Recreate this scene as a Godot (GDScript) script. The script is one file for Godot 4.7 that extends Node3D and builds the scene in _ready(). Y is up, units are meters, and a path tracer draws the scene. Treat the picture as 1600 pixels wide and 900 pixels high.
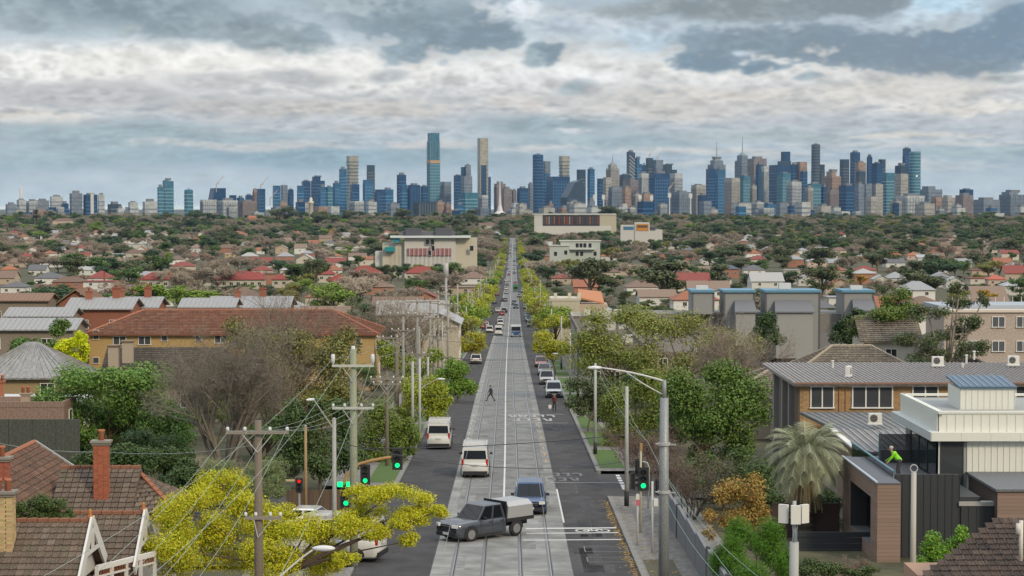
extends Node3D
# A suburban tram street seen from a drone with a long lens, the city skyline 7 km beyond.
# Camera at (0, EYE, 0) looks along -Z. "Depth" d of a point is -z. px/py are positions in a 1600 x 900 frame.
const F := 3100.0
const EYE := 17.2
const SP := 0.0412552   # sine and cosine of the camera's pitch
const CP := 0.9991486
var rng := RandomNumberGenerator.new()
var used := {}
var mats := {}
var noise_tex := []
var landmarks := []      # [px, py, phrase]
var pending := []        # [node, phrase, px, py]
var keep_out := []       # footprints [x0, x1, d0, d1]

# height of the eye above the street, by depth
const DROP := [[-200.0, 8.0], [0.0, 14.2], [92.0, 17.2], [221.0, 21.3], [388.0, 27.3], [467.0, 30.2], [800.0, 37.5], [1600.0, 46.0], [2200.0, 45.0], [2600.0, 40.5], [3000.0, 34.0], [3400.0, 28.5], [3800.0, 27.0], [4500.0, 32.0], [7000.0, 40.0], [30000.0, 40.0], [60000.0, 40.0]]
const BEND := [[-200.0, -0.48], [0.0, -0.48], [92.0, -0.48], [158.0, -0.55], [221.0, -0.72], [388.0, -0.9], [470.0, -0.9], [800.0, -0.6], [1600.0, 0.0], [2440.0, 0.8], [3500.0, 1.2], [30000.0, 1.2], [60000.0, 1.2]]

func along(t: Array, d: float) -> float:
	var k := 1
	while k < t.size() - 3 and t[k + 1][0] < d:
		k += 1
	var a = t[k]; var b = t[k + 1]; var p = t[k - 1]; var q = t[k + 2]
	var w: float = b[0] - a[0]
	return cubic_interpolate_in_time(a[1], b[1], p[1], q[1], (d - a[0]) / w, w, p[0] - a[0], q[0] - a[0])

func gy(d: float) -> float:
	if d > 7000.0: return EYE - 40.0
	return EYE - along(DROP, d)

func rx(d: float) -> float:      # x of the street's centre line
	return along(BEND, d)

func pt(px: float, py: float, d: float) -> Vector3:
	var u := (px - 800.0) / F
	var t := (450.0 - py) / F
	var dir := Vector3(u, -SP + t * CP, -CP - t * SP)
	return Vector3(0, EYE, 0) + dir * (d / -dir.z)

func proj(v: Vector3) -> Vector2:
	var r := v - Vector3(0, EYE, 0)
	var w := -r.y * SP - r.z * CP
	return Vector2(800.0 + F * r.x / w, 450.0 - F * (r.y * CP - r.z * SP) / w)

func dep(py: float, h := 0.0) -> float:    # depth at which a point h above the ground shows at height py
	var lo := 50.0
	var hi := 9000.0
	for i in 40:
		var m := sqrt(lo * hi)
		if proj(Vector3(0, gy(m) + h, -m)).y > py: lo = m
		else: hi = m
	return lo

func on(px: float, d: float, up := 0.0) -> Vector3:   # the ground below a column of the frame
	return Vector3((px - 800.0) / F * (d * CP + (EYE - gy(d)) * SP), gy(d) + up, -d)

func hgt(py: float, d: float) -> float:    # height above the ground of what shows at py
	return pt(800, py, d).y - gy(d)

# ---------------------------------------------------------------- meshes
class MB:
	var v := PackedVector3Array()
	var c := PackedColorArray()
	var col := Color.WHITE
	var tint := false
	func tri(a: Vector3, b: Vector3, d: Vector3) -> void:
		v.append(a); v.append(b); v.append(d)
		if tint:
			c.append(col); c.append(col); c.append(col)
	func quad(a: Vector3, b: Vector3, d: Vector3, e: Vector3) -> void:
		tri(a, b, d); tri(a, d, e)
	func box(at: Vector3, s: Vector3, b := Basis()) -> void:
		var x := b.x * s.x * 0.5; var y := b.y * s.y * 0.5; var z := b.z * s.z * 0.5
		hexa([at - x - y + z, at + x - y + z, at + x - y - z, at - x - y - z, at - x + y + z, at + x + y + z, at + x + y - z, at - x + y - z])
	func hexa(p: Array) -> void:      # bottom ring front-left, front-right, back-right, back-left, then the top ring
		quad(p[4], p[5], p[1], p[0]); quad(p[5], p[6], p[2], p[1]); quad(p[6], p[7], p[3], p[2]); quad(p[7], p[4], p[0], p[3])
		quad(p[7], p[6], p[5], p[4]); quad(p[0], p[1], p[2], p[3])
	func bar(a: Vector3, b: Vector3, w: float, h: float, up := Vector3.UP) -> void:
		var z := b - a
		var l := z.length()
		if l < 1e-5: return
		z /= l
		var x := up.cross(z)
		if x.length() < 1e-3: x = Vector3.RIGHT.cross(z)
		x = x.normalized()
		box((a + b) * 0.5, Vector3(w, h, l), Basis(x, z.cross(x), z))
	func slab(poly: Array, thick: Vector3) -> void:     # a flat polygon given a thickness
		var n := poly.size()
		for i in range(1, n - 1):
			tri(poly[0], poly[i], poly[i + 1])
			tri(poly[0] + thick, poly[i + 1] + thick, poly[i] + thick)
		for i in n:
			var j := (i + 1) % n
			quad(poly[i], poly[i] + thick, poly[j] + thick, poly[j])
	func tube(pts: Array, radii: Array, n := 6, cap := true) -> void:
		var rings := []
		for i in pts.size():
			var t: Vector3 = (pts[mini(i + 1, pts.size() - 1)] - pts[maxi(i - 1, 0)]).normalized()
			var x := t.cross(Vector3(0.31, 0.22, 0.92)).normalized()
			var y := t.cross(x)
			var r := []
			for k in n:
				var a := TAU * k / n
				r.append(pts[i] + (x * cos(a) + y * sin(a)) * radii[i])
			rings.append(r)
		for i in pts.size() - 1:
			for k in n:
				var m := (k + 1) % n
				quad(rings[i][k], rings[i][m], rings[i + 1][m], rings[i + 1][k])
		if cap:
			for k in range(1, n - 1):
				tri(rings[0][0], rings[0][k + 1], rings[0][k])
				var e = rings[-1]
				tri(e[0], e[k], e[k + 1])
	func cyl(a: Vector3, b: Vector3, r0: float, r1: float, n := 8) -> void:
		tube([a, b], [r0, r1], n)
	func disc(at: Vector3, axis: Vector3, r: float, n := 12) -> void:
		var x := axis.cross(Vector3(0.3, 0.9, 0.2)).normalized(); var y := axis.cross(x).normalized()
		for k in n:
			var a := TAU * k / n; var b := TAU * (k + 1) / n
			tri(at, at + (x * cos(a) + y * sin(a)) * r, at + (x * cos(b) + y * sin(b)) * r)
	func ball(at: Vector3, r: Vector3, n := 8) -> void:
		for i in n:
			for k in n * 2:
				var q := []
				for s in [[i, k], [i, k + 1], [i + 1, k + 1], [i + 1, k]]:
					var t: float = PI * s[0] / n; var p: float = PI * s[1] / n
					q.append(at + Vector3(sin(t) * cos(p), cos(t), sin(t) * sin(p)) * r)
				quad(q[0], q[1], q[2], q[3])
	func lathe(prof: Array, n := 12) -> void:     # [radius, y] pairs round the y axis
		for i in prof.size() - 1:
			for k in n:
				var a := TAU * k / n; var b := TAU * (k + 1) / n
				var p = prof[i]; var q = prof[i + 1]
				quad(Vector3(cos(a) * p[0], p[1], sin(a) * p[0]), Vector3(cos(b) * p[0], p[1], sin(b) * p[0]), Vector3(cos(b) * q[0], q[1], sin(b) * q[0]), Vector3(cos(a) * q[0], q[1], sin(a) * q[0]))
	func done(smooth := false) -> ArrayMesh:
		var m := ArrayMesh.new()
		if v.is_empty(): return m
		var a := []
		a.resize(Mesh.ARRAY_MAX)
		a[Mesh.ARRAY_VERTEX] = v
		if tint: a[Mesh.ARRAY_COLOR] = c
		m.add_surface_from_arrays(Mesh.PRIMITIVE_TRIANGLES, a)
		if not smooth: return m
		var st := SurfaceTool.new()
		st.create_from(m, 0)
		st.generate_normals()
		return st.commit()

# ---------------------------------------------------------------- objects
func numbered(n: String) -> String:
	if not used.has(n):
		used[n] = 0
		return n
	used[n] += 1
	return "%s_%03d" % [n, used[n]]

func obj(called: String, m: Mesh, mat: Material, parent: Node = null) -> MeshInstance3D:
	var o := MeshInstance3D.new()
	o.name = called if parent else numbered(called)
	o.mesh = m
	o.material_override = mat
	(parent if parent else self).add_child(o, true)
	return o

func tag(o: Node, label: String, category: String, group := "", kind := "") -> Node:
	if label: o.set_meta("label", label)
	if category: o.set_meta("category", category)
	if group: o.set_meta("group", group)
	if kind: o.set_meta("kind", kind)
	return o

func thing(called: String, label: String, category: String, at := Vector3.ZERO, turn := 0.0, group := "") -> Node3D:
	var o := Node3D.new()
	o.name = numbered(called)
	add_child(o)
	o.position = at
	o.rotation.y = turn
	tag(o, label, category, group)
	return o

func stuff(o: Node) -> Node:
	o.set_meta("kind", "stuff")
	return o

func setting(called: String, m: Mesh, mat: Material) -> MeshInstance3D:
	var o := obj(called, m, mat)
	o.set_meta("kind", "structure")
	return o

func one_box(s: Vector3) -> ArrayMesh:
	var b := MB.new()
	b.box(Vector3.ZERO, s)
	return b.done()

func landmark(px: float, py: float, phrase: String) -> void:
	var w := phrase.split(" ")
	landmarks.append([px, py, " ".join(w.slice(0, 7))])

func later(o: Node3D, phrase: String, mid: Vector3) -> void:     # its label names the nearest landmark, once all stand
	var p := proj(mid)
	pending.append([o, phrase, p.x, p.y])

const ORDER := ["", "second ", "third ", "fourth ", "fifth ", "sixth ", "seventh ", "eighth ", "ninth ", "tenth ", "eleventh ", "twelfth ", "thirteenth ", "fourteenth ", "fifteenth ", "sixteenth ", "seventeenth ", "eighteenth ", "nineteenth ", "twentieth ", "twenty-first ", "twenty-second ", "twenty-third ", "twenty-fourth ", "twenty-fifth ", "twenty-sixth "]
func name_the_rest() -> void:
	var bins := {}
	var told := {}
	for l in landmarks:      # a landmark tower is called what it is, not by its neighbours
		var near := 26.0
		var it = null
		for p in pending:
			if not p[0].name.begins_with("tower") or told.has(p[0]): continue
			var e := Vector2(p[2] - l[0], (p[3] - l[1]) * 1.2).length()
			if e < near:
				near = e; it = p[0]
		if it:
			told[it] = true
			it.set_meta("label", l[2].trim_prefix("the ") + " on the skyline")
	for p in pending:
		if told.has(p[0]): continue
		var best: Array = []
		var least := 1e9
		for l in landmarks:
			var e := Vector2(p[2] - l[0], (p[3] - l[1]) * 2.2).length()
			if e < least:
				least = e; best = l
		var dx: float = p[2] - best[0]; var dy: float = (p[3] - best[1]) * 2.2
		var way := ("right of" if dx > 0 else "left of") if absf(dx) > absf(dy) else ("in front of" if dy > 0 else "behind")
		var key := "%s|%s|%s" % [p[1], way, best[2]]
		if not bins.has(key): bins[key] = []
		bins[key].append([least, p[0]])
	for key in bins:
		var a: Array = bins[key]
		a.sort_custom(func(x, y): return x[0] < y[0])
		var s: PackedStringArray = key.split("|")
		for i in a.size():
			a[i][1].set_meta("label", "%s%s %s %s" % [ORDER[mini(i, 25)] if a.size() > 1 and i > 0 else ("nearest " if a.size() > 1 else ""), s[0], s[1], s[2]])

# ---------------------------------------------------------------- materials (colours are linear base colours)
func lin(r: float, g: float, b: float) -> Color:
	return Color(r, g, b).linear_to_srgb()

func M(r: float, g: float, b: float, rough := 0.9, metal := 0.0, grain := -1, scale := 1.0) -> StandardMaterial3D:
	var key := "%f %f %f %f %f %d %f" % [r, g, b, rough, metal, grain, scale]
	if mats.has(key): return mats[key]
	var m := StandardMaterial3D.new()
	m.albedo_color = lin(r, g, b)
	m.roughness = rough
	m.metallic = metal
	if grain >= 0:
		m.albedo_texture = noise_tex[grain]
		m.uv1_triplanar = true
		m.uv1_world_triplanar = true
		m.uv1_scale = Vector3.ONE * scale
	mats[key] = m
	return m

func leafy(r: float, g: float, b: float, through := 0.75) -> StandardMaterial3D:
	var key := "leaf %f %f %f" % [r, g, b]
	if mats.has(key): return mats[key]
	var m := StandardMaterial3D.new()
	m.albedo_color = lin(minf(r * 1.35, 0.95), minf(g * 1.35, 0.95), b * 1.05)
	m.vertex_color_use_as_albedo = true
	m.roughness = 0.6
	m.cull_mode = BaseMaterial3D.CULL_DISABLED
	if through > 0.0:
		m.backlight_enabled = true
		m.backlight = lin(r * through, g * through, b * through)
	mats[key] = m
	return m

func painted(r: float, g: float, b: float, rough := 0.9, grain := -1, scale := 1.0, metal := 0.0) -> StandardMaterial3D:   # base colour times the pieces' own colours
	var key := "vc %f %f %f %f %d %f" % [r, g, b, rough, grain, scale]
	if mats.has(key): return mats[key]
	var m: StandardMaterial3D = M(r, g, b, rough, metal, grain, scale).duplicate()
	m.vertex_color_use_as_albedo = true
	mats[key] = m
	return m

func glass(r: float, g: float, b: float, rough := 0.06) -> StandardMaterial3D:    # dark window glass that mirrors the sky
	var key := "glass %f %f %f %f" % [r, g, b, rough]
	if mats.has(key): return mats[key]
	var m := StandardMaterial3D.new()
	m.albedo_color = lin(r, g, b)
	m.roughness = rough
	m.metallic_specular = 0.4
	mats[key] = m
	return m

func make_noises() -> void:
	for q in [[0.02, 5, 0.78, 1.0], [0.012, 4, 0.66, 1.0], [0.06, 3, 0.80, 1.0], [0.03, 5, 0.40, 1.0]]:
		var n := FastNoiseLite.new()
		n.noise_type = FastNoiseLite.TYPE_SIMPLEX_SMOOTH
		n.frequency = q[0]
		n.fractal_octaves = q[1]
		n.fractal_gain = 0.6
		n.seed = 11 + noise_tex.size()
		var t := NoiseTexture2D.new()
		t.width = 512; t.height = 512
		t.seamless = true
		t.noise = n
		var g := Gradient.new()
		g.set_color(0, Color(q[2], q[2], q[2])); g.set_color(1, Color(q[3], q[3], q[3]))
		t.color_ramp = g
		noise_tex.append(t)

# ---------------------------------------------------------------- camera, sky, sun
var warp1 := FastNoiseLite.new()
var warp2 := FastNoiseLite.new()
var fine := FastNoiseLite.new()
const TONES := [[-400.0, 150, 168, 186], [0.0, 176, 192, 205], [60.0, 196, 208, 216], [105.0, 232, 232, 229], [150.0, 208, 209, 209], [195.0, 192, 198, 203], [235.0, 180, 193, 202], [262.0, 177, 192, 203], [285.0, 196, 207, 213], [322.0, 206, 219, 223], [400.0, 206, 219, 223]]
# clouds in view: px, py, half width, half height, r, g, b, softness
const CLOUDS := [
	[260, 105, 300, 34, 240, 238, 233, 0.6], [560, 112, 170, 30, 236, 235, 231, 0.6], [735, 25, 70, 28, 228, 231, 233, 0.6], [870, 118, 150, 20, 232, 233, 232, 0.6], [905, 30, 60, 26, 208, 216, 223, 0.6],
	[1010, 62, 70, 22, 192, 209, 222, 0.6], [830, 20, 34, 22, 226, 232, 237, 0.6], [40, 185, 150, 14, 226, 221, 214, 0.6], [300, 205, 90, 9, 216, 214, 210, 0.6],
	[120, 152, 190, 20, 190, 190, 191, 0.5], [330, 128, 90, 15, 196, 196, 196, 0.5], [420, 168, 220, 18, 192, 190, 188, 0.5], [470, 122, 60, 13, 186, 188, 190, 0.5], [615, 118, 42, 11, 190, 194, 198, 0.5], [600, 170, 150, 18, 204, 201, 196, 0.5],
	[200, 215, 300, 22, 162, 179, 185, 0.6], [480, 246, 330, 13, 152, 176, 187, 0.5], [90, 250, 220, 16, 166, 186, 192, 0.6], [720, 245, 130, 14, 160, 180, 188, 0.6], [380, 228, 190, 8, 200, 202, 202, 0.6], [700, 225, 110, 8, 208, 207, 204, 0.6], [520, 200, 150, 9, 194, 197, 199, 0.6],
	[860, 195, 130, 17, 160, 177, 184, 0.6], [930, 225, 200, 12, 166, 183, 189, 0.6], [880, 165, 80, 22, 204, 203, 202, 0.5], [810, 160, 46, 18, 214, 210, 206, 0.5], [900, 205, 30, 6, 208, 211, 214, 0.5], [850, 232, 80, 6, 206, 208, 208, 0.6], [905, 140, 40, 12, 170, 184, 190, 0.5],
	[1060, 165, 170, 28, 206, 203, 198, 0.5], [1230, 165, 180, 22, 200, 199, 197, 0.5], [1150, 150, 90, 12, 217, 213, 207, 0.5], [1400, 150, 200, 18, 214, 211, 205, 0.5], [1500, 172, 120, 9, 222, 218, 211, 0.5], [1330, 190, 240, 9, 186, 191, 196, 0.5], [1180, 215, 190, 10, 174, 185, 187, 0.6],
	[1520, 205, 160, 12, 186, 193, 199, 0.6], [1450, 228, 220, 7, 200, 203, 203, 0.6], [1300, 262, 300, 10, 200, 206, 206, 0.6], [1540, 245, 130, 12, 172, 189, 193, 0.6], [1120, 240, 180, 7, 204, 205, 202, 0.6], [1420, 213, 130, 6, 214, 211, 204, 0.6],
	[1270, 112, 240, 12, 230, 229, 225, 0.6], [1480, 130, 160, 9, 216, 213, 208, 0.6],
	[100, 16, 320, 38, 160, 175, 182, 0.5], [200, 10, 160, 26, 142, 158, 168, 0.5], [40, 42, 36, 16, 152, 166, 173, 0.5], [330, 45, 150, 24, 146, 161, 169, 0.45], [430, 66, 80, 17, 152, 166, 172, 0.4], [490, 60, 34, 15, 146, 162, 171, 0.4], [205, 55, 26, 10, 166, 178, 182, 0.5],
	[620, 22, 150, 30, 146, 162, 171, 0.45], [690, 52, 120, 30, 132, 150, 161, 0.4], [760, 58, 48, 24, 126, 145, 157, 0.35], [640, 84, 66, 16, 144, 162, 172, 0.4], [540, 8, 90, 16, 166, 180, 186, 0.5], [712, 100, 14, 7, 184, 194, 203, 0.5],
	[852, 88, 46, 14, 127, 146, 158, 0.35], [815, 92, 26, 10, 152, 168, 176, 0.4], [900, 42, 34, 22, 182, 194, 206, 0.5],
	[1150, 14, 260, 18, 144, 154, 158, 0.45], [1330, 16, 130, 18, 132, 145, 153, 0.4], [1130, 70, 90, 22, 134, 153, 166, 0.4], [1100, 96, 66, 14, 118, 139, 155, 0.4], [1230, 66, 130, 26, 130, 146, 158, 0.4], [1390, 84, 190, 28, 122, 139, 153, 0.4], [1550, 84, 120, 26, 118, 138, 155, 0.4], [1580, 45, 70, 24, 120, 142, 160, 0.4], [1180, 108, 36, 8, 124, 146, 162, 0.4], [1255, 125, 26, 7, 160, 174, 182, 0.5], [1470, 110, 150, 14, 132, 148, 160, 0.45], [1570, 130, 60, 10, 172, 180, 182, 0.5],
	[1480, 18, 46, 17, 186, 214, 231, 0.6], [1440, 34, 40, 12, 196, 214, 226, 0.6], [1170, 84, 22, 6, 188, 200, 212, 0.6]]

func sky_tone(py: float) -> Vector3:
	for i in TONES.size() - 1:
		if py <= TONES[i + 1][0]:
			var t := clampf((py - TONES[i][0]) / (TONES[i + 1][0] - TONES[i][0]), 0, 1)
			return Vector3(TONES[i][1], TONES[i][2], TONES[i][3]).lerp(Vector3(TONES[i + 1][1], TONES[i + 1][2], TONES[i + 1][3]), t)
	return Vector3(196, 213, 220)

func sky_in_view(px: float, py: float) -> Vector3:
	# lumpy cloud edges: billows of three sizes, a little flatter towards the horizon
	var st := lerpf(1.7, 3.4, smoothstep(120.0, 300.0, py))
	var wx := px + warp1.get_noise_2d(px, py * 2.0) * 50.0
	var wy := py + warp1.get_noise_2d(px + 900.0, py * 2.0 + 300.0) * 12.0
	var b1 := absf(warp2.get_noise_2d(px * 0.62, py * st * 0.62)); var b2 := absf(warp2.get_noise_2d(px * 1.7 + 300.0, py * st * 1.7)); var b3 := absf(fine.get_noise_2d(px * 1.1, py * st * 1.1))
	var g := b1 * 1.5 + b2 * 0.9 + b3 * 0.55 - 0.52
	var c := sky_tone(wy + g * 14.0)
	for k in CLOUDS:
		var ex: float = (wx - k[0]) / k[2]
		if ex > 1.5 or ex < -1.5: continue
		var ey: float = (wy - k[1]) / (k[3] * (1.3 if k[4] < 170 else 1.0))
		if ey > 1.5 or ey < -1.5: continue
		var e := sqrt(ex * ex + ey * ey) + g * 0.62
		var w := smoothstep(1.0 + k[7] * 0.3, 1.0 - k[7] * 0.9, e)
		if w > 0.0:
			c = c.lerp(Vector3(k[4], k[5], k[6]), w * 0.94)
	var calm := 1.0 - 0.55 * smoothstep(170.0, 300.0, py)
	return c + Vector3.ONE * ((0.12 - g) * 34.0 * calm + warp1.get_noise_2d(px * 2.0 + 60.0, py * 4.5) * 12.0)

func sky_else(az: float, el: float) -> Vector3:    # the same broken cloud all round
	var up := sin(el) + 0.10
	var q := Vector2(sin(az), cos(az)) * cos(el) / up
	var n := warp1.get_noise_2d(q.x * 150.0, q.y * 150.0) * 0.9 + warp2.get_noise_2d(q.x * 260.0, q.y * 260.0) * 0.5
	var py := 322.0 - el * F
	var c := sky_tone(maxf(py, 40.0)) if el < 0.12 else Vector3(158, 165, 171)
	var t := clampf(n * 1.5 + 0.86, 0, 1)
	var cl := Vector3(228, 226, 221).lerp(Vector3(146, 152, 160), t)
	# an overcast sky is brighter overhead than at the horizon
	return c.lerp(cl, clampf(0.35 + el * 4.0, 0, 0.85)) * (1.0 + 1.0 * pow(sin(el), 1.5))

const SKY_GAIN := 2.6
const EXPOSURE := 1.5
func sky_store(s: Vector3) -> Color:
	var c := Color(s.x / 255.0, s.y / 255.0, s.z / 255.0).srgb_to_linear()
	return Color(c.r / SKY_GAIN / EXPOSURE, c.g / SKY_GAIN / EXPOSURE, c.b / SKY_GAIN / EXPOSURE).linear_to_srgb()

func make_sky() -> ImageTexture:
	for q in [[warp1, 0.0042, 4, 5], [warp2, 0.016, 4, 6], [fine, 0.045, 5, 7]]:
		q[0].noise_type = FastNoiseLite.TYPE_SIMPLEX_SMOOTH
		q[0].frequency = q[1]; q[0].fractal_octaves = q[2]; q[0].seed = q[3]
		q[0].fractal_gain = 0.55
	var im := Image.create(1024, 512, false, Image.FORMAT_RGB8)
	im.fill(Color8(120, 128, 120))
	for y in 258:
		for x in 1024:
			var s := sky_else((x + 0.5 - 512.0) / 1024.0 * TAU, maxf(0.0, (256.0 - y - 0.5) / 512.0 * PI))
			im.set_pixel((x + 512) % 1024, y, sky_store(s))
	im.resize(4096, 4096, Image.INTERPOLATE_CUBIC)
	for y in 2064:      # close the seam of the resized picture
		for x in 6:
			var a := im.get_pixel(0, y).lerp(im.get_pixel(4095, y), 0.5)
			im.set_pixel(x, y, a.lerp(im.get_pixel(6, y), x / 6.0)); im.set_pixel(4095 - x, y, a.lerp(im.get_pixel(4089, y), x / 6.0))
	for y in range(1840, 2050):
		var el := (2048.0 - y - 0.5) / 4096.0 * PI
		for x in range(1770, 2326):
			var az := (x + 0.5 - 2048.0) / 4096.0 * TAU
			var w := smoothstep(0.41, 0.29, absf(az)) * smoothstep(0.158, 0.115, el)
			if w <= 0.0: continue
			var s := sky_in_view(800.0 + F * tan(az), 322.0 - F * tan(el))
			var c := sky_store(s)
			var at := (x + 2048) % 4096       # the picture's edges meet straight ahead
			im.set_pixel(at, y, im.get_pixel(at, y).lerp(c, w))
	return ImageTexture.create_from_image(im)

func make_view() -> void:
	var cam := Camera3D.new()
	cam.name = "camera"
	add_child(cam)
	cam.position = Vector3(0, EYE, 0)
	cam.rotation.x = -asin(SP)
	cam.fov = rad_to_deg(2.0 * atan(450.0 / F))
	cam.near = 1.0
	cam.far = 80000.0
	cam.current = true
	var e := Environment.new()
	e.background_mode = Environment.BG_SKY
	var sky := Sky.new()
	var sm := PanoramaSkyMaterial.new()
	sm.panorama = make_sky()
	sm.energy_multiplier = SKY_GAIN
	sky.sky_material = sm
	e.sky = sky
	e.ambient_light_source = Environment.AMBIENT_SOURCE_SKY
	e.tonemap_mode = Environment.TONE_MAPPER_LINEAR
	e.tonemap_exposure = EXPOSURE
	e.fog_enabled = true
	e.fog_density = 0.000018
	e.fog_light_color = Color(0.70, 0.84, 0.97)
	e.sdfgi_enabled = true
	e.ssao_enabled = true
	e.ssil_enabled = true
	var we := WorldEnvironment.new()
	we.name = "world_environment"
	we.environment = e
	add_child(we)
	var sun := DirectionalLight3D.new()
	sun.name = "sun"
	add_child(sun)
	sun.light_energy = 0.5
	sun.light_color = Color(1.0, 0.92, 0.79)
	sun.light_angular_distance = 10.0
	sun.shadow_enabled = true
	sun.look_at_from_position(Vector3(72, 76, 96), Vector3.ZERO)

# ---------------------------------------------------------------- ground and street
var rows := []
func make_rows() -> void:
	var d := 20.0
	while d < 24000.0:
		rows.append(d)
		d += 3.0 if d < 240.0 else 8.0 if d < 700.0 else 30.0 if d < 2600.0 else d * 0.1

# a sheet along the street between two offsets from its centre line
func strip(o0: float, o1: float, d0: float, d1: float, up: float) -> ArrayMesh:
	var ds := [d0]
	for r in rows:
		if r > d0 + 0.01 and r < d1 - 0.01: ds.append(r)
	ds.append(d1)
	var b := MB.new()
	for i in ds.size() - 1:
		var p: float = ds[i]; var q: float = ds[i + 1]
		b.quad(Vector3(rx(p) + o0, flat(p) + up, -p), Vector3(rx(p) + o1, flat(p) + up, -p), Vector3(rx(q) + o1, flat(q) + up, -q), Vector3(rx(q) + o0, flat(q) + up, -q))
	return b.done()

func flat(d: float) -> float:    # the ground as the rows draw it
	for i in rows.size() - 1:
		if rows[i + 1] >= d:
			return lerpf(gy(rows[i]), gy(rows[i + 1]), (d - rows[i]) / (rows[i + 1] - rows[i]))
	return gy(d)

func kerb(o: float, w: float, d0: float, d1: float) -> ArrayMesh:    # a raised stone edge
	var b := MB.new()
	var d := d0
	while d < d1 - 0.01:
		var q := minf(d + (3.0 if d < 300.0 else 24.0), d1)
		var p := []
		for up in [-0.1, 0.135]:
			for s in [[o, d], [o + w, d], [o + w, q], [o, q]]:
				p.append(Vector3(rx(s[1]) + s[0], flat(s[1]) + up, -s[1]))
		b.hexa(p)
		d = q
	return b.done()

func patch(corners: Array, up: float) -> ArrayMesh:     # a flat sheet over [x, d] corners of a quad, cut along the depth rows
	var b := MB.new()
	var n := 12
	for i in n:
		var t := float(i) / n; var u := float(i + 1) / n
		var q := []
		for s in [[corners[0], corners[3], t], [corners[1], corners[2], t], [corners[1], corners[2], u], [corners[0], corners[3], u]]:
			var x: float = lerpf(s[0][0], s[1][0], s[2]); var d: float = lerpf(s[0][1], s[1][1], s[2])
			q.append(Vector3(x, flat(d) + up, -d))
		b.quad(q[0], q[1], q[2], q[3])
	return b.done()

func street_text(word: String, x: float, d: float, wide: float, high: float, mat: Material) -> MeshInstance3D:
	var t := TextMesh.new()
	var f := SystemFont.new()
	f.font_names = PackedStringArray(["Droid Sans"])
	f.font_weight = 700
	t.font = f
	t.text = word
	t.font_size = 64
	t.pixel_size = 0.01
	t.depth = 0.0
	var o := obj("painted_words", t, mat)
	var s := t.get_aabb().size
	o.transform = Transform3D(Basis(Vector3(-wide / maxf(s.x, 0.01), 0, 0), Vector3(0, -0.032, 1.0) * (high / maxf(s.y, 0.01)), Vector3(0, 1, 0)), Vector3(x, flat(d) + 0.016, -d))
	return o

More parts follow.
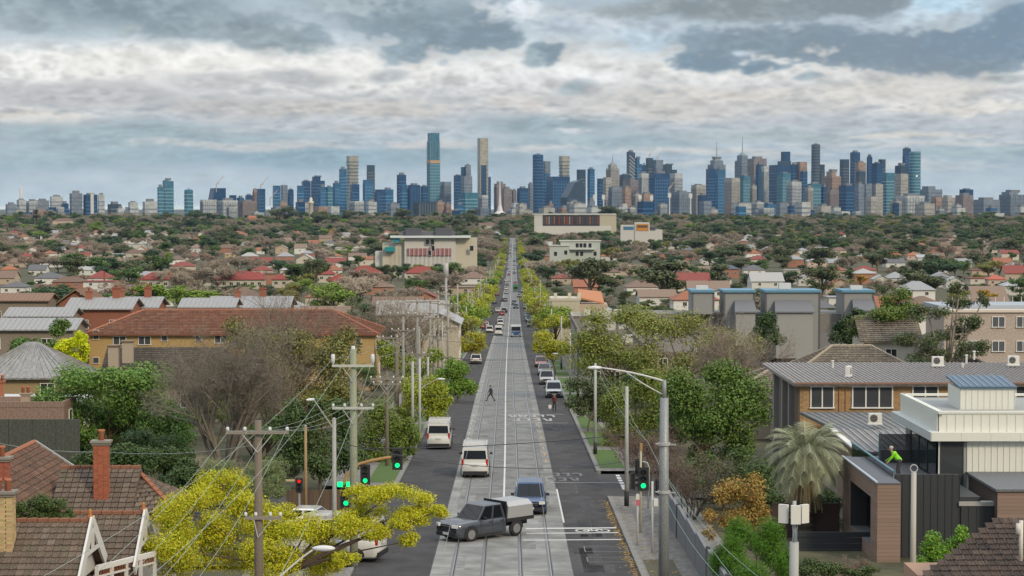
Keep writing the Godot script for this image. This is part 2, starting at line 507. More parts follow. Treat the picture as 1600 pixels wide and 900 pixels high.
func make_ground() -> void:
	make_rows()
	var b := MB.new()
	for i in rows.size() - 1:
		var p: float = rows[i]; var q: float = rows[i + 1]
		var n := 16
		for k in n:
			var s := (float(k) / n * 2.0 - 1.0); var t := (float(k + 1) / n * 2.0 - 1.0)
			var wp := 120.0 + p * 0.8; var wq := 120.0 + q * 0.8
			b.quad(Vector3(s * wp, gy(p) - 0.16, -p), Vector3(t * wp, gy(p) - 0.16, -p), Vector3(t * wq, gy(q) - 0.16, -q), Vector3(s * wq, gy(q) - 0.16, -q))
	setting("ground", b.done(), M(0.105, 0.10, 0.05, 1.0, 0.0, 1, 0.07))
	var asphalt := M(0.067, 0.064, 0.067, 0.95, 0.0, 1, 0.07)
	var asphalt2 := M(0.066, 0.064, 0.067, 0.95, 0.0, 0, 0.3)
	var pale := M(0.32, 0.318, 0.302, 0.85, 0.0, 1, 0.05)
	var grey := M(0.25, 0.249, 0.238, 0.85, 0.0, 1, 0.06)
	var path := M(0.26, 0.245, 0.225, 0.95, 0.0, 1, 0.3)
	var grass := M(0.085, 0.15, 0.03, 1.0, 0.0, 0, 0.8)
	var white := M(0.72, 0.72, 0.70, 0.8, 0.0, 0, 0.9)
	var steel := M(0.42, 0.43, 0.45, 0.35, 0.8)
	setting("road", strip(-7.0, 6.45, 40, 2560, 0.0), asphalt)
	setting("side_street", patch([[-70.0, 92.0], [-7.45, 95.0], [-7.45, 128.0], [-70.0, 126.0]], -0.004), asphalt2)
	setting("side_street", patch([[5.9, 123.5], [15.0, 123.2], [15.0, 137.0], [5.9, 137.5]], -0.004), asphalt2)
	# the concrete tram bed in slabs: pale shoulders, greyer middle, pale again across the junction
	var bed := setting("tram_track_bed", strip(-2.75, 2.75, 117, 2560, 0.006), grey)
	setting("tram_track_bed", strip(-3.35, 3.35, 40, 117, 0.006), pale)
	for s in [-1.0, 1.0]:
		setting("tram_track_bed", strip(2.755 * s, 3.35 * s, 117.02, 2560, 0.006), pale)
	var joint := M(0.13, 0.13, 0.13, 0.95)
	var jb := MB.new()
	for k in 70:
		var d := 92.0 + k * 9.0
		jb.box(Vector3(rx(d), flat(d) + 0.0075, -d), Vector3(6.6, 0.006, 0.05))
	stuff(obj("slab_joints", jb.done(), joint, bed))
	for o in [-2.325, -0.89, 0.89, 2.325]:
		var r := thing("tram_rail", "", "rail", Vector3.ZERO, 0.0, "tram rails set in the concrete")
		r.set_meta("label", {-2.325: "outer steel tram rail on the left, under the white van", -0.89: "inner steel tram rail just left of the white centre line", 0.89: "inner steel tram rail just right of the white centre line", 2.325: "outer steel tram rail on the right, under the blue car"}[o])
		obj("rail_head", strip(o - 0.03, o + 0.03, 40, 2400, 0.014), steel, r)
		obj("flange_groove", strip(o + 0.032, o + 0.075, 40, 1200, 0.010), M(0.02, 0.02, 0.022, 0.9), r)
		obj("rail_bedding", strip(o - 0.12, o + 0.12, 40, 2400, 0.0095), M(0.21, 0.21, 0.205, 0.9, 0.0, 0, 0.5), r)
	# paint
	setting("road_marking", strip(-0.06, 0.06, 120, 2500, 0.014), white)
	setting("road_marking", strip(3.36, 3.46, 111, 128, 0.012), white)
	for q in [[108.6, 0.16, 2.1], [106.6, 0.10, 2.1], [103.9, 0.10, 1.9]]:
		var w := MB.new()
		w.box(Vector3(rx(q[0]) + (q[2] + 6.2) * 0.5 - 0.4, flat(q[0]) + 0.012, -q[0]), Vector3(6.2 - q[2] + 0.9, 0.006, q[1] * 2.0), Basis(Vector3.UP, 0.05))
		setting("road_marking", w.done(), white)
	for q in [[193.8, 1.0, 5.8], [182.8, 1.0, 5.8], [131.9, 3.0, 12.0], [212.0, -5.6, -4.4], [170.0, -6.2, -4.2]]:
		var w := MB.new()
		w.box(Vector3(rx(q[0]) + (q[1] + q[2]) * 0.5, flat(q[0]) + 0.012, -q[0]), Vector3(q[2] - q[1], 0.006, 0.14))
		setting("road_marking", w.done(), M(0.42, 0.42, 0.42, 0.9, 0.0, 0, 0.9))
	for k in 6:
		var w := MB.new()
		var d := 128.5 + k * 1.55
		w.box(Vector3(7.3 + k * 0.0, flat(d) + 0.012, -d), Vector3(0.28, 0.006, 0.8 if k else 2.2))
		setting("road_marking", w.done(), white)
	var amber := M(0.62, 0.36, 0.12, 0.9, 0.0, 0, 0.9)
	for k in 9:
		var d := 146.0 + k * 5.2
		setting("road_marking", strip(2.98, 3.12, d, d + 1.6, 0.012), amber)
		setting("road_marking", strip(-3.2, -3.08, d + 4.0, d + 5.6, 0.012), M(0.55, 0.55, 0.5, 0.9, 0.0, 0, 0.9))
	tag(street_text("KEEP", 1.9, 186.0, 3.8, 2.7, M(0.5, 0.5, 0.49, 0.8, 0.0, 1, 0.9)), "white KEEP painted upside down across the tram bed", "road marking").set_meta("kind", "structure")
	tag(street_text("CLEAR", 1.9, 190.8, 4.6, 2.7, M(0.5, 0.5, 0.49, 0.8, 0.0, 1, 0.9)), "white CLEAR painted upside down across the tram bed", "road marking").set_meta("kind", "structure")
	tag(street_text("KEEP", 3.1, 133.4, 2.9, 2.0, M(0.22, 0.22, 0.225, 0.9, 0.0, 1, 0.9)), "faded KEEP painted on the road behind the blue car", "road marking").set_meta("kind", "structure")
	tag(street_text("CLEAR", 3.0, 136.6, 3.8, 2.0, M(0.22, 0.22, 0.225, 0.9, 0.0, 1, 0.9)), "faded CLEAR painted on the road behind the blue car", "road marking").set_meta("kind", "structure")
	# repairs, tar seams and detector loops cut into the road
	rng.seed = 6
	for i in 26:
		var d := 92.0 + pow(rng.randf(), 1.5) * 330.0
		var left := rng.randf() < 0.5 and d > 142.0
		var o := rng.randf_range(3.6, 5.2) * (-1.0 if left else 1.0)
		var w := rng.randf_range(0.5, 1.2); var l := rng.randf_range(1.5, 9.0)
		var t := rng.randf_range(0.7, 1.35)
		setting("road_patch", strip(o - w * 0.5, o + w * 0.5, d, d + l, 0.004), M(0.072 * t, 0.069 * t, 0.073 * t, 0.95, 0.0, 1, 0.3))
	for i in 16:
		var d := 92.0 + pow(rng.randf(), 1.4) * 160.0
		var o := rng.randf_range(-2.9, 2.2)
		var t := rng.randf_range(0.86, 1.08)
		setting("concrete_patch", strip(o, o + rng.randf_range(0.4, 1.0), d, d + rng.randf_range(1.0, 6.0), 0.0078), M(0.30 * t, 0.30 * t, 0.288 * t, 0.85, 0.0, 1, 0.2))
	var seam := M(0.035, 0.034, 0.036, 0.7)
	for o in [-5.1, 4.9, -3.38, 3.38]:
		setting("tar_seam", strip(o - 0.025, o + 0.025, 92, 330, 0.0095), seam)
	var loop := M(0.19, 0.19, 0.195, 0.9)
	for q in [[3.7, 5.9, 96.0, 97.6], [3.7, 5.9, 99.5, 101.5]]:
		var lp := MB.new()
		var dm: float = (q[2] + q[3]) * 0.5
		for e in [[q[0], q[2], q[1], q[2]], [q[0], q[3], q[1], q[3]], [q[0], q[2], q[0], q[3]], [q[1], q[2], q[1], q[3]]]:
			lp.bar(Vector3(e[0], flat(e[1]) + 0.011, -e[1]), Vector3(e[2], flat(e[3]) + 0.011, -e[3]), 0.05, 0.006)
		setting("detector_loop", lp.done(), loop)
	for q in [[-0.5, 118.0], [1.6, 126.0], [-1.7, 168.0], [0.3, 176.0], [4.6, 142.0], [-5.2, 158.0], [0.2, 213.0], [4.4, 176.0], [-4.9, 208.0], [0.4, 236.0]]:
		var pc := MB.new()
		pc.disc(Vector3(rx(q[1]) + q[0], flat(q[1]) + 0.0165, -q[1]), Vector3(0, 1, 0.032).normalized(), 0.32, 14)
		setting("pit_cover", pc.done(), M(0.07, 0.068, 0.066, 0.7))
	# bicycle symbol by the stop line
	var bk := MB.new()
	for s in [-0.55, 0.55]:
		for k in 14:
			var a := TAU * k / 14.0; var c := TAU * (k + 1) / 14.0
			bk.quad(Vector3(s + cos(a) * 0.42, 0, sin(a) * 0.6), Vector3(s + cos(c) * 0.42, 0, sin(c) * 0.6), Vector3(s + cos(c) * 0.3, 0, sin(c) * 0.44), Vector3(s + cos(a) * 0.3, 0, sin(a) * 0.44))
	for q in [[-0.55, 0, -0.1, -0.7], [-0.1, -0.7, 0.4, -0.6], [0.4, -0.6, 0.55, 0], [0.0, 0.1, 0.4, -0.6], [-0.1, -0.7, 0.0, 0.1], [-0.55, 0, 0.0, 0.1]]:
		bk.bar(Vector3(q[0], 0, q[1]), Vector3(q[2], 0, q[3]), 0.1, 0.004)
	var bo := setting("bicycle_symbol", bk.done(), white)
	bo.position = Vector3(4.4, flat(107.6) + 0.014, -107.6)
	bo.rotation.x = -0.032
	# kerbs, nature strips and footpaths
	var stone := M(0.30, 0.29, 0.27, 0.95, 0.0, 1, 0.6)
	for s in [[1.0, 40.0, 123.0, 6.45], [1.0, 138.5, 2500.0, 6.45], [-1.0, 129.0, 2500.0, 7.0], [-1.0, 40.0, 93.5, 7.0]]:
		var o: float = s[0] * s[3]
		setting("kerb", kerb(o if s[0] > 0 else o - 0.3, 0.3, s[1], s[2]), stone)
		setting("pavement", strip(minf(o + s[0] * 0.3, o + s[0] * 5.0), maxf(o + s[0] * 0.3, o + s[0] * 5.0), s[1], s[2], 0.115), path)
		if s[1] > 100.0:
			var d: float = s[1] + 2.0
			while d < minf(s[2], 900.0):
				var l := 14.0 if d < 300.0 else 40.0
				setting("nature_strip", strip(minf(o + s[0] * 0.34, o + s[0] * 2.1), maxf(o + s[0] * 0.34, o + s[0] * 2.1), d, d + l, 0.13), grass)
				d += l + 3.5
	setting("nature_strip", strip(6.85, 8.3, 60, 96, 0.13), M(0.10, 0.095, 0.06, 1.0, 0.0, 0, 1.1))
	# fallen leaves in the gutter on the right
	var lb := MB.new()
	lb.tint = true
	rng.seed = 5
	for k in 1500:
		var d := 60.0 + rng.randf() * 62.0
		var x := rx(d) + 6.42 - absf(rng.randfn(0, 0.22)) if rng.randf() < 0.75 else rx(d) + 6.8 + rng.randf() * 1.6
		var up := flat(d) + (0.012 if x < rx(d) + 6.45 else 0.142)
		var a := rng.randf() * TAU
		lb.col = Color(0.42, 0.27, 0.06).lerp(Color(0.16, 0.09, 0.04), rng.randf())
		var u := Vector3(cos(a), 0.1, sin(a)) * 0.09; var w2 := Vector3(-sin(a), 0.1, cos(a)) * 0.05
		var c := Vector3(x, up, -d)
		lb.quad(c - u, c + w2, c + u, c - w2)
	tag(obj("fallen_leaves", lb.done(), painted(1, 1, 1)), "brown and yellow fallen leaves along the right gutter", "leaves", "", "stuff")

# ---------------------------------------------------------------- trees
func any_dir() -> Vector3:
	var z := rng.randf_range(-1, 1)
	var a := rng.randf() * TAU
	var s := sqrt(1.0 - z * z)
	return Vector3(s * cos(a), z, s * sin(a))

# leaves spread through clumps [[centre, radii], ...]; lit and shaded only by the light
func leaves(clumps: Array, n: int, size: float, slim := 0.55, hollow := 0.55, hang := 0.0) -> ArrayMesh:
	var b := MB.new()
	b.tint = true
	var total := 0.0
	var sums := []
	for c in clumps:
		total += pow(c[1].x * c[1].y * c[1].z, 0.667)
		sums.append(total)
	for i in n:
		var pick := rng.randf() * total
		var k := 0
		while k < clumps.size() - 1 and sums[k] < pick: k += 1
		var u := any_dir()
		var at: Vector3 = clumps[k][0] + u * clumps[k][1] * pow(rng.randf(), hollow)
		var nrm := (u * 0.8 + any_dir() + Vector3(0, 0.8, 0)).normalized()
		var x := nrm.cross(any_dir()).normalized()
		if hang > 0.0: x = (x + Vector3(0, -hang, 0)).normalized()
		var y := nrm.cross(x).normalized()
		var s := size * rng.randf_range(0.6, 1.25)
		var g := rng.randf_range(0.62, 1.0)
		b.col = Color(g * rng.randf_range(0.68, 1.0), g * rng.randf_range(0.88, 1.0), g * rng.randf_range(0.6, 1.0))
		x *= s * 0.5; y *= s * 0.5 * slim
		var tip := nrm * s * 0.12
		b.tri(at - x, at + y + tip, at + x); b.tri(at - x, at + x, at - y + tip)
	return b.done()

func limb(b: MB, a: Vector3, dir: Vector3, l: float, r: float, level: int, spread: float, up: float, twig: float, tips: Array) -> void:
	var pts := [a]; var rad := [r]
	var p := a; var w := dir
	var seg := 3 if level > 1 else 2
	for i in seg:
		w = (w + any_dir() * 0.22 + Vector3(0, up * 0.12, 0)).normalized()
		p += w * l / seg
		pts.append(p); rad.append(lerpf(r, r * 0.55, float(i + 1) / seg))
	b.tube(pts, rad, 6 if level > 2 else (4 if level > 1 else 3), false)
	tips.append(p)
	if level <= 0:
		return
	var n := rng.randi_range(3, 4) if level > 1 else rng.randi_range(4, 6)
	for i in n:
		var t := rng.randf_range(0.35, 1.0)
		var f := t * seg
		var j := mini(int(f), seg - 1)
		var q: Vector3 = pts[j].lerp(pts[j + 1], f - j)
		var o := (w + any_dir() * spread + Vector3(0, up * 0.3, 0)).normalized()
		limb(b, q, o, l * rng.randf_range(0.55, 0.8), maxf(r * 0.5, twig), level - 1, spread, up, twig, tips)

func twigs(b: MB, tips: Array, n: int, l: float, w: float, up: float) -> void:
	for i in n:
		var a: Vector3 = tips[rng.randi() % tips.size()] + any_dir() * l * 0.5
		var o := (any_dir() + Vector3(0, up, 0)).normalized() * l * rng.randf_range(0.5, 1.2)
		var s := o.cross(any_dir()).normalized() * w
		b.tri(a - s, a + s, a + o)

# prototypes: [trunk mesh, crown mesh, height, radius]
var kinds := {}
func make_kind(called: String, how: int, h: float, r: float, n: int, size: float, sd: int, bole := 0.3) -> void:
	rng.seed = sd
	var t := MB.new()
	var list := []
	for v in 3:
		t = MB.new()
		var tips := []
		if how == 1:      # bare in winter
			limb(t, Vector3(0, -0.3, 0), Vector3.UP, h * bole, h * 0.022, 0, 0.5, 0.6, 0.02, tips)
			var fork: Vector3 = tips[0]
			for i in 5:
				var a := TAU * i / 5.0 + rng.randf()
				limb(t, fork - Vector3(0, rng.randf() * h * 0.06, 0), Vector3(cos(a) * r / h * 2.0, rng.randf_range(0.8, 1.2), sin(a) * r / h * 2.0).normalized(), h * 0.36, h * 0.013, 2, 0.75, 0.5, 0.018, tips)
			var cr := MB.new()
			twigs(cr, tips, n, h * 0.11, size, 0.5)
			list.append([t.done(), cr.done()])
			continue
		var clumps := []
		var ch := h * (1.0 - bole)
		var cy := h * bole + ch * 0.5
		var m := 16
		for i in m:
			var u := any_dir()
			var e := pow(rng.randf(), 0.45) * 0.78
			var c := Vector3(u.x * r * e, cy + u.y * ch * 0.5 * e, u.z * r * e)
			if how == 2: c = Vector3(u.x * r * e * (1.0 - (c.y - h * bole) / ch) * 1.2, c.y, u.z * r * e * (1.0 - (c.y - h * bole) / ch) * 1.2)    # conical
			if how == 3: c.y = h * 0.62 + absf(u.y) * ch * 0.36 * e       # spreading, flat-based
			var cs := r * rng.randf_range(0.26, 0.42) * (0.7 if how == 2 else 1.0)
			clumps.append([c, Vector3(cs, cs * 0.72, cs)])
		t.tube([Vector3(0, -0.4, 0), Vector3(rng.randf_range(-0.2, 0.2), h * bole, 0), Vector3(rng.randf_range(-0.4, 0.4), h * 0.75, 0)], [h * 0.028, h * 0.02, h * 0.008], 6)
		for i in mini(9, m):
			var e: Vector3 = clumps[i][0]
			t.tube([Vector3(0, h * bole * rng.randf_range(0.75, 1.1), 0), Vector3(e.x * 0.5, lerpf(h * bole, e.y, 0.6), e.z * 0.5), e], [h * 0.012, h * 0.009, h * 0.004], 4, false)
		list.append([t.done(), leaves(clumps, n, size)])
	kinds[called] = {"list": list, "h": h, "r": r}

const BARK := [0.14, 0.115, 0.09]
# kind, colour of the crown, phrase
var TREE := {
	"gum": ["round", [0.100, 0.112, 0.062], "dark olive gum tree", "gum_tree"],
	"green": ["round", [0.085, 0.140, 0.035], "rounded green tree", "green_tree"],
	"dark": ["round", [0.045, 0.085, 0.040], "dark green evergreen tree", "evergreen_tree"],
	"lime": ["round", [0.19, 0.26, 0.035], "light green leafy tree", "leafy_tree"],
	"street": ["spread", [0.36, 0.345, 0.04], "yellow-green street tree", "street_tree"],
	"streetg": ["spread", [0.22, 0.28, 0.035], "fresh green street tree", "street_tree"],
	"gold": ["spread", [0.50, 0.36, 0.02], "golden yellow tree", "golden_tree"],
	"rust": ["round", [0.34, 0.14, 0.06], "rust-leaved autumn tree", "autumn_tree"],
	"amber": ["round", [0.46, 0.28, 0.06], "amber autumn tree", "autumn_tree"],
	"blue": ["round", [0.15, 0.17, 0.14], "grey-green leafy tree", "grey_tree"],
	"cypress": ["cone", [0.045, 0.08, 0.035], "narrow dark cypress", "cypress_tree"],
	"olive": ["round", [0.24, 0.21, 0.065], "half-bare olive brown tree", "olive_tree"],
	"shrub": ["round", [0.105, 0.130, 0.045], "low green garden shrub", "garden_shrub"],
	"hedge": ["round", [0.060, 0.090, 0.040], "low dark garden hedge", "garden_hedge"],
	"bare": ["bare", [0.285, 0.24, 0.185], "bare grey-brown tree", "bare_tree"],
	"barer": ["bare", [0.29, 0.215, 0.165], "bare reddish-brown tree", "bare_tree"],
	"barep": ["bare", [0.40, 0.34, 0.27], "pale bare winter tree", "bare_tree"]}

func make_kinds() -> void:
	make_kind("round", 0, 10.0, 4.4, 3000, 0.6, 21, 0.18)
	make_kind("spread", 3, 8.0, 3.8, 1700, 0.42, 22, 0.3)
	make_kind("cone", 2, 12.0, 2.4, 1300, 0.5, 23, 0.05)
	make_kind("bare", 1, 10.0, 4.6, 3200, 0.075, 24, 0.2)
	make_kind("roundfine", 0, 10.0, 4.2, 7000, 0.30, 25, 0.18)
	make_kind("spreadfine", 3, 8.0, 3.8, 8000, 0.24, 26, 0.3)
	make_kind("barefine", 1, 10.0, 4.6, 5200, 0.014, 27, 0.2)

func tree(kind: String, at: Vector3, h: float, wide := 1.0, label := "", group := "", turn := -1.0) -> Node3D:
	var t = TREE[kind]
	var shape: String = t[0]
	if at.z > -330.0 and kinds.has(shape + "fine"): shape += "fine"
	var k = kinds[shape]
	var v = k.list[rng.randi() % 3]
	var o := thing(t[3], label, "tree", at, rng.randf() * TAU if turn < 0 else turn, group)
	var s: float = h / k.h
	o.scale = Vector3(s * wide, s, s * wide)
	var c = t[1]
	obj("trunk", v[0], M(BARK[0], BARK[1], BARK[2], 1.0, 0.0, 0, 1.0) if kind != "gum" else M(0.24, 0.20, 0.16, 1.0, 0.0, 0, 1.0), o)
	obj("crown", v[1], leafy(c[0], c[1], c[2]) if shape.left(4) != "bare" else M(c[0], c[1], c[2], 1.0), o)
	if label == "": later(o, t[2], at + Vector3(0, h * 0.7, 0))
	return o

# a tree whose crown is built from lobes [px, py, half width, half height, depth shift] seen from the drone, each given its own depth
func grown(called: String, label: String, d: float, root_px: float, lobes: Array, n: int, size: float, colour: Array, bark: Array, sd: int, slim := 0.55, deep := 0.85, hang := 0.0, split := 3) -> Node3D:
	rng.seed = sd
	var base := on(root_px, d)
	var o := thing(called, label, "tree", base)
	var m := d / F
	var clumps := []
	var t := MB.new()
	var heart := Vector3.ZERO
	for l in lobes: heart += pt(l[0], l[1], d + l[4]) - base
	heart /= lobes.size()
	var fork := Vector3(heart.x * 0.35, maxf(heart.y * 0.45, 0.4), heart.z * 0.35)
	var thick := clampf(heart.y * 0.03, 0.06, 0.3)
	t.tube([Vector3(0, -0.5, 0), Vector3(fork.x * 0.3, fork.y * 0.5, 0), fork], [thick * 1.3, thick, thick * 0.85], 7)
	for l in lobes:
		var c := pt(l[0], l[1], d + l[4]) - base
		var r := Vector3(l[2] * m, l[3] * m, (l[2] + l[3]) * 0.5 * m * deep)
		t.tube([fork, fork.lerp(c, 0.5) + Vector3(0, 0.15, 0), c], [thick * 0.6, thick * 0.4, thick * 0.15], 5, false)
		for k in split * 2:
			var u := any_dir()
			var e := c + u * r * 0.62
			var s := rng.randf_range(0.42, 0.68)
			clumps.append([e, r * s])
			t.tube([c, c.lerp(e, 0.5) + any_dir() * 0.1, e], [thick * 0.22, thick * 0.14, thick * 0.05], 4, false)
	obj("trunk", t.done(), M(bark[0], bark[1], bark[2], 1.0, 0.0, 0, 1.5), o)
	obj("crown", leaves(clumps, n, size, slim, 0.62, hang), leafy(colour[0], colour[1], colour[2]), o)
	return o

# a bare tree filling a box of the frame
func bare_grown(label: String, d: float, root_px: float, top_py: float, half_px: float, colour: Array, sd: int, forks := 7, fine_n := 9000, tw := 0.011) -> Node3D:
	rng.seed = sd
	var base := on(root_px, d)
	var h := hgt(top_py, d)
	var r := half_px * d / F
	var o := thing("bare_tree", label, "tree", base)
	var t := MB.new()
	var tips := []
	for i in forks:
		var a := TAU * i / forks + rng.randf() * 0.5
		var s := rng.randf_range(0.3, 1.0)
		var dir := Vector3(cos(a) * r * s, h * rng.randf_range(0.6, 0.85), sin(a) * r * s)
		limb(t, Vector3(cos(a) * 0.2, -0.3, sin(a) * 0.2), dir.normalized(), dir.length() * 0.6, h * 0.014, 3, 0.6, 0.35, 0.012, tips)
	var cr := MB.new()
	var m := M(colour[0], colour[1], colour[2], 1.0)
	twigs(cr, tips, fine_n, h * 0.09, tw, 0.35)
	obj("trunk", t.done(), m, o)
	obj("crown", cr.done(), m, o)
	return o

func palm(px: float, d: float, crown_py: float) -> void:
	rng.seed = 77
	var base := on(px, d)
	var h := hgt(crown_py, d)
	var o := thing("palm_tree", "silvery green palm with drooping fronds and a skirt of dead leaves", "palm", base)
	var t := MB.new()
	var prof := []
	for i in 26:
		var y := h * i / 25.0
		prof.append([0.42 + 0.05 * (i % 2) - 0.08 * i / 25.0, y])
	t.lathe(prof, 12)
	obj("trunk", t.done(), M(0.14, 0.11, 0.08, 1.0, 0.0, 1, 2.0), o)
	var frond := leafy(0.245, 0.265, 0.215)
	var dead := leafy(0.27, 0.215, 0.15)
	for k in 100:
		var gone := k >= 70
		var a := k * 2.39996
		var f := k / 70.0
		var lift := lerpf(1.35, -0.35, f) if not gone else -1.0
		var l := rng.randf_range(1.9, 2.5) if not gone else rng.randf_range(2.0, 3.0)
		var b := MB.new()
		b.tint = true
		var out := Vector3(cos(a), 0, sin(a))
		var p := Vector3(0, h + 0.25 - (0.75 if gone else f * 0.3), 0) + out * 0.3
		var dir := (out * cos(lift) + Vector3.UP * sin(lift)).normalized()
		if gone: dir = (out * 0.35 + Vector3.DOWN * 0.9).normalized()
		var side := dir.cross(Vector3.UP).normalized()
		var n := 9
		for i in n:
			var q := p + dir * l / n
			var g := rng.randf_range(0.7, 1.0)
			b.col = Color(g, g, g)
			b.bar(p, q, 0.05, 0.03)
			if i > 1:
				for s in [-1.0, 1.0]:
					for j in 2:
						var w: float = (0.75 * sin(PI * (i + 1.0) / (n + 2.0)) + 0.12) * (0.45 if gone else 1.0)
						var c := p.lerp(q, j * 0.5)
						var e: Vector3 = c + (side * s * 0.75 + dir * 0.75 + Vector3(0, -0.30 if not gone else -0.7, 0)).normalized() * w
						g = rng.randf_range(0.6, 1.0)
						b.col = Color(g, g, g * 0.95)
						b.tri(c - dir * 0.04, c + dir * 0.04, e)
			p = q
			dir = (dir + Vector3(0, -0.21 if not gone else -0.1, 0)).normalized()
		obj("frond" if not gone else "dead_frond", b.done(), dead if gone else frond, o)

func make_near_trees() -> void:
	var bark := [0.15, 0.12, 0.095]
	grown("evergreen_tree", "dense dome of glossy dark green leaves behind the red chimney", 148, 165, [[105, 620, 52, 50, 0], [170, 600, 66, 36, -2], [228, 618, 58, 50, 0], [270, 690, 40, 50, -3], [78, 640, 28, 40, 0], [285, 655, 34, 42, 0], [195, 650, 66, 42, 1], [130, 665, 50, 34, 0], [160, 640, 70, 40, 2], [90, 655, 32, 34, 1], [250, 670, 42, 46, -2], [195, 588, 28, 20, 1], [215, 700, 60, 36, 3], [110, 700, 42, 40, 4], [265, 715, 34, 30, -1]], 54400, 0.238, [0.155, 0.250, 0.066], [0.30, 0.17, 0.10], 31)
	bare_grown("big tangled grey bare tree right of the dark green dome tree", 138, 352, 512, 108, [0.175, 0.155, 0.125], 32, 10, 15000)
	bare_grown("brown bare tree with upright twigs in front of the yellow brick flats", 152, 400, 545, 90, [0.165, 0.13, 0.10], 33, 9, 11000)
	bare_grown("tall thin bare tree rising before the orange tiled roof", 178, 452, 452, 62, [0.17, 0.14, 0.11], 34, 7, 4500)
	grown("olive_tree", "large half-bare tree with olive brown leaves right of the tangled bare trees", 172, 470, [[430, 540, 60, 42, 0], [490, 570, 62, 55, 2], [530, 610, 42, 48, 0], [410, 590, 50, 40, -3], [470, 640, 70, 45, 2], [540, 540, 30, 30, 3], [380, 520, 34, 24, 2]], 23375, 0.276, [0.205, 0.185, 0.068], bark, 35)
	grown("green_tree", "dark green shrub tree behind the pale green power pole", 128, 500, [[480, 640, 40, 32, 0], [530, 660, 30, 40, 2], [450, 680, 40, 36, 0], [500, 710, 60, 40, 0], [550, 720, 30, 30, 1]], 15937, 0.221, [0.075, 0.115, 0.04], bark, 36)
	grown("grey_shrub", "grey-green feathery shrub behind the yellow tree", 118, 385, [[345, 740, 34, 26, 0], [400, 735, 45, 30, 1], [385, 765, 70, 26, 0], [440, 755, 24, 22, 0]], 13812, 0.257, [0.275, 0.304, 0.217], bark, 37, 0.16, 0.85, -0.8)
	var yl := [[345, 760, 50, 30, 2], [300, 805, 56, 44, 0], [275, 860, 50, 46, -1], [345, 850, 60, 44, 1], [385, 800, 46, 34, 0], [430, 815, 46, 36, 1], [420, 870, 55, 40, 0], [480, 830, 44, 26, 0], [500, 870, 40, 34, 1], [540, 820, 36, 22, 0], [575, 800, 36, 26, 1], [610, 775, 44, 24, 0], [655, 790, 44, 22, 1], [640, 815, 36, 16, 0], [590, 830, 34, 18, 0], [640, 845, 20, 14, 0], [560, 775, 26, 18, 1], [690, 797, 18, 12, 0], [540, 870, 22, 14, -1]]
	grown("golden_tree", "big yellow-green tree in front of the left traffic lights", 82, 420, yl, 100000, 0.115, [0.60, 0.54, 0.036], [0.11, 0.08, 0.06], 38, 0.4, 0.9, 0.0, 4)
	grown("evergreen_tree", "spreading dark green bushes below the dome tree", 113, 225, [[150, 728, 40, 30, 0], [205, 722, 44, 34, 1], [255, 730, 40, 30, 0], [300, 722, 34, 26, 0], [285, 750, 40, 24, -2], [330, 755, 30, 20, 0]], 25500, 0.180, [0.058, 0.095, 0.03], bark, 65)
	grown("green_shrub", "dark green hedge behind the orange shrub, left of the palm", 119, 1130, [[1055, 745, 34, 30, 0], [1100, 738, 38, 34, 0], [1150, 735, 38, 36, 0], [1195, 742, 36, 34, 0], [1120, 770, 50, 26, -2], [1185, 775, 40, 24, -2]], 15000, 0.19, [0.075, 0.115, 0.036], bark, 69)
	grown("green_shrub", "low dark hedge in the yard below the brown box window", 91, 1300, [[1260, 888, 30, 16, 0], [1310, 890, 34, 14, 0], [1350, 893, 26, 12, 0]], 6120, 0.115, [0.07, 0.10, 0.035], bark, 66)
	bare_grown("bare tree before the cream gabled hall, left", 288, 603, 452, 32, [0.25, 0.21, 0.165], 67, 7, 4000, 0.02)
	bare_grown("bare tree before the cream gabled hall, right", 284, 655, 455, 34, [0.26, 0.22, 0.17], 68, 7, 4000, 0.02)
	grown("golden_tree", "vivid yellow tree left of the yellow brick flats", 205, 112, [[118, 530, 20, 14, 0], [95, 545, 20, 14, 0], [122, 555, 18, 20, 1], [105, 562, 22, 14, 0], [132, 540, 8, 18, 0]], 7650, 0.276, [0.800, 0.754, 0.017], bark, 39)
	grown("green_tree", "leafy green tree left of the vivid yellow tree", 218, 60, [[30, 550, 34, 22, 0], [70, 545, 24, 26, 0], [98, 515, 22, 16, 4], [15, 570, 20, 20, 0]], 8925, 0.312, [0.109, 0.174, 0.043], bark, 40)
	grown("clipped_bush", "round green bush between the brown tiled roofs", 77.5, 68, [[45, 798, 26, 20, 0], [75, 792, 30, 22, 0], [98, 803, 18, 14, 0], [60, 812, 40, 16, 0]], 14875, 0.092, [0.080, 0.116, 0.038], bark, 41)
	# along the left footpath
	grown("street_tree", "fresh green street tree overhanging the left lane behind the white van", 212, 715, [[722, 590, 26, 24, 0], [700, 575, 24, 20, 0], [735, 600, 14, 16, 0], [705, 605, 24, 18, 0]], 11050, 0.221, [0.174, 0.268, 0.041], bark, 42)
	grown("street_tree", "yellow-green street tree beside the parked white van", 172, 655, [[640, 615, 34, 26, 0], [675, 610, 26, 24, 0], [660, 640, 36, 22, 0], [625, 650, 26, 24, 1], [690, 625, 16, 16, 0]], 14450, 0.202, [0.341, 0.355, 0.041], bark, 43)
	grown("street_tree", "shady green street tree behind the raised traffic lights", 146, 615, [[600, 660, 36, 34, 0], [580, 690, 36, 34, 0], [625, 690, 26, 28, 0], [600, 715, 40, 20, 0], [640, 675, 18, 24, 0]], 15300, 0.193, [0.160, 0.210, 0.041], bark, 44)
	grown("street_tree", "bright green street tree beyond the tall brown pole", 232, 670, [[650, 575, 30, 18, 0], [675, 560, 22, 14, 0], [625, 560, 26, 22, 2], [605, 545, 20, 26, 4]], 9775, 0.257, [0.239, 0.275, 0.043], bark, 45)
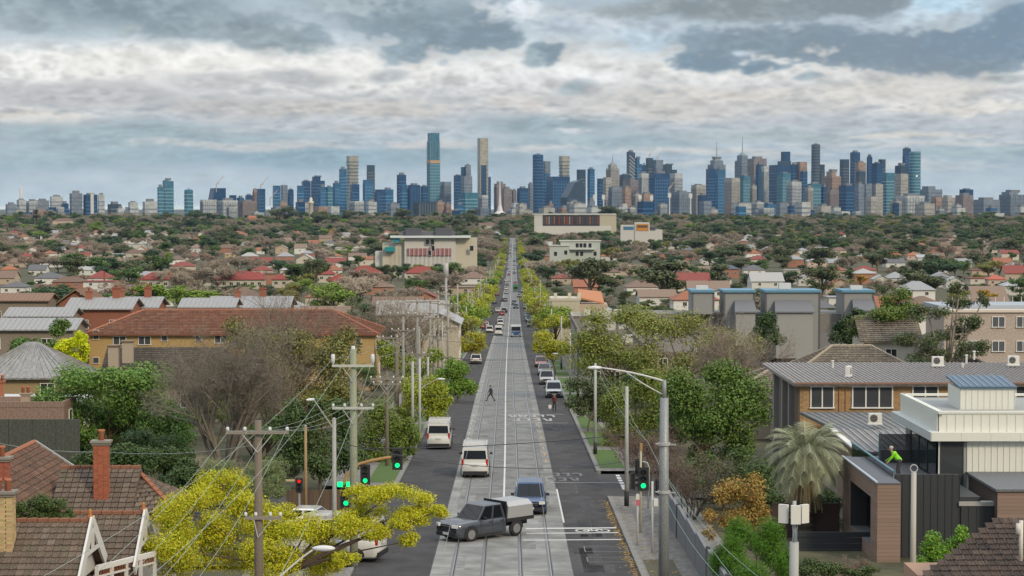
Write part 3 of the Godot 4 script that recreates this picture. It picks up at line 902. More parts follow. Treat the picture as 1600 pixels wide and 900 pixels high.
	grown("street_tree", "yellow street tree beside the far white parked car", 318, 738, [[735, 530, 24, 15, 0], [745, 540, 18, 14, 0], [715, 540, 18, 16, 0], [722, 548, 22, 12, 0]], 5525, 0.294, [0.450, 0.392, 0.038], bark, 46)
	# right side
	grown("street_tree", "yellow street tree beside the silver parked cars", 268, 868, [[858, 535, 28, 18, 0], [845, 525, 18, 12, 2], [880, 548, 20, 16, 0], [862, 552, 22, 12, 0], [842, 542, 10, 12, 0]], 8500, 0.276, [0.420, 0.384, 0.038], bark, 47)
	grown("evergreen_tree", "dark grey-green tree on the right nature strip behind a white pole", 172, 918, [[912, 610, 34, 24, 0], [935, 630, 32, 26, 2], [900, 635, 20, 20, 0], [950, 605, 22, 20, 3], [945, 655, 26, 20, 1]], 11900, 0.221, [0.09, 0.108, 0.06], bark, 48)
	grown("olive_tree", "broad olive green tree topping the right-hand grove", 215, 960, [[930, 520, 50, 36, 0], [985, 508, 54, 30, 2], [905, 545, 36, 34, 0], [960, 555, 60, 40, 0], [930, 585, 50, 34, -2], [1000, 580, 40, 30, -2]], 17425, 0.276, [0.235, 0.245, 0.058], bark, 49)
	grown("olive_tree", "pale olive tree in the middle of the right-hand grove", 205, 1060, [[1040, 510, 52, 30, 0], [1090, 522, 52, 34, 2], [1040, 555, 56, 38, 0], [1105, 560, 48, 34, 0], [1150, 545, 44, 34, 2], [1060, 595, 60, 34, -2]], 14450, 0.276, [0.265, 0.255, 0.085], bark, 50)
	bare_grown("pale bare tree at the right edge of the grove", 196, 1150, 505, 66, [0.27, 0.225, 0.175], 51, 8, 6500, 0.013)
	grown("green_tree", "leafy green tree with brown trunks behind the big lamp post", 135, 1085, [[1075, 615, 52, 40, 0], [1130, 598, 50, 34, 1], [1172, 625, 42, 46, 0], [1120, 640, 60, 46, 0], [1110, 660, 50, 36, -1], [1160, 680, 36, 40, 0], [1060, 665, 36, 30, 2], [1110, 710, 40, 30, 1]], 29750, 0.221, [0.120, 0.185, 0.040], [0.24, 0.14, 0.09], 52)
	grown("green_tree", "yellowish green tree left of the big lamp post", 158, 1000, [[990, 600, 46, 36, 0], [1018, 632, 42, 40, 0], [970, 640, 36, 36, 0], [1000, 678, 46, 34, 1], [960, 690, 30, 26, 0]], 14875, 0.221, [0.185, 0.215, 0.045], bark, 53)
	bare_grown("brown bare shrub behind the right traffic lights", 128, 1010, 668, 74, [0.15, 0.105, 0.085], 54, 9, 6000)
	bare_grown("brown bare shrub over the grey fence", 112, 1075, 690, 56, [0.15, 0.115, 0.09], 55, 8, 5000)
	grown("autumn_shrub", "orange autumn shrub beside the grey fence", 97, 1150, [[1135, 770, 28, 30, 0], [1170, 765, 34, 36, 0], [1120, 810, 26, 22, 0], [1160, 815, 36, 30, 0], [1110, 830, 14, 14, 0], [1190, 790, 20, 28, 0]], 7000, 0.138, [0.40, 0.245, 0.085], bark, 56)
	grown("green_shrub", "bright green upright conifer shrub in front of the orange shrub", 83, 1180, [[1150, 850, 32, 40, 0], [1185, 838, 34, 34, 0], [1215, 860, 30, 40, 0], [1130, 880, 24, 26, 0], [1170, 890, 50, 30, -1], [1230, 885, 24, 28, 0]], 31875, 0.138, [0.115, 0.23, 0.03], bark, 57, 0.2, 0.85, -1.0)
	grown("green_shrub", "glossy light green shrub by the dark clad wall", 93, 1485, [[1465, 850, 28, 24, 0], [1500, 840, 26, 22, 0], [1480, 875, 44, 24, 0], [1450, 885, 22, 18, 0], [1525, 855, 12, 12, 0]], 8925, 0.156, [0.196, 0.334, 0.043], bark, 58, 0.4)
	grown("green_shrub", "dark undergrowth at the foot of the palm", 108, 1290, [[1270, 800, 30, 34, 0], [1300, 830, 24, 26, 0], [1250, 830, 24, 30, 0], [1290, 780, 26, 20, 2]], 9562, 0.184, [0.065, 0.123, 0.032], bark, 59)
	bare_grown("dry bare shrub under the brown box window", 92, 1330, 870, 46, [0.22, 0.16, 0.13], 60, 7, 2200, 0.006)
	palm(1258, 106, 712)
	grown("gum_tree", "open grey-green gum tree rising behind the metal-roofed flats", 168, 1476, [[1450, 490, 34, 16, 0], [1480, 520, 40, 16, 2], [1430, 535, 36, 18, 0], [1510, 500, 24, 20, 1], [1520, 545, 30, 16, 0], [1450, 555, 40, 14, 0], [1490, 470, 30, 14, 2], [1535, 470, 10, 14, 1], [1500, 450, 20, 10, 1]], 11050, 0.257, [0.105, 0.13, 0.075], [0.30, 0.26, 0.21], 61, 0.4, 0.9, 0.0, 3)
	grown("green_tree", "rounded light green tree beside the solar panel roof", 222, 1370, [[1375, 490, 40, 22, 0], [1405, 470, 30, 20, 2], [1350, 510, 30, 18, 0], [1420, 495, 26, 24, 0]], 11050, 0.294, [0.138, 0.189, 0.043], bark, 62)
	grown("evergreen_tree", "dark green tree right of the tall grey boxes", 236, 1318, [[1325, 500, 18, 16, 0], [1310, 520, 18, 20, 0], [1330, 525, 18, 16, 0], [1340, 490, 12, 10, 0]], 6375, 0.312, [0.052, 0.087, 0.041], bark, 63)
	grown("evergreen_tree", "dark green tree in front of the tall grey boxes", 250, 1200, [[1200, 510, 20, 20, 0], [1205, 530, 24, 18, 0], [1185, 525, 14, 18, 0]], 6375, 0.312, [0.061, 0.104, 0.041], bark, 64)
	for q in [[100, 590, "dense dark green dome tree"], [335, 600, "tangled bare tree"], [480, 560, "big olive brown tree"], [970, 530, "broad olive grove"], [1130, 640, "leafy green tree by the lamp post"], [1258, 712, "silvery palm"], [1478, 500, "open gum tree"], [112, 545, "vivid yellow tree"]]:
		landmark(q[0], q[1], "the " + q[2])

# ---------------------------------------------------------------- building pieces
var shapes := {}
var shown := []      # houses to keep in sight: px, half width, py, depth
func win(parent: Node, at: Vector3, w: float, h: float, turn := 0.0, n := 2, frame: Material = null, dark := 0.03) -> void:
	var key := "%.2f %.2f %d" % [w, h, n]
	if not shapes.has(key):
		var b := MB.new()
		var t := clampf(w * 0.05, 0.05, 0.09)
		b.box(Vector3(0, h * 0.5 - t * 0.5, 0), Vector3(w, t, 0.12)); b.box(Vector3(0, -h * 0.5 + t * 0.5, 0.02), Vector3(w + 0.1, t, 0.18))
		for i in n + 1:
			b.box(Vector3(lerpf(-w * 0.5 + t * 0.5, w * 0.5 - t * 0.5, float(i) / n), 0, -0.002), Vector3(t, h - t * 2.0, 0.1))
		var p := MB.new()
		p.box(Vector3.ZERO, Vector3(w / n - t, h - t * 2.0, 0.03))
		shapes[key] = [b.done(), p.done()]
	var f := obj("window", shapes[key][0], frame if frame else M(0.72, 0.72, 0.70, 0.6), parent)
	f.transform = Transform3D(Basis(Vector3.UP, turn), at)
	for i in n:
		var p := obj("pane", shapes[key][1], glass(dark, dark * 1.1, dark * 1.25), f)
		p.position = Vector3(w * (i + 0.5) / n - w * 0.5, 0, 0.0)

func wins(parent: Node, x0: float, x1: float, y: float, z: float, n: int, w: float, h: float, frame: Material = null) -> void:
	for i in n:
		win(parent, Vector3(lerpf(x0, x1, (i + 0.5) / n), y, z), w, h, 0.0, 2 if w > 0.9 else 1, frame)

func block(parent: Node, called: String, x0: float, x1: float, y0: float, y1: float, z0: float, z1: float, m: Material) -> MeshInstance3D:
	var o := obj(called, one_box(Vector3(x1 - x0, y1 - y0, absf(z1 - z0))), m, parent)
	o.position = Vector3((x0 + x1) * 0.5, (y0 + y1) * 0.5, (z0 + z1) * 0.5)
	return o

# tiles laid over a roof plane a (eave left) b (eave right) c (ridge right) d (ridge left): the first `single` are pieces of their own
var tile_mesh := {}
func tiles(parent: Node, a: Vector3, b: Vector3, c: Vector3, d: Vector3, course: float, wide: float, tones: Array, single := 0) -> int:
	var up := ((d + c) * 0.5 - (a + b) * 0.5)
	var n := maxi(1, int(round(up.length() / course)))
	var x := (b - a).normalized()
	var y := x.cross(up).normalized()
	if y.y < 0: y = -y
	var z := x.cross(y).normalized()          # down or up the slope, whichever keeps the basis right-handed
	var key := "%.2f %.2f" % [course, wide]
	if not tile_mesh.has(key):
		var t := MB.new()
		t.box(Vector3(0, 0.012, 0), Vector3(wide * 0.985, 0.03, course * 1.12))
		t.box(Vector3(wide * 0.36, 0.03, 0), Vector3(wide * 0.24, 0.035, course * 1.12))
		t.box(Vector3(-wide * 0.05, 0.025, 0), Vector3(wide * 0.14, 0.018, course * 1.12))
		tile_mesh[key] = t.done()
	var rest := MB.new()
	rest.tint = true
	var made := 0
	for i in n:
		var t0 := (i + 0.5) / n
		var l := a.lerp(d, t0); var r := b.lerp(c, t0)
		var m := int((r - l).length() / wide)
		for k in m:
			var p := l.lerp(r, (k + 0.5) / maxi(m, 1)) + y * (0.035 + rng.randf() * 0.008)
			var bs := Basis(x, y, z).rotated(x, (0.13 if z.y > 0 else -0.13)).rotated(y, rng.randfn(0, 0.012))
			var q: Array = tones[int(pow(rng.randf(), 1.4) * tones.size())]
			if made < single:
				var o := obj("tile", tile_mesh[key], M(q[0], q[1], q[2], 0.95, 0.0, 3, 0.9), parent)
				o.transform = Transform3D(bs, p)
				made += 1
			else:
				var g := rng.randf_range(0.85, 1.05)
				rest.col = Color(q[0] * g, q[1] * g, q[2] * g)
				rest.box(p, Vector3(wide * 0.97, 0.03, course * 1.12), bs)
				rest.box(p + bs.x * wide * 0.36 + bs.y * 0.02, Vector3(wide * 0.24, 0.035, course * 1.12), bs)
	if not rest.v.is_empty():
		stuff(obj("tiles", rest.done(), painted(1.15, 1.15, 1.15, 0.95, 3, 0.9), parent))
	return made

func caps(parent: Node, a: Vector3, b: Vector3, m: Material, step := 0.4) -> void:      # ridge tiles in a row
	var t := MB.new()
	var n := maxi(1, int((b - a).length() / step))
	for i in n:
		var p := a.lerp(b, float(i) / n); var q := a.lerp(b, (i + 0.94) / n)
		t.tube([p + Vector3(0, 0.03, 0), q + Vector3(0, 0.045, 0)], [0.11, 0.125], 6)
	obj("ridge_caps", t.done(), m, parent)

func chimney(parent: Node, at: Vector3, w: float, h: float, brick: Array, pots := 1, cap: Material = null, bricks := false) -> Node3D:
	var m := M(brick[0], brick[1], brick[2], 0.95, 0.0, 0, 2.0)
	var o := block(parent, "chimney", at.x - w * 0.5, at.x + w * 0.5, at.y, at.y + h, at.z - w * 0.35, at.z + w * 0.35, m if not bricks else M(brick[0] * 1.25, brick[1] * 1.3, brick[2] * 1.35, 0.95, 0.0, 0, 2.0))
	if bricks:
		var b := MB.new()
		b.tint = true
		for i in int(h / 0.086):
			for s in 4:
				var across := w if s % 2 == 0 else w * 0.7
				var n := maxi(2, int(round(across / 0.24)))
				for k in n:
					var g := rng.randf_range(0.72, 1.05)
					b.col = Color(brick[0] * g, brick[1] * g * rng.randf_range(0.85, 1.05), brick[2] * g)
					var bs := Basis(Vector3.UP, s * PI * 0.5)
					var u := ((k + 0.5 + (0.25 if i % 2 else -0.25) * (0.6 if k > 0 and k < n - 1 else 0.0)) / n - 0.5) * across
					b.box(bs * Vector3(u, 0, (w * 0.35 if s % 2 == 0 else w * 0.5)) + Vector3(0, -h * 0.5 + 0.043 + i * 0.086, 0), Vector3(across / n - 0.012, 0.074, 0.016), bs)
		stuff(obj("bricks", b.done(), painted(1, 1, 1), o))
	var cm := cap if cap else m
	for q in [[0.06, 0.1, 0.0], [0.12, 0.1, 0.1]]:
		var k := obj("chimney_cap", one_box(Vector3(w + q[0] * 2, q[1], w * 0.7 + q[0] * 2)), cm, o)
		k.position.y = h * 0.5 + q[1] * 0.5 + q[2]
	for i in pots:
		var t := MB.new()
		t.lathe([[0.0, 0.0], [0.13, 0.0], [0.11, 0.35], [0.15, 0.38], [0.15, 0.46], [0.09, 0.46], [0.09, 0.3], [0, 0.3]], 10)
		var p := obj("chimney_pot", t.done(true), M(0.36, 0.13, 0.07, 0.9), o)
		p.position = Vector3((i - (pots - 1) * 0.5) * 0.38, h * 0.5 + 0.2, 0)
	return o

# a roof over a rectangle, ridge along x or z; returns its planes
func roof(parent: Node, w: float, l: float, y: float, kind: String, pitch: float, m: Material, eave := 0.5, at := Vector3.ZERO) -> Array:
	var x := w * 0.5 + eave; var z := l * 0.5 + eave
	var b := MB.new()
	var t := Vector3(0, -0.14, 0)
	var e := [Vector3(-x, y, z), Vector3(x, y, z), Vector3(x, y, -z), Vector3(-x, y, -z)]
	for i in 4: e[i] += at
	var planes := []
	if kind == "flat":
		b.slab(e, Vector3(0, -0.25, 0))
		planes = []
	elif kind == "skillion":
		var r := Vector3(0, z * 2.0 * pitch, 0)
		b.slab([e[0], e[1], e[2] + r, e[3] + r], t)
		planes = [[e[0], e[1], e[2] + r, e[3] + r]]
	else:
		var long_x := (kind == "hip" and w >= l) or kind == "gable_x"
		var run := z if long_x else x
		var top := y + run * pitch
		var cut := run if kind == "hip" else 0.0
		var p: Vector3; var q: Vector3
		if long_x:
			p = at + Vector3(-x + cut, top, 0); q = at + Vector3(x - cut, top, 0)
			planes = [[e[0], e[1], q, p], [e[2], e[3], p, q]]
			if kind == "hip": planes += [[e[1], e[2], q, q], [e[3], e[0], p, p]]
		else:
			p = at + Vector3(0, top, z - cut); q = at + Vector3(0, top, -z + cut)
			planes = [[e[1], e[2], q, p], [e[3], e[0], p, q]]
			if kind == "hip": planes += [[e[0], e[1], p, p], [e[2], e[3], q, q]]
		for k in planes: b.slab(k if k[2] != k[3] else [k[0], k[1], k[2]], t)
	obj("roof", b.done(), m, parent)
	return planes

func gable_wall(parent: Node, w: float, l: float, y: float, kind: String, pitch: float, eave: float, m: Material) -> void:
	for s in [-1.0, 1.0]:
		var b := MB.new()
		if kind == "gable_z":
			b.slab([Vector3(-w * 0.5, y, s * (l * 0.5 - 0.01)), Vector3(w * 0.5, y, s * (l * 0.5 - 0.01)), Vector3(0, y + w * 0.5 * pitch, s * (l * 0.5 - 0.01))], Vector3(0, 0, -s * 0.2))
		else:
			b.slab([Vector3(s * (w * 0.5 - 0.01), y, -l * 0.5), Vector3(s * (w * 0.5 - 0.01), y, l * 0.5), Vector3(s * (w * 0.5 - 0.01), y + l * 0.5 * pitch, 0)], Vector3(-s * 0.2, 0, 0))
		obj("gable", b.done(), m, parent)

# a whole house: c = {w, l, h, kind, pitch, wall, roof, eave, floors, win, chim, tile}
func house(called: String, label: String, at: Vector3, c: Dictionary, turn := 0.0, category := "house", group := "") -> Node3D:
	var o := thing(called, label, category, at, turn, group)
	var w: float = c.w; var l: float = c.l; var h: float = c.h
	var wall: Material = c.wall
	var eave: float = c.get("eave", 0.5)
	var pitch: float = c.get("pitch", 0.5)
	block(o, "wall", -w * 0.5, w * 0.5, -1.0, h, -l * 0.5, l * 0.5, wall)
	var planes := roof(o, w, l, h + 0.02, c.kind, pitch, c.roof, eave if eave > 0.0 else -0.05)
	if c.kind.begins_with("gable"): gable_wall(o, w, l, h, c.kind, pitch, eave, wall)
	if c.kind == "flat" and c.get("parapet", 0.0) > 0.0:
		var p: float = c.parapet
		var pb := MB.new()
		for s in [[0, 1], [0, -1]]: pb.box(Vector3(0, h + p * 0.5, s[1] * (l * 0.5 - 0.1)), Vector3(w + 0.06, p, 0.26))
		for s in [-1, 1]: pb.box(Vector3(s * (w * 0.5 - 0.1), h + p * 0.5, 0), Vector3(0.26, p, l - 0.5))
		obj("parapet", pb.done(), wall, o)
	var floors: int = c.get("floors", 1 if h < 4.2 else 2)
	var n: int = c.get("win", maxi(2, int(w / 3.2)))
	for f in floors:
		var y := h * (f + 0.56) / floors
		wins(o, -w * 0.5, w * 0.5, y, l * 0.5 + 0.02, n, c.get("ww", 1.3), c.get("wh", 1.25), c.get("frame", null))
		for k in maxi(1, int(l / 4.5)):
			for s in [-1.0, 1.0]:
				win(o, Vector3(s * (w * 0.5 + 0.02), y, lerpf(-l * 0.5, l * 0.5, (k + 0.5) / maxi(1, int(l / 4.5)))), 1.0, c.get("wh", 1.25), s * PI * 0.5, 1, c.get("frame", null))
	for q in c.get("chim", []):
		chimney(o, Vector3(q[0], h - 0.2, q[1]), q[2], q[3], q[4], q[5])
	if c.has("tile"):
		var made := 0
		for p in planes:
			made += tiles(o, p[0], p[1], p[2], p[3], c.get("course", 0.34), c.get("tw", 0.34), c.tile, maxi(0, c.get("single", 0) - made))
	if c.has("ribs"):
		var rb := MB.new()
		for p in planes:
			var m := int((p[1] - p[0]).length() / c.get("pitch_rib", 0.6))
			for i in m:
				var t := (i + 0.5) / m
				rb.bar(p[0].lerp(p[1], t) + Vector3(0, 0.03, 0), p[3].lerp(p[2], t) + Vector3(0, 0.03, 0), 0.08, 0.06)
		stuff(obj("roof_ribs", rb.done(), c.roof, o))
	if c.has("caps") and planes.size() > 1:
		caps(o, planes[0][3], planes[0][2], c.caps, 0.6)
		if c.kind == "hip":
			for p in planes.slice(2):
				caps(o, p[0], p[2], c.caps, 0.6); caps(o, p[1], p[2], c.caps, 0.6)
	var eye := proj(at + Vector3(0, h * 0.55, 0))
	shown.append([eye.x, w * 0.5 * F / -at.z, eye.y, -at.z])
	keep_out.append([at.x - w * 0.7, at.x + w * 0.7, -at.z - l * 0.7, -at.z + l * 0.7])
	return o

func air_unit(at: Vector3, label: String, turn := 0.0) -> void:
	var o := thing("air_conditioner", label, "air conditioner", at, turn, "air conditioning units on the flats")
	block(o, "casing", -0.42, 0.42, 0.08, 0.72, -0.17, 0.17, M(0.66, 0.66, 0.63, 0.5))
	block(o, "base", -0.46, 0.46, 0.0, 0.08, -0.2, 0.2, M(0.7, 0.7, 0.68, 0.7))
	var b := MB.new()
	b.disc(Vector3(-0.1, 0.4, 0.175), Vector3(0, 0, 1), 0.25, 16)
	obj("fan_opening", b.done(), M(0.03, 0.03, 0.035, 0.6), o)
	var g := MB.new()
	for i in 5: g.box(Vector3(-0.1, 0.2 + i * 0.1, 0.185), Vector3(0.52, 0.012, 0.012))
	obj("fan_guard", g.done(), M(0.5, 0.5, 0.48, 0.5), o)

const OLD := [[0.25, 0.185, 0.14], [0.275, 0.205, 0.155], [0.22, 0.165, 0.125], [0.31, 0.24, 0.185], [0.225, 0.18, 0.125]]
const TERRA := [[0.33, 0.135, 0.075], [0.29, 0.115, 0.07], [0.38, 0.17, 0.10], [0.26, 0.12, 0.08], [0.33, 0.19, 0.12]]
const STONY := [[0.31, 0.26, 0.195], [0.27, 0.225, 0.17], [0.35, 0.30, 0.225], [0.23, 0.195, 0.15]]
const BROWN := [[0.115, 0.082, 0.068], [0.145, 0.10, 0.08], [0.09, 0.068, 0.058], [0.17, 0.125, 0.10]]

# ---------------------------------------------------------------- the houses close by
func make_old_house() -> void:
	rng.seed = 101
	var o := thing("old_house", "old house with mossy brown tiled gables and white bargeboards", "house", on(80, 78))
	var org := o.position
	landmark(110, 800, "the mossy tiled gables")
	var white := M(0.74, 0.73, 0.70, 0.75, 0.0, 2, 1.0)
	var red := M(0.30, 0.10, 0.05, 0.9, 0.0, 0, 2.0)
	var under := M(0.11, 0.08, 0.06, 0.95)
	var left := 100
	# three gables whose ridges run across towards the street: left px, right px, ridge py, depth, run, pitch
	for q in [[-40.0, 143.0, 815.0, 76.5, 2.9, 0.80, 1], [60.0, 226.0, 803.0, 81.0, 2.3, 0.78, 1], [96.0, 221.0, 732.0, 87.5, 2.6, 0.70, 0]]:
		var p := pt(q[0], q[2], q[3]) - org; var r := pt(q[1], q[2], q[3]) - org
		r.y = p.y; r.z = p.z
		var fall := Vector3(0, -q[4] * q[5], q[4])
		var back := Vector3(0, -q[4] * q[5], -q[4])
		var b := MB.new()
		b.slab([p + fall, r + fall, r, p], Vector3(0, -0.16, 0)); b.slab([r + back, p + back, p, r], Vector3(0, -0.16, 0))
		obj("roof", b.done(), under, o)
		var made := tiles(o, p + fall, r + fall, r, p, 0.32, 0.30, OLD, left)
		tiles(o, r + back, p + back, p, r, 0.32, 0.30, OLD, 0)
		left = 100
		caps(o, p, r, M(0.26, 0.115, 0.065, 0.95, 0.0, 0, 2.0))
		var wb := MB.new()
		wb.box(Vector3((p.x + r.x) * 0.5 - 0.3, (p.y + fall.y) * 0.5 - 0.6, p.z), Vector3(r.x - p.x - 0.7, p.y + fall.y + 0.8, q[4] * 1.7))
		obj("wall", wb.done(), M(0.42, 0.20, 0.13, 0.95, 0.0, 0, 2.0) if q[6] else white, o)
		var gb := MB.new()
		gb.slab([r + fall + Vector3(-0.35, 0.1, -0.3), r + Vector3(-0.35, -0.2, 0), r + back + Vector3(-0.35, 0.1, 0.3)], Vector3(-0.2, 0, 0))
		obj("gable", gb.done(), white, o)
		if q[6]:
			# white bargeboards, finial, fretwork and verandah on the street side
			for s in [fall, back]:
				var k := MB.new()
				k.bar(r + Vector3(0.03, 0.02, 0), r + s * 1.06 + Vector3(0.03, 0.0, 0), 0.09, 0.50)
				obj("bargeboard", k.done(), white, o)
			var k2 := MB.new()
			k2.bar(r + Vector3(0.04, -1.1, -1.2), r + Vector3(0.04, -1.1, 1.2), 0.08, 0.14)
			k2.bar(r + Vector3(0.04, 0.1, 0), r + Vector3(0.04, -1.1, 0), 0.08, 0.12, Vector3.RIGHT)
			obj("fretwork", k2.done(), white, o)
			var fb := MB.new()
			fb.lathe([[0.0, 0.0], [0.09, 0.02], [0.12, 0.18], [0.05, 0.26], [0.09, 0.36], [0.0, 0.46]], 8)
			obj("finial", fb.done(true), M(0.40, 0.16, 0.05, 0.9), o).position = r + Vector3(-0.05, 0.05, 0)
	# big roof behind, its ridge running down the street
	var a := pt(53, 692, 93) - org
	var n := Vector3(a.x, a.y, a.z + 17.0)
	var e := Vector3(5.6, -5.6 * 0.66, 0); var g := Vector3(-5.6, -5.6 * 0.66, 0)
	var mb := MB.new()
	mb.slab([n + e, a + e, a, n], Vector3(0, -0.16, 0)); mb.slab([a + g, n + g, n, a], Vector3(0, -0.16, 0))
	obj("roof", mb.done(), under, o)
	tiles(o, n + e, a + e, a, n, 0.32, 0.30, [[0.29, 0.16, 0.105], [0.24, 0.15, 0.105], [0.33, 0.19, 0.13], [0.20, 0.13, 0.095]], 0)
	caps(o, n, a, M(0.40, 0.16, 0.09, 0.95, 0.0, 0, 2.0))
	var vb := MB.new()
	vb.bar(a + Vector3(0, 0.03, -0.1), a + e + Vector3(0, 0.03, -0.1), 0.12, 0.22)
	obj("bargeboard", vb.done(), M(0.34, 0.35, 0.36, 0.8), o)
	block(o, "wall", a.x - 5.0, a.x + 5.0, -1.0, a.y - 3.4, a.z + 0.3, n.z, M(0.42, 0.20, 0.13, 0.95, 0.0, 0, 2.0))
	# the hipped end of the rear roof, on the street side
	var h0 := pt(221, 732, 87.5) - org
	var hb := MB.new()
	var h1 := h0 + Vector3(1.9, -1.55, 2.4); var h2 := h0 + Vector3(1.9, -1.55, -2.4)
	hb.slab([h1, h2, h0 + Vector3(0, -0.35, 0)], Vector3(0, -0.14, 0))
	hb.slab([h0 + Vector3(0, -0.35, 0), h0 + Vector3(-0.4, -1.82, 2.6), h1], Vector3(0, -0.14, 0))
	obj("roof", hb.done(), under, o)
	tiles(o, h1, h2, h0 + Vector3(0, -0.35, 0), h0 + Vector3(0, -0.35, 0), 0.32, 0.30, OLD, 0)
	tiles(o, h0 + Vector3(-0.4, -1.82, 2.6), h1, h0 + Vector3(0, -0.35, 0), h0 + Vector3(0, -0.35, 0), 0.32, 0.30, OLD, 0)
	caps(o, h0 + Vector3(0, -0.3, 0), h1, M(0.40, 0.16, 0.09, 0.95, 0.0, 0, 2.0))
	block(o, "wall", h0.x - 1.5, h0.x + 1.3, -1.0, h0.y - 1.75, h0.z - 2.0, h0.z + 2.0, white)
	# verandah: posts, rail, fretted valance, rust-red doors behind
	var v := pt(192, 880, 78.5) - org
	var vb2 := MB.new()
	for i in 5: vb2.box(v + Vector3(-0.6 + i * 0.42, -1.4, 1.5 - i * 0.75), Vector3(0.13, 2.9, 0.13))
	for i in 5: obj("verandah_post", one_box(Vector3(0.14, 2.9, 0.14)), white, o).position = v + Vector3(-0.7 + i * 0.42, -1.3, 1.6 - i * 0.8)
	var rail := MB.new()
	rail.bar(v + Vector3(-0.7, 0.1, 1.6), v + Vector3(0.98, 0.1, -1.6), 0.14, 0.2)
	rail.bar(v + Vector3(-0.7, -0.25, 1.6), v + Vector3(0.98, -0.25, -1.6), 0.06, 0.08)
	obj("valance", rail.done(), white, o)
	for i in 22: obj("spindle", one_box(Vector3(0.05, 0.3, 0.05)), red, o).position = v + Vector3(-0.7, -0.1, 1.6).lerp(Vector3(0.98, -0.1, -1.6), (i + 0.5) / 22.0)
	for i in 3: obj("door", one_box(Vector3(0.08, 2.1, 0.95)), red, o).position = v + Vector3(-1.3 + i * 0.3, -1.6, 1.3 - i * 1.2)
	# chimneys
	var cp := pt(159, 777, 86.0) - org
	chimney(o, cp + Vector3(0, -0.6, 0), 0.62, 2.9, [0.37, 0.125, 0.065], 1, M(0.24, 0.22, 0.19, 0.95), true)
	var c2 := pt(6, 868, 75.5) - org
	chimney(o, c2 + Vector3(0, -0.8, 0), 0.80, 3.1, [0.52, 0.40, 0.20], 2, M(0.22, 0.20, 0.17, 0.95), true)
	var c3 := pt(4, 790, 84.0) - org
	chimney(o, c3, 0.6, 1.9, [0.34, 0.12, 0.07], 1, M(0.24, 0.22, 0.19, 0.95), true)
	keep_out.append([-40, -12, 60, 100])

func seams(parent: Node, x0: float, x1: float, y0: float, y1: float, z: float, step: float, m: Material) -> void:     # upright pans of standing-seam cladding
	var n := maxi(1, int(round((x1 - x0) / step)))
	for i in n:
		var w := (x1 - x0) / n
		var p := block(parent, "panel", x0 + i * w + 0.012, x0 + (i + 1) * w - 0.012, y0, y1, z, z + 0.03, m)
		var s := obj("seam", one_box(Vector3(0.03, y1 - y0, 0.05)), m, p)
		s.position = Vector3(w * 0.5, 0, 0.02)

func side_seams(parent: Node, x: float, y0: float, y1: float, z0: float, z1: float, step: float, m: Material) -> void:
	var n := maxi(1, int(round((z1 - z0) / step)))
	for i in n:
		var w := (z1 - z0) / n
		block(parent, "panel", x - 0.03, x, y0, y1, z0 + i * w + 0.02, z0 + (i + 1) * w - 0.02, m)

func boards(parent: Node, x0: float, x1: float, y0: float, y1: float, z: float, step: float, m: Array) -> void:
	var n := maxi(1, int(round((y1 - y0) / step)))
	for i in n:
		var h := (y1 - y0) / n
		block(parent, "board", x0, x1, y0 + i * h + 0.004, y0 + (i + 1) * h - 0.004, z, z + 0.03, m[rng.randi() % m.size()])

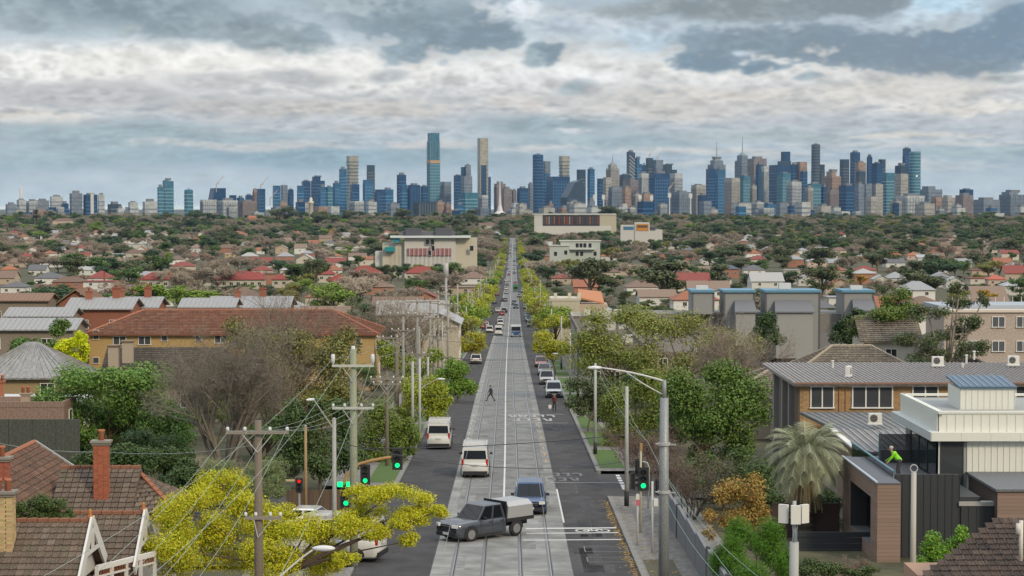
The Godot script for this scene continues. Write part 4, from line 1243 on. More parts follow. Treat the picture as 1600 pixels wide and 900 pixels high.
func make_modern_house() -> void:
	rng.seed = 102
	var d0 := 97.0
	var o := thing("modern_house", "modern house of white seamed metal, dark cladding and a brown timber box", "house", Vector3(0, gy(100), 0))
	landmark(1500, 700, "the white modern house")
	var g := gy(100.0)
	var white := M(0.66, 0.67, 0.61, 0.55)
	var dark := M(0.042, 0.046, 0.052, 0.5, 0.0, 2, 0.5)
	var tim := [M(0.245, 0.170, 0.135, 0.75), M(0.23, 0.158, 0.125, 0.75), M(0.262, 0.182, 0.147, 0.75)]
	var grey := M(0.16, 0.17, 0.18, 0.6, 0.0, 0, 0.5)
	# brown box with a dark deep window
	var bx0 := 17.95; var bx1 := 19.10; var top := pt(1372, 757, d0).y - g
	var bot := pt(1372, 893, d0).y - g
	block(o, "core", bx0 + 0.9, bx1 - 0.02, bot + 0.02, top - 0.02, -107.0, -97.03, M(0.02, 0.02, 0.022, 0.9))
	boards(o, bx0, bx1, bot, top, -97.0, 0.19, tim)
	for q in [[-107.0, -104.6, bot, top], [-98.6, -97.0, bot, top], [-104.6, -98.6, bot, bot + 1.05], [-104.6, -98.6, top - 0.85, top]]:      # side cladding round the opening
		var n := maxi(1, int((q[3] - q[2]) / 0.19))
		for i in n:
			var h: float = (q[3] - q[2]) / n
			block(o, "board", bx0 - 0.03, bx0, q[2] + i * h + 0.008, q[2] + (i + 1) * h - 0.008, q[0], q[1], tim[rng.randi() % 3])
	for q in [[-104.62, bot + 1.05, top - 0.85], [-98.58, bot + 1.05, top - 0.85]]:
		block(o, "window_reveal", bx0, bx0 + 0.9, q[1], q[2], q[0] - 0.02, q[0] + 0.02, M(0.03, 0.03, 0.032, 0.8))
	block(o, "window_sill", bx0 - 0.02, bx0 + 0.95, bot + 1.0, bot + 1.05, -104.6, -98.6, grey)
	block(o, "window_head", bx0, bx0 + 0.95, top - 0.85, top - 0.8, -104.6, -98.6, M(0.03, 0.03, 0.032, 0.8))
	block(o, "window", bx0 + 0.85, bx0 + 0.88, bot + 1.05, top - 0.85, -104.6, -98.6, glass(0.012, 0.013, 0.014))
	block(o, "flat_roof", bx0 - 0.06, bx1 + 0.0, top, top + 0.08, -107.1, -96.94, M(0.10, 0.105, 0.12, 0.6))
	block(o, "gutter", bx0 - 0.1, bx0 + 0.02, top + 0.08, top + 0.16, -107.1, -96.94, M(0.42, 0.47, 0.52, 0.4))
	# dark clad body
	var dt := pt(1420, 742, 98.5).y - g
	block(o, "wall", 19.14, 23.4, -1.5, dt - 1.12, -114.0, -98.6, dark)
	block(o, "parapet", 19.14, 22.35, dt - 1.12, dt, -98.85, -98.6, dark)
	seams(o, 19.14, 22.35, -1.5, dt + 0.02, -98.58, 0.36, dark)
	seams(o, 22.40, 24.0, -1.5, dt - 1.55, -98.5, 0.36, dark)
	block(o, "ledge", 22.3, 24.1, dt - 1.55, dt - 1.35, -98.9, -98.42, M(0.35, 0.34, 0.32, 0.8))
	# timber wall right
	var tt := pt(1560, 766, 98.0).y - g
	block(o, "wall", 24.05, 34.0, -1.5, tt, -109.0, -97.6, M(0.08, 0.06, 0.05, 0.9))
	boards(o, 24.0, 34.0, -1.5, tt, -97.58, 0.19, tim)
	block(o, "ledge", 23.9, 34.0, tt, tt + 0.12, -104.0, -97.45, grey)
	# upper white storey
	var wt := pt(1470, 646, 104).y - g; var we := pt(1470, 690, 103.4).y - g
	var ww := pt(1500, 766, 103.8).y - g
	block(o, "upper_wall", 22.7, 36.0, ww - 0.6, wt - 0.1, -114.0, -104.05, M(0.30, 0.31, 0.30, 0.8))
	seams(o, 23.95, 36.0, ww - 0.1, we, -104.04, 0.33, white)
	win(o, Vector3(23.15, (ww + we) * 0.5, -104.0), 1.25, we - ww - 0.1, 0.0, 1, M(0.05, 0.055, 0.06, 0.4), 0.05)
	block(o, "trim", 22.45, 22.52, ww, we, -104.04, -103.98, white)
	block(o, "sill", 22.5, 24.0, ww - 0.25, ww - 0.02, -104.5, -103.9, M(0.6, 0.6, 0.58, 0.7))
	seams(o, 22.45, 36.0, we + 0.45, wt, -104.04, 0.45, white)
	side_seams(o, 22.42, we + 0.45, wt, -114.0, -104.04, 0.45, white)
	for i in 9:
		block(o, "fascia", 22.0 + i * 1.55, 22.0 + i * 1.55 + 1.54, we, we + 0.45, -103.9 - 0.3, -103.55, white)
	block(o, "fascia", 21.95, 22.45, we, we + 0.45, -114.5, -103.56, M(0.50, 0.53, 0.52, 0.5))
	var par := MB.new()
	par.box(Vector3(22.55, wt + 0.05, -109.0), Vector3(0.3, 0.12, 10.4)); par.box(Vector3(29.2, wt + 0.05, -104.1), Vector3(13.4, 0.12, 0.3)); par.box(Vector3(29.2, wt + 0.05, -113.9), Vector3(13.4, 0.12, 0.3))
	obj("parapet_cap", par.done(), white, o)
	block(o, "roof_deck", 22.7, 36.0, wt - 0.5, wt - 0.35, -113.8, -104.2, M(0.30, 0.31, 0.31, 0.8, 0.0, 0, 0.6))
	# lantern on the roof with a blue glazed lid
	var lx0 := pt(1500, 620, 107).x; var lx1 := pt(1585, 620, 107).x
	var lt := pt(1540, 607, 107).y - g
	block(o, "roof_lantern", lx0, lx1, wt - 0.4, lt, -110.0, -107.0, white)
	seams(o, lx0, lx1, wt - 0.3, lt, -106.98, 0.34, white)
	var lid := MB.new()
	lid.slab([Vector3(lx0 - 0.1, lt + 0.02, -106.8), Vector3(lx1 + 0.1, lt + 0.02, -106.8), Vector3(lx1 + 0.1, lt + 0.35, -110.1), Vector3(lx0 - 0.1, lt + 0.35, -110.1)], Vector3(0, 0.1, 0))
	obj("lantern_lid", lid.done(), M(0.10, 0.17, 0.25, 0.3, 0.4), o)
	for i in 8:
		var r := MB.new()
		var x := lerpf(lx0, lx1, (i + 0.5) / 8.0)
		r.bar(Vector3(x, lt + 0.14, -106.8), Vector3(x, lt + 0.47, -110.1), 0.04, 0.05)
		obj("lid_rib", r.done(), M(0.30, 0.36, 0.42, 0.4), o)
	# terrace with dark glass balustrade and screens
	block(o, "terrace_floor", 19.2, 22.4, dt - 1.1, dt - 1.0, -114.0, -99.2, M(0.10, 0.10, 0.105, 0.7))
	var bal := MB.new()
	var pane := StandardMaterial3D.new()
	pane.albedo_color = Color(0.05, 0.16, 0.17, 0.62)
	pane.transparency = BaseMaterial3D.TRANSPARENCY_ALPHA
	pane.roughness = 0.05
	for i in 5: block(o, "balustrade_pane", 19.12, 19.15, dt - 0.9, dt + 0.08, -99.2 - (i + 1) * 2.4, -99.26 - i * 2.4, pane)
	block(o, "balustrade_rail", 19.08, 19.2, dt + 0.08, dt + 0.14, -111.3, -99.1, M(0.12, 0.28, 0.36, 0.3, 0.5))
	var sd := 111.0
	var s0 := pt(1374, 702, sd); var s1 := pt(1427, 678, sd)
	block(o, "glass_screen", s0.x, s1.x, s0.y - g, s1.y - g, -111.05, -111.0, pane)
	block(o, "terrace_wall", s0.x, s1.x + 0.3, dt - 1.0, s0.y - g - 0.02, -111.2, -110.95, M(0.06, 0.06, 0.065, 0.8))
	for q in [[1374, 0.05], [1427, 0.07], [1442, 0.05]]: block(o, "screen_post", pt(q[0], 700, sd).x - q[1], pt(q[0], 700, sd).x + q[1], dt - 1.0, s1.y - g + 0.05, -110.98, -110.9, M(0.14, 0.24, 0.26, 0.4, 0.5))
	block(o, "sliding_door", 22.36, 22.40, dt - 0.9, we - 0.1, -110.8, -104.3, glass(0.02, 0.03, 0.035))
	for i in 3: block(o, "door_frame", 22.32, 22.44, dt - 0.9, we - 0.1, -106.4 - i * 2.2, -106.3 - i * 2.2, M(0.03, 0.035, 0.04, 0.5))
	keep_out.append([15, 40, 90, 118])
	# dark carport gate and low wall in front of it
	var c := thing("carport_gate", "dark gate and brown screen wall under the palm", "gate", Vector3(0, gy(103), 0))
	block(c, "screen_wall", 14.0, 17.6, -1.0, 1.6, -106.2, -106.0, M(0.055, 0.032, 0.028, 0.8))
	for i in 6: block(c, "gate_board", 14.6, 18.6, -0.9 + i * 0.3, -0.63 + i * 0.3, -101.1, -101.0, M(0.032, 0.036, 0.042, 0.7))

func make_flats() -> void:
	rng.seed = 103
	# tan brick flats with the long metal roof
	var d := 135.0
	var g := gy(d)
	var x0 := on(1249, d).x
	var o := thing("brick_flats", "two-storey tan brick flats under a long grey metal roof", "flats", Vector3(0, g, 0))
	landmark(1400, 610, "the tan brick flats")
	var tan1 := M(0.40, 0.235, 0.105, 0.95, 0.0, 0, 1.2)
	var e := hgt(599, d)
	var x1 := x0 + 26.0
	block(o, "wall", x0, x1, -1.5, e, -144.0, -d, M(0.36, 0.24, 0.13, 0.95, 0.0, 0, 1.2))
	# brick courses on the face, as courses
	var cb := MB.new()
	cb.tint = true
	var n := int(3.4 / 0.172)
	for i in n:
		var x := x0
		while x < x1:
			var w := 0.48
			var s := rng.randf_range(0.8, 1.1)
			cb.col = Color(0.50 * s, 0.325 * s, 0.165 * s)
			cb.box(Vector3(x + w * 0.5 + (0.24 if i % 2 else 0.0), e - 0.1 - i * 0.172, -d + 0.006), Vector3(w - 0.014, 0.155, 0.02))
			x += w
	stuff(obj("bricks", cb.done(), painted(1, 1, 1, 0.95, 0, 1.0), o))
	for q in [[1266, 1303, 603, 638, 2], [1331, 1395, 603, 638, 3], [1425, 1466, 602, 637, 2], [1586, 1640, 602, 637, 2], [1500, 1560, 602, 637, 3]]:
		var a := pt(q[0], q[2], d); var b := pt(q[1], q[3], d)
		win(o, Vector3((a.x + b.x) * 0.5, (a.y + b.y) * 0.5 - g, -d + 0.06), b.x - a.x, a.y - b.y, 0.0, q[4], null, 0.055)
	for x in [1312, 1322, 1484]:
		block(o, "downpipe", pt(x, 600, d).x - 0.05, pt(x, 600, d).x + 0.05, e - 3.4, e, -d, -d + 0.1, M(0.34, 0.19, 0.09, 0.7))
	# curved-edge roof: falls toward the camera
	var ridge := pt(1200, 567, 150).y - g
	var r := MB.new()
	var xe := x0 - 0.5
	r.slab([Vector3(xe, e + 0.05, -d + 0.5), Vector3(x1 + 0.5, e + 0.05, -d + 0.5), Vector3(x1 + 0.5, ridge - 0.1, -143), Vector3(xe - 0.1, ridge - 0.1, -143)], Vector3(0, -0.2, 0))
	r.slab([Vector3(xe - 0.1, ridge - 0.1, -143), Vector3(x1 + 0.5, ridge - 0.1, -143), Vector3(x1 + 0.5, ridge, -150), Vector3(xe - 0.2, ridge, -150)], Vector3(0, -0.2, 0))
	obj("roof", r.done(), M(0.36, 0.335, 0.32, 0.6, 0.0, 1, 0.35), o)
	var rb := MB.new()
	for i in 88:
		var x := lerpf(xe + 0.1, x1 + 0.4, i / 87.0)
		rb.bar(Vector3(x, e + 0.08, -d + 0.52), Vector3(x, ridge - 0.07, -143), 0.1, 0.07); rb.bar(Vector3(x, ridge - 0.07, -143), Vector3(x, ridge + 0.03, -150), 0.1, 0.07)
	stuff(obj("roof_ribs", rb.done(), M(0.42, 0.39, 0.375, 0.6, 0.0, 1, 0.35), o))
	block(o, "gutter", xe, x1 + 0.5, e - 0.02, e + 0.12, -d + 0.5, -d + 0.62, M(0.22, 0.13, 0.09, 0.7))
	block(o, "side_wall", x0 - 0.02, x0 + 0.1, -1.5, e + 0.1, -149.0, -136.0, M(0.20, 0.165, 0.14, 0.9, 0.0, 0, 0.8))
	for q in [-138.0, -141.5, -146.0]: block(o, "pier", x0 - 0.35, x0 - 0.02, -1.5, e + 0.1, q - 0.25, q + 0.25, M(0.26, 0.25, 0.24, 0.8))
	air_unit(pt(1326, 588, 139), "white air conditioner standing up on the metal roof near its left end", PI * 0.4)
	air_unit(pt(1465, 572, 146), "white air conditioner high on the metal roof below the gum tree")
	air_unit(pt(1583, 571, 146), "white air conditioner on the metal roof at the right edge")
	for q in [[1301, 565], [1504, 570], [1510, 556], [1522, 550]]:
		var p := pt(q[0], q[1] + 12, 146)
		var v := MB.new()
		v.cyl(Vector3.ZERO, Vector3(0, 0.6, 0), 0.08, 0.08); v.cyl(Vector3(0, 0.6, 0), Vector3(0, 0.66, 0), 0.14, 0.1)
		var vo := obj("roof_vent", v.done(), M(0.62, 0.62, 0.6, 0.6))
		vo.position = p
		tag(vo, "", "vent", "vent pipes on the metal roof")
		later(vo, "small white vent pipe", p)
	# lower sheds in front
	var s := thing("lean_to", "low corrugated metal lean-to in front of the tan flats", "shed", Vector3(0, gy(126), 0))
	var a0 := pt(1268, 668, 128); var a1 := pt(1425, 650, 131)
	var sb := MB.new()
	sb.slab([Vector3(a0.x + 1.4, a0.y - gy(126), -126), Vector3(a1.x + 3, a0.y - gy(126), -126), Vector3(a1.x + 3, a1.y - gy(126), -133.5), Vector3(a0.x, a1.y - gy(126), -133.5)], Vector3(0, -0.15, 0))
	obj("roof", sb.done(), M(0.25, 0.255, 0.26, 0.55, 0.2, 1, 0.35), s)
	var sr := MB.new()
	for i in 22: sr.bar(Vector3(lerpf(a0.x + 1.45, a1.x + 2.9, i / 21.0), a0.y - gy(126) + 0.03, -126), Vector3(lerpf(a0.x + 0.1, a1.x + 2.9, i / 21.0), a1.y - gy(126) + 0.03, -133.4), 0.07, 0.05)
	stuff(obj("roof_ribs", sr.done(), M(0.29, 0.29, 0.29, 0.5, 0.2), s))
	block(s, "wall", a0.x + 1.5, a1.x + 3, -1.0, a0.y - gy(126) - 0.2, -133, -126.3, M(0.30, 0.27, 0.22, 0.9))
	air_unit(pt(1367, 663, 127), "white air conditioner on the low lean-to roof")
	var s2 := thing("lean_to", "long corrugated roof with a white edge beside the terrace", "shed", Vector3(0, gy(118), 0))
	var b0 := pt(1330, 706, 115); var b1 := pt(1300, 672, 124)
	var gg := gy(118)
	var tb := MB.new()
	tb.slab([Vector3(b0.x + 0.4, b0.y - gg, -115), Vector3(b0.x + 7, b0.y - gg, -115), Vector3(b0.x + 7, b1.y - gg, -124), Vector3(b1.x, b1.y - gg, -124)], Vector3(0, -0.15, 0))
	obj("roof", tb.done(), M(0.29, 0.28, 0.275, 0.55, 0.2, 1, 0.35), s2)
	var tr := MB.new()
	for i in 16: tr.bar(Vector3(b0.x + 0.6 + i * 0.42, b0.y - gg + 0.03, -115), Vector3(b1.x + 0.2 + i * 0.45, b1.y - gg + 0.03, -124), 0.09, 0.07)
	stuff(obj("roof_ribs", tr.done(), M(0.33, 0.32, 0.31, 0.5, 0.2), s2))
	var te := MB.new()
	te.bar(Vector3(b0.x + 0.4, b0.y - gg + 0.06, -115), Vector3(b1.x, b1.y - gg + 0.06, -124), 0.35, 0.1)
	obj("verge", te.done(), M(0.66, 0.65, 0.60, 0.7), s2)
	block(s2, "wall", b0.x + 0.6, b0.x + 7, -1.0, b0.y - gg - 0.2, -123.5, -115.3, M(0.22, 0.16, 0.11, 0.9))
	keep_out.append([14, 60, 112, 155])
	# the corner of a brown tiled roof at the lower right edge, with a pale vent pipe
	var k := thing("brown_roof_house", "brown tiled roof corner at the lower right edge", "house", on(1590, 68))
	var kg := k.position
	var p0 := pt(1449, 893, 66) - kg; var p1 := pt(1640, 820, 68.5) - kg
	p1 = p0 + Vector3(6.0, 0, -0.0)
	var ra := pt(1600, 852, 67) - kg
	var e0 := p0; var e1 := p0 + Vector3(6.5, 0, 0)
	var f0 := p0 + Vector3(2.9, 1.35, -2.6); var f1 := p0 + Vector3(6.5, 1.35, -2.6)
	var kb := MB.new()
	kb.slab([e0 + Vector3(-0.9, -0.42, 0.8), e1 + Vector3(0, -0.42, 0.8), f1, f0], Vector3(0, -0.15, 0))
	obj("roof", kb.done(), M(0.08, 0.06, 0.05, 0.95), k)
	tiles(k, e0 + Vector3(-0.9, -0.42, 0.8), e1 + Vector3(0, -0.42, 0.8), f1, f0, 0.33, 0.33, BROWN, 200)
	block(k, "wall", e0.x + 0.2, e1.x, -1.0, e0.y - 0.6, e0.z - 5.0, e0.z + 0.3, M(0.35, 0.22, 0.15, 0.95))
	var vp := MB.new()
	vp.cyl(Vector3.ZERO, Vector3(0, 1.35, 0), 0.07, 0.07, 10); vp.cyl(Vector3(-0.09, 0.9, 0), Vector3(-0.09, 1.25, 0), 0.09, 0.09, 8)
	obj("vent_pipe", vp.done(true), M(0.62, 0.58, 0.52, 0.7), k).position = pt(1595, 876, 66) - kg

func make_tiled_neighbours() -> void:
	rng.seed = 104
	# orange-roofed yellow brick flats, left
	var d := 236.0
	var yb := M(0.56, 0.39, 0.17, 0.95, 0.0, 0, 0.5)
	var a := on(140, d); var b := on(585, d)
	var w := b.x - a.x
	var o := house("brick_flats", "yellow brick flats under a long orange tiled hip roof", Vector3((a.x + b.x) * 0.5, gy(d), -d - 5.5), {"w": w, "l": 11.0, "h": hgt(522, d), "kind": "hip", "pitch": 0.42, "wall": yb, "roof": M(0.27, 0.12, 0.08, 0.95), "eave": 0.6, "floors": 2, "win": 0, "tile": TERRA, "course": 0.42, "tw": 0.45, "caps": M(0.36, 0.15, 0.09, 0.95)}, 0.0, "flats")
	for q in [[150, 523, 9, 15, 1], [187, 532, 21, 14, 2], [226, 532, 20, 14, 2], [257, 528, 10, 10, 1], [150, 563, 10, 10, 1], [310, 528, 10, 10, 1], [345, 530, 20, 13, 2], [400, 530, 20, 13, 2], [560, 534, 9, 12, 1]]:
		var p := pt(q[0], q[1], d) - o.position
		win(o, Vector3(p.x, p.y, 5.54), q[2] * d / F, q[3] * d / F, 0.0, q[4], null, 0.06)
	landmark(360, 500, "the orange-roofed yellow brick flats")
	# tiled wing of a house in front with two pale chimneys
	var t := house("tiled_house", "low grey-tiled house with two pale chimneys before the yellow flats", on(262, 190), {"w": 10.5, "l": 9.0, "h": 3.6, "kind": "gable_x", "pitch": 0.62, "wall": M(0.5, 0.44, 0.34, 0.95, 0.0, 0, 0.8), "roof": M(0.12, 0.10, 0.085, 0.95), "tile": [[0.135, 0.11, 0.09], [0.11, 0.09, 0.075], [0.16, 0.13, 0.10]], "win": 2})
	for q in [[178, 552, 15], [200, 545, 16]]:
		var p := pt(q[0], q[1] + 22, 184) - t.position
		chimney(t, p, 0.95, 1.9, [0.5, 0.42, 0.33], 0, M(0.22, 0.17, 0.12, 0.95))
	# grey hipped roof at the left edge
	house("metal_roof_house", "grey metal hip-roofed house at the left edge beyond the dome tree", on(52, 176, 0.0), {"w": 9.0, "l": 8.0, "h": hgt(588, 172), "kind": "hip", "pitch": 0.62, "wall": M(0.42, 0.31, 0.17, 0.95, 0.0, 0, 0.8), "roof": M(0.36, 0.36, 0.35, 0.55, 0.1, 1, 0.4), "ribs": 1, "win": 2})
	landmark(52, 570, "the grey hip roof")
	house("flat_roof_house", "low white flat-roofed wing below the grey hip roof", on(40, 158), {"w": 9.0, "l": 6.0, "h": hgt(622, 158), "kind": "flat", "wall": M(0.52, 0.5, 0.45, 0.9, 0.0, 0, 0.8), "roof": M(0.5, 0.5, 0.5, 0.7), "eave": 0.25, "win": 2, "chim": [[-2.0, 0, 0.6, 1.4, [0.40, 0.15, 0.08], 2]]})
	house("parapet_house", "old rendered parapet with red chimney pots left of the dome tree", on(30, 146), {"w": 7.6, "l": 4.0, "h": hgt(632, 146), "kind": "flat", "parapet": 0.4, "wall": M(0.36, 0.25, 0.20, 0.95, 0.0, 1, 1.0), "roof": M(0.3, 0.3, 0.3, 0.8), "eave": 0.0, "win": 0, "chim": [[-3.2, 0.5, 0.7, 1.2, [0.55, 0.46, 0.33], 1], [0.6, 0.3, 0.6, 0.9, [0.46, 0.36, 0.27], 2]]})
	var f := thing("garden_wall", "dark weathered garden wall left of the dome tree", "wall", on(35, 126))
	for i in 5: block(f, "panel", -3.8 + i * 1.5, -2.32 + i * 1.5, -0.5, hgt(655, 126), -0.12, 0.12, M(0.105, 0.115, 0.095, 1.0, 0.0, 1, 0.9))
	# right: stone-coloured tiled roofs before the gum tree
	for q in [[1225, 172, 10.0, 9.0, 3.7, 0.45, "hip", "small mossy tiled house left of the broad tiled roof"], [1330, 178, 13.5, 10.0, 4.3, 0.55, "hip", "broad mossy stone-coloured tiled roof behind the metal-roofed flats"], [1262, 166, 6.0, 6.0, 3.6, 0.6, "gable_z", "small tiled gable in front of the broad tiled roof"], [1520, 170, 7.0, 8.0, 4.1, 0.6, "gable_z", "small brown tiled gable behind the metal roof at right"]]:
		house("tiled_house", q[7], on(q[0], q[1]), {"w": q[2], "l": q[3], "h": q[4], "kind": q[6], "pitch": q[5], "wall": M(0.45, 0.38, 0.30, 0.95), "roof": M(0.18, 0.15, 0.115, 0.95), "tile": STONY if q[0] < 1500 else BROWN, "course": 0.36, "tw": 0.36, "caps": M(0.33, 0.28, 0.22, 0.95), "win": 2})
	landmark(1300, 550, "the mossy stone-coloured roofs")
	var sp := house("solar_house", "house with a row of black solar panels on its tiled roof", on(1382, 222), {"w": 6.0, "l": 7.5, "h": hgt(531, 220), "kind": "gable_x", "pitch": 0.62, "wall": M(0.55, 0.52, 0.46, 0.95), "roof": M(0.22, 0.18, 0.14, 0.95), "tile": STONY, "course": 0.4, "tw": 0.4, "win": 1})
	for i in 4:
		for j in 2:
			var pn := obj("solar_panel", one_box(Vector3(1.28, 0.05, 1.5)), glass(0.012, 0.014, 0.025), sp)
			pn.transform = Transform3D(Basis(Vector3.RIGHT, atan(0.62)), Vector3(-1.75 + i * 1.32, hgt(531, 220) + 0.98 + j * 0.85, 2.75 - j * 1.37))
	landmark(1382, 515, "the solar panel roof")
	# pinkish apartment block at the right edge
	var pk := M(0.55, 0.46, 0.40, 0.95, 0.0, 0, 0.4)
	var pd := 205.0
	var pb := thing("pink_flats", "pale pink rendered flats behind the gum tree at right", "flats", Vector3(0, gy(pd), 0))
	var pg := gy(pd)
	block(pb, "wall", pt(1475, 500, pd).x, 60, -1, hgt(488, pd), -pd - 9, -pd, pk)
	block(pb, "cornice", pt(1475, 500, pd).x - 0.2, 60, hgt(488, pd), hgt(484, pd), -pd - 9.2, -pd + 0.2, M(0.62, 0.55, 0.48, 0.9))
	block(pb, "roof", pt(1470, 500, pd).x, 60, hgt(484, pd), hgt(478, pd), -pd - 9, -pd - 1.2, M(0.33, 0.37, 0.42, 0.6))
	for q in [[1520, 503], [1560, 503], [1598, 503], [1560, 541], [1520, 541], [1598, 541]]:
		var p := pt(q[0], q[1], pd)
		win(pb, Vector3(p.x, p.y - pg, -pd + 0.05), 1.35, 1.15, 0.0, 2, null, 0.10)
	for i in 14: obj("roof_rail", one_box(Vector3(0.05, 0.9, 0.05)), M(0.6, 0.6, 0.6, 0.5), pb).position = Vector3(46 + i * 0.9, hgt(478, pd) + 0.4, -pd - 2)
	landmark(1570, 510, "the pale pink flats")
	# grey boxes with blue roofs
	var gd := 300.0
	var gb := thing("grey_townhouses", "pale grey townhouse blocks with blue metal lids", "townhouses", Vector3(0, gy(gd), 0))
	landmark(1230, 490, "the grey blue-lidded townhouses")
	var gw := M(0.33, 0.34, 0.34, 0.85, 0.0, 2, 0.3)
	var lidm := M(0.12, 0.27, 0.38, 0.45, 0.2)
	block(gb, "wall", pt(985, 500, gd).x, pt(1420, 500, gd).x, -1, hgt(490, gd), -gd - 10, -gd, M(0.26, 0.25, 0.24, 0.9, 0.0, 0, 0.3))
	block(gb, "base_wall", pt(1085, 500, gd).x, pt(1370, 500, gd).x, -1, hgt(520, gd), -gd - 0.0, -gd + 0.6, M(0.20, 0.20, 0.21, 0.9))
	for q in [[1082, 1115, 457, 491], [1132, 1178, 457, 532], [1197, 1280, 457, 560], [1318, 1364, 457, 500]]:
		var u := pt(q[0], q[2], gd - 2); var v := pt(q[1], q[3], gd - 2)
		block(gb, "stair_tower", u.x, v.x, v.y - gy(gd), u.y - gy(gd), -gd - 5, -gd + 2, gw)
		block(gb, "metal_lid", u.x - 0.25, v.x + 0.25, u.y - gy(gd), u.y - gy(gd) + 0.35, -gd - 5.3, -gd + 2.3, lidm)
		for x in [u.x, v.x]: block(gb, "corner_trim", x - 0.12, x + 0.12, v.y - gy(gd), u.y - gy(gd), -gd + 2.0, -gd + 2.08, M(0.10, 0.10, 0.11, 0.7))
	for q in [[1213, 1270, 470, 560], [1150, 1180, 470, 540], [1335, 1366, 468, 505]]:
		var u := pt(q[0], q[2], gd - 4); var v := pt(q[1], q[3], gd - 4)
		block(gb, "bay", u.x, v.x, v.y - gy(gd), u.y - gy(gd) - 1.6, -gd + 2.1, -gd + 4, M(0.38, 0.385, 0.38, 0.85, 0.0, 2, 0.3))
		var hb := MB.new()
		hb.slab([Vector3(u.x - 0.2, u.y - gy(gd) - 1.6, -gd + 4.3), Vector3(v.x + 0.2, u.y - gy(gd) - 1.6, -gd + 4.3), Vector3(v.x, u.y - gy(gd), -gd + 2.2), Vector3(u.x, u.y - gy(gd), -gd + 2.2)], Vector3(0, -0.2, 0))
		obj("bay_roof", hb.done(), M(0.14, 0.145, 0.16, 0.6), gb)
	for q in [[1098, 448], [1228, 444], [1340, 448]]:
		var u := pt(q[0], q[1] + 8, gd)
		block(gb, "roof_plant", u.x - 0.9, u.x + 0.9, u.y - gy(gd), u.y - gy(gd) + 0.9, -gd - 2, -gd - 0.8, M(0.55, 0.55, 0.54, 0.7))
	keep_out.append([15, 62, 285, 312])
	# long flat shop roofs running back from the street behind the grove
	for q in [[9.8, 17.5, 262.0, 330.0, 5.2, "long brown flat shop roof behind the grove, near the street", [0.20, 0.17, 0.15], 8], [18.2, 27.0, 258.0, 338.0, 4.6, "wide grey-brown flat roof behind the grove", [0.24, 0.21, 0.18], 6], [10.5, 30.0, 342.0, 356.0, 6.4, "long white flat roof with plant behind the grove", [0.52, 0.51, 0.48], 9]]:
		var dm: float = (q[2] + q[3]) * 0.5
		var s := house("shop_building", q[5], Vector3((q[0] + q[1]) * 0.5, gy(dm), -dm), {"w": q[1] - q[0], "l": q[3] - q[2], "h": q[4], "kind": "flat", "parapet": 0.45, "wall": M(q[6][0], q[6][1], q[6][2], 0.95, 0.0, 0, 0.3), "roof": M(q[6][0] * 0.85, q[6][1] * 0.82, q[6][2] * 0.8, 0.9, 0.0, 1, 0.2), "eave": 0.0, "win": 3}, 0.0, "building")
		for i in q[7]:
			var x: float = rng.randf_range(-0.4, 0.4) * (q[1] - q[0]); var z: float = rng.randf_range(-0.45, 0.45) * (q[3] - q[2])
			block(s, "roof_plant", x, x + rng.randf_range(0.7, 1.6), q[4], q[4] + rng.randf_range(0.6, 1.5), z - 1.0, z, M(0.5, 0.49, 0.46, 0.8))
	# shop with the purple sign on its side wall
	var sd := 372.0
	var sg := gy(sd)
	var so := thing("corner_shop", "cream corner shop with a purple sign on its side wall", "shop", Vector3(0, sg, 0))
	landmark(880, 495, "the cream shop with the purple sign")
	block(so, "wall", pt(862, 500, sd).x, pt(906, 500, sd).x, -1, hgt(470, sd), -sd - 9, -sd, M(0.60, 0.55, 0.42, 0.9, 0.0, 0, 0.5))
	block(so, "parapet", pt(861, 500, sd).x - 0.1, pt(907, 500, sd).x, hgt(470, sd), hgt(466, sd), -sd - 9.1, -sd + 0.1, M(0.5, 0.46, 0.38, 0.9))
	for q in [868, 890, 905]: block(so, "parapet_pier", pt(q, 460, sd).x - 0.3, pt(q, 460, sd).x + 0.3, hgt(470, sd), hgt(458, sd), -sd - 0.6, -sd + 0.05, M(0.62, 0.56, 0.44, 0.9))
	var sn := block(so, "sign_board", pt(868, 490, sd).x, pt(891, 490, sd).x, hgt(496, sd), hgt(483.5, sd), -sd, -sd + 0.08, M(0.055, 0.04, 0.13, 0.6))
	for i in 2:
		var bb := MB.new()
		for k in 9: bb.box(Vector3(-1.15 + k * 0.28, 0.25 - i * 0.62, 0.05), Vector3(0.19, 0.2, 0.02))
		obj("lettering", bb.done(), M(0.62, 0.60, 0.66, 0.7), sn)
	var sk := MB.new()
	sk.slab([Vector3(pt(905, 456, sd).x, hgt(465, sd), -sd - 2), Vector3(pt(945, 456, sd).x, hgt(474, sd), -sd - 2), Vector3(pt(942, 456, sd).x, hgt(458, sd), -sd - 7), Vector3(pt(905, 456, sd).x, hgt(454, sd), -sd - 7)], Vector3(0, -0.3, 0))
	obj("rear_roof", sk.done(), M(0.42, 0.19, 0.10, 0.9), so)
	block(so, "rear_wing", pt(906, 500, sd).x, pt(950, 500, sd).x, -1, hgt(476, sd), -sd - 9, -sd - 1.5, M(0.45, 0.36, 0.28, 0.9))
	block(so, "awning", pt(852, 500, sd).x, pt(862, 500, sd).x, 2.9, 3.1, -sd - 9, -sd, M(0.16, 0.17, 0.2, 0.7))
	keep_out.append([4, 22, 360, 395])

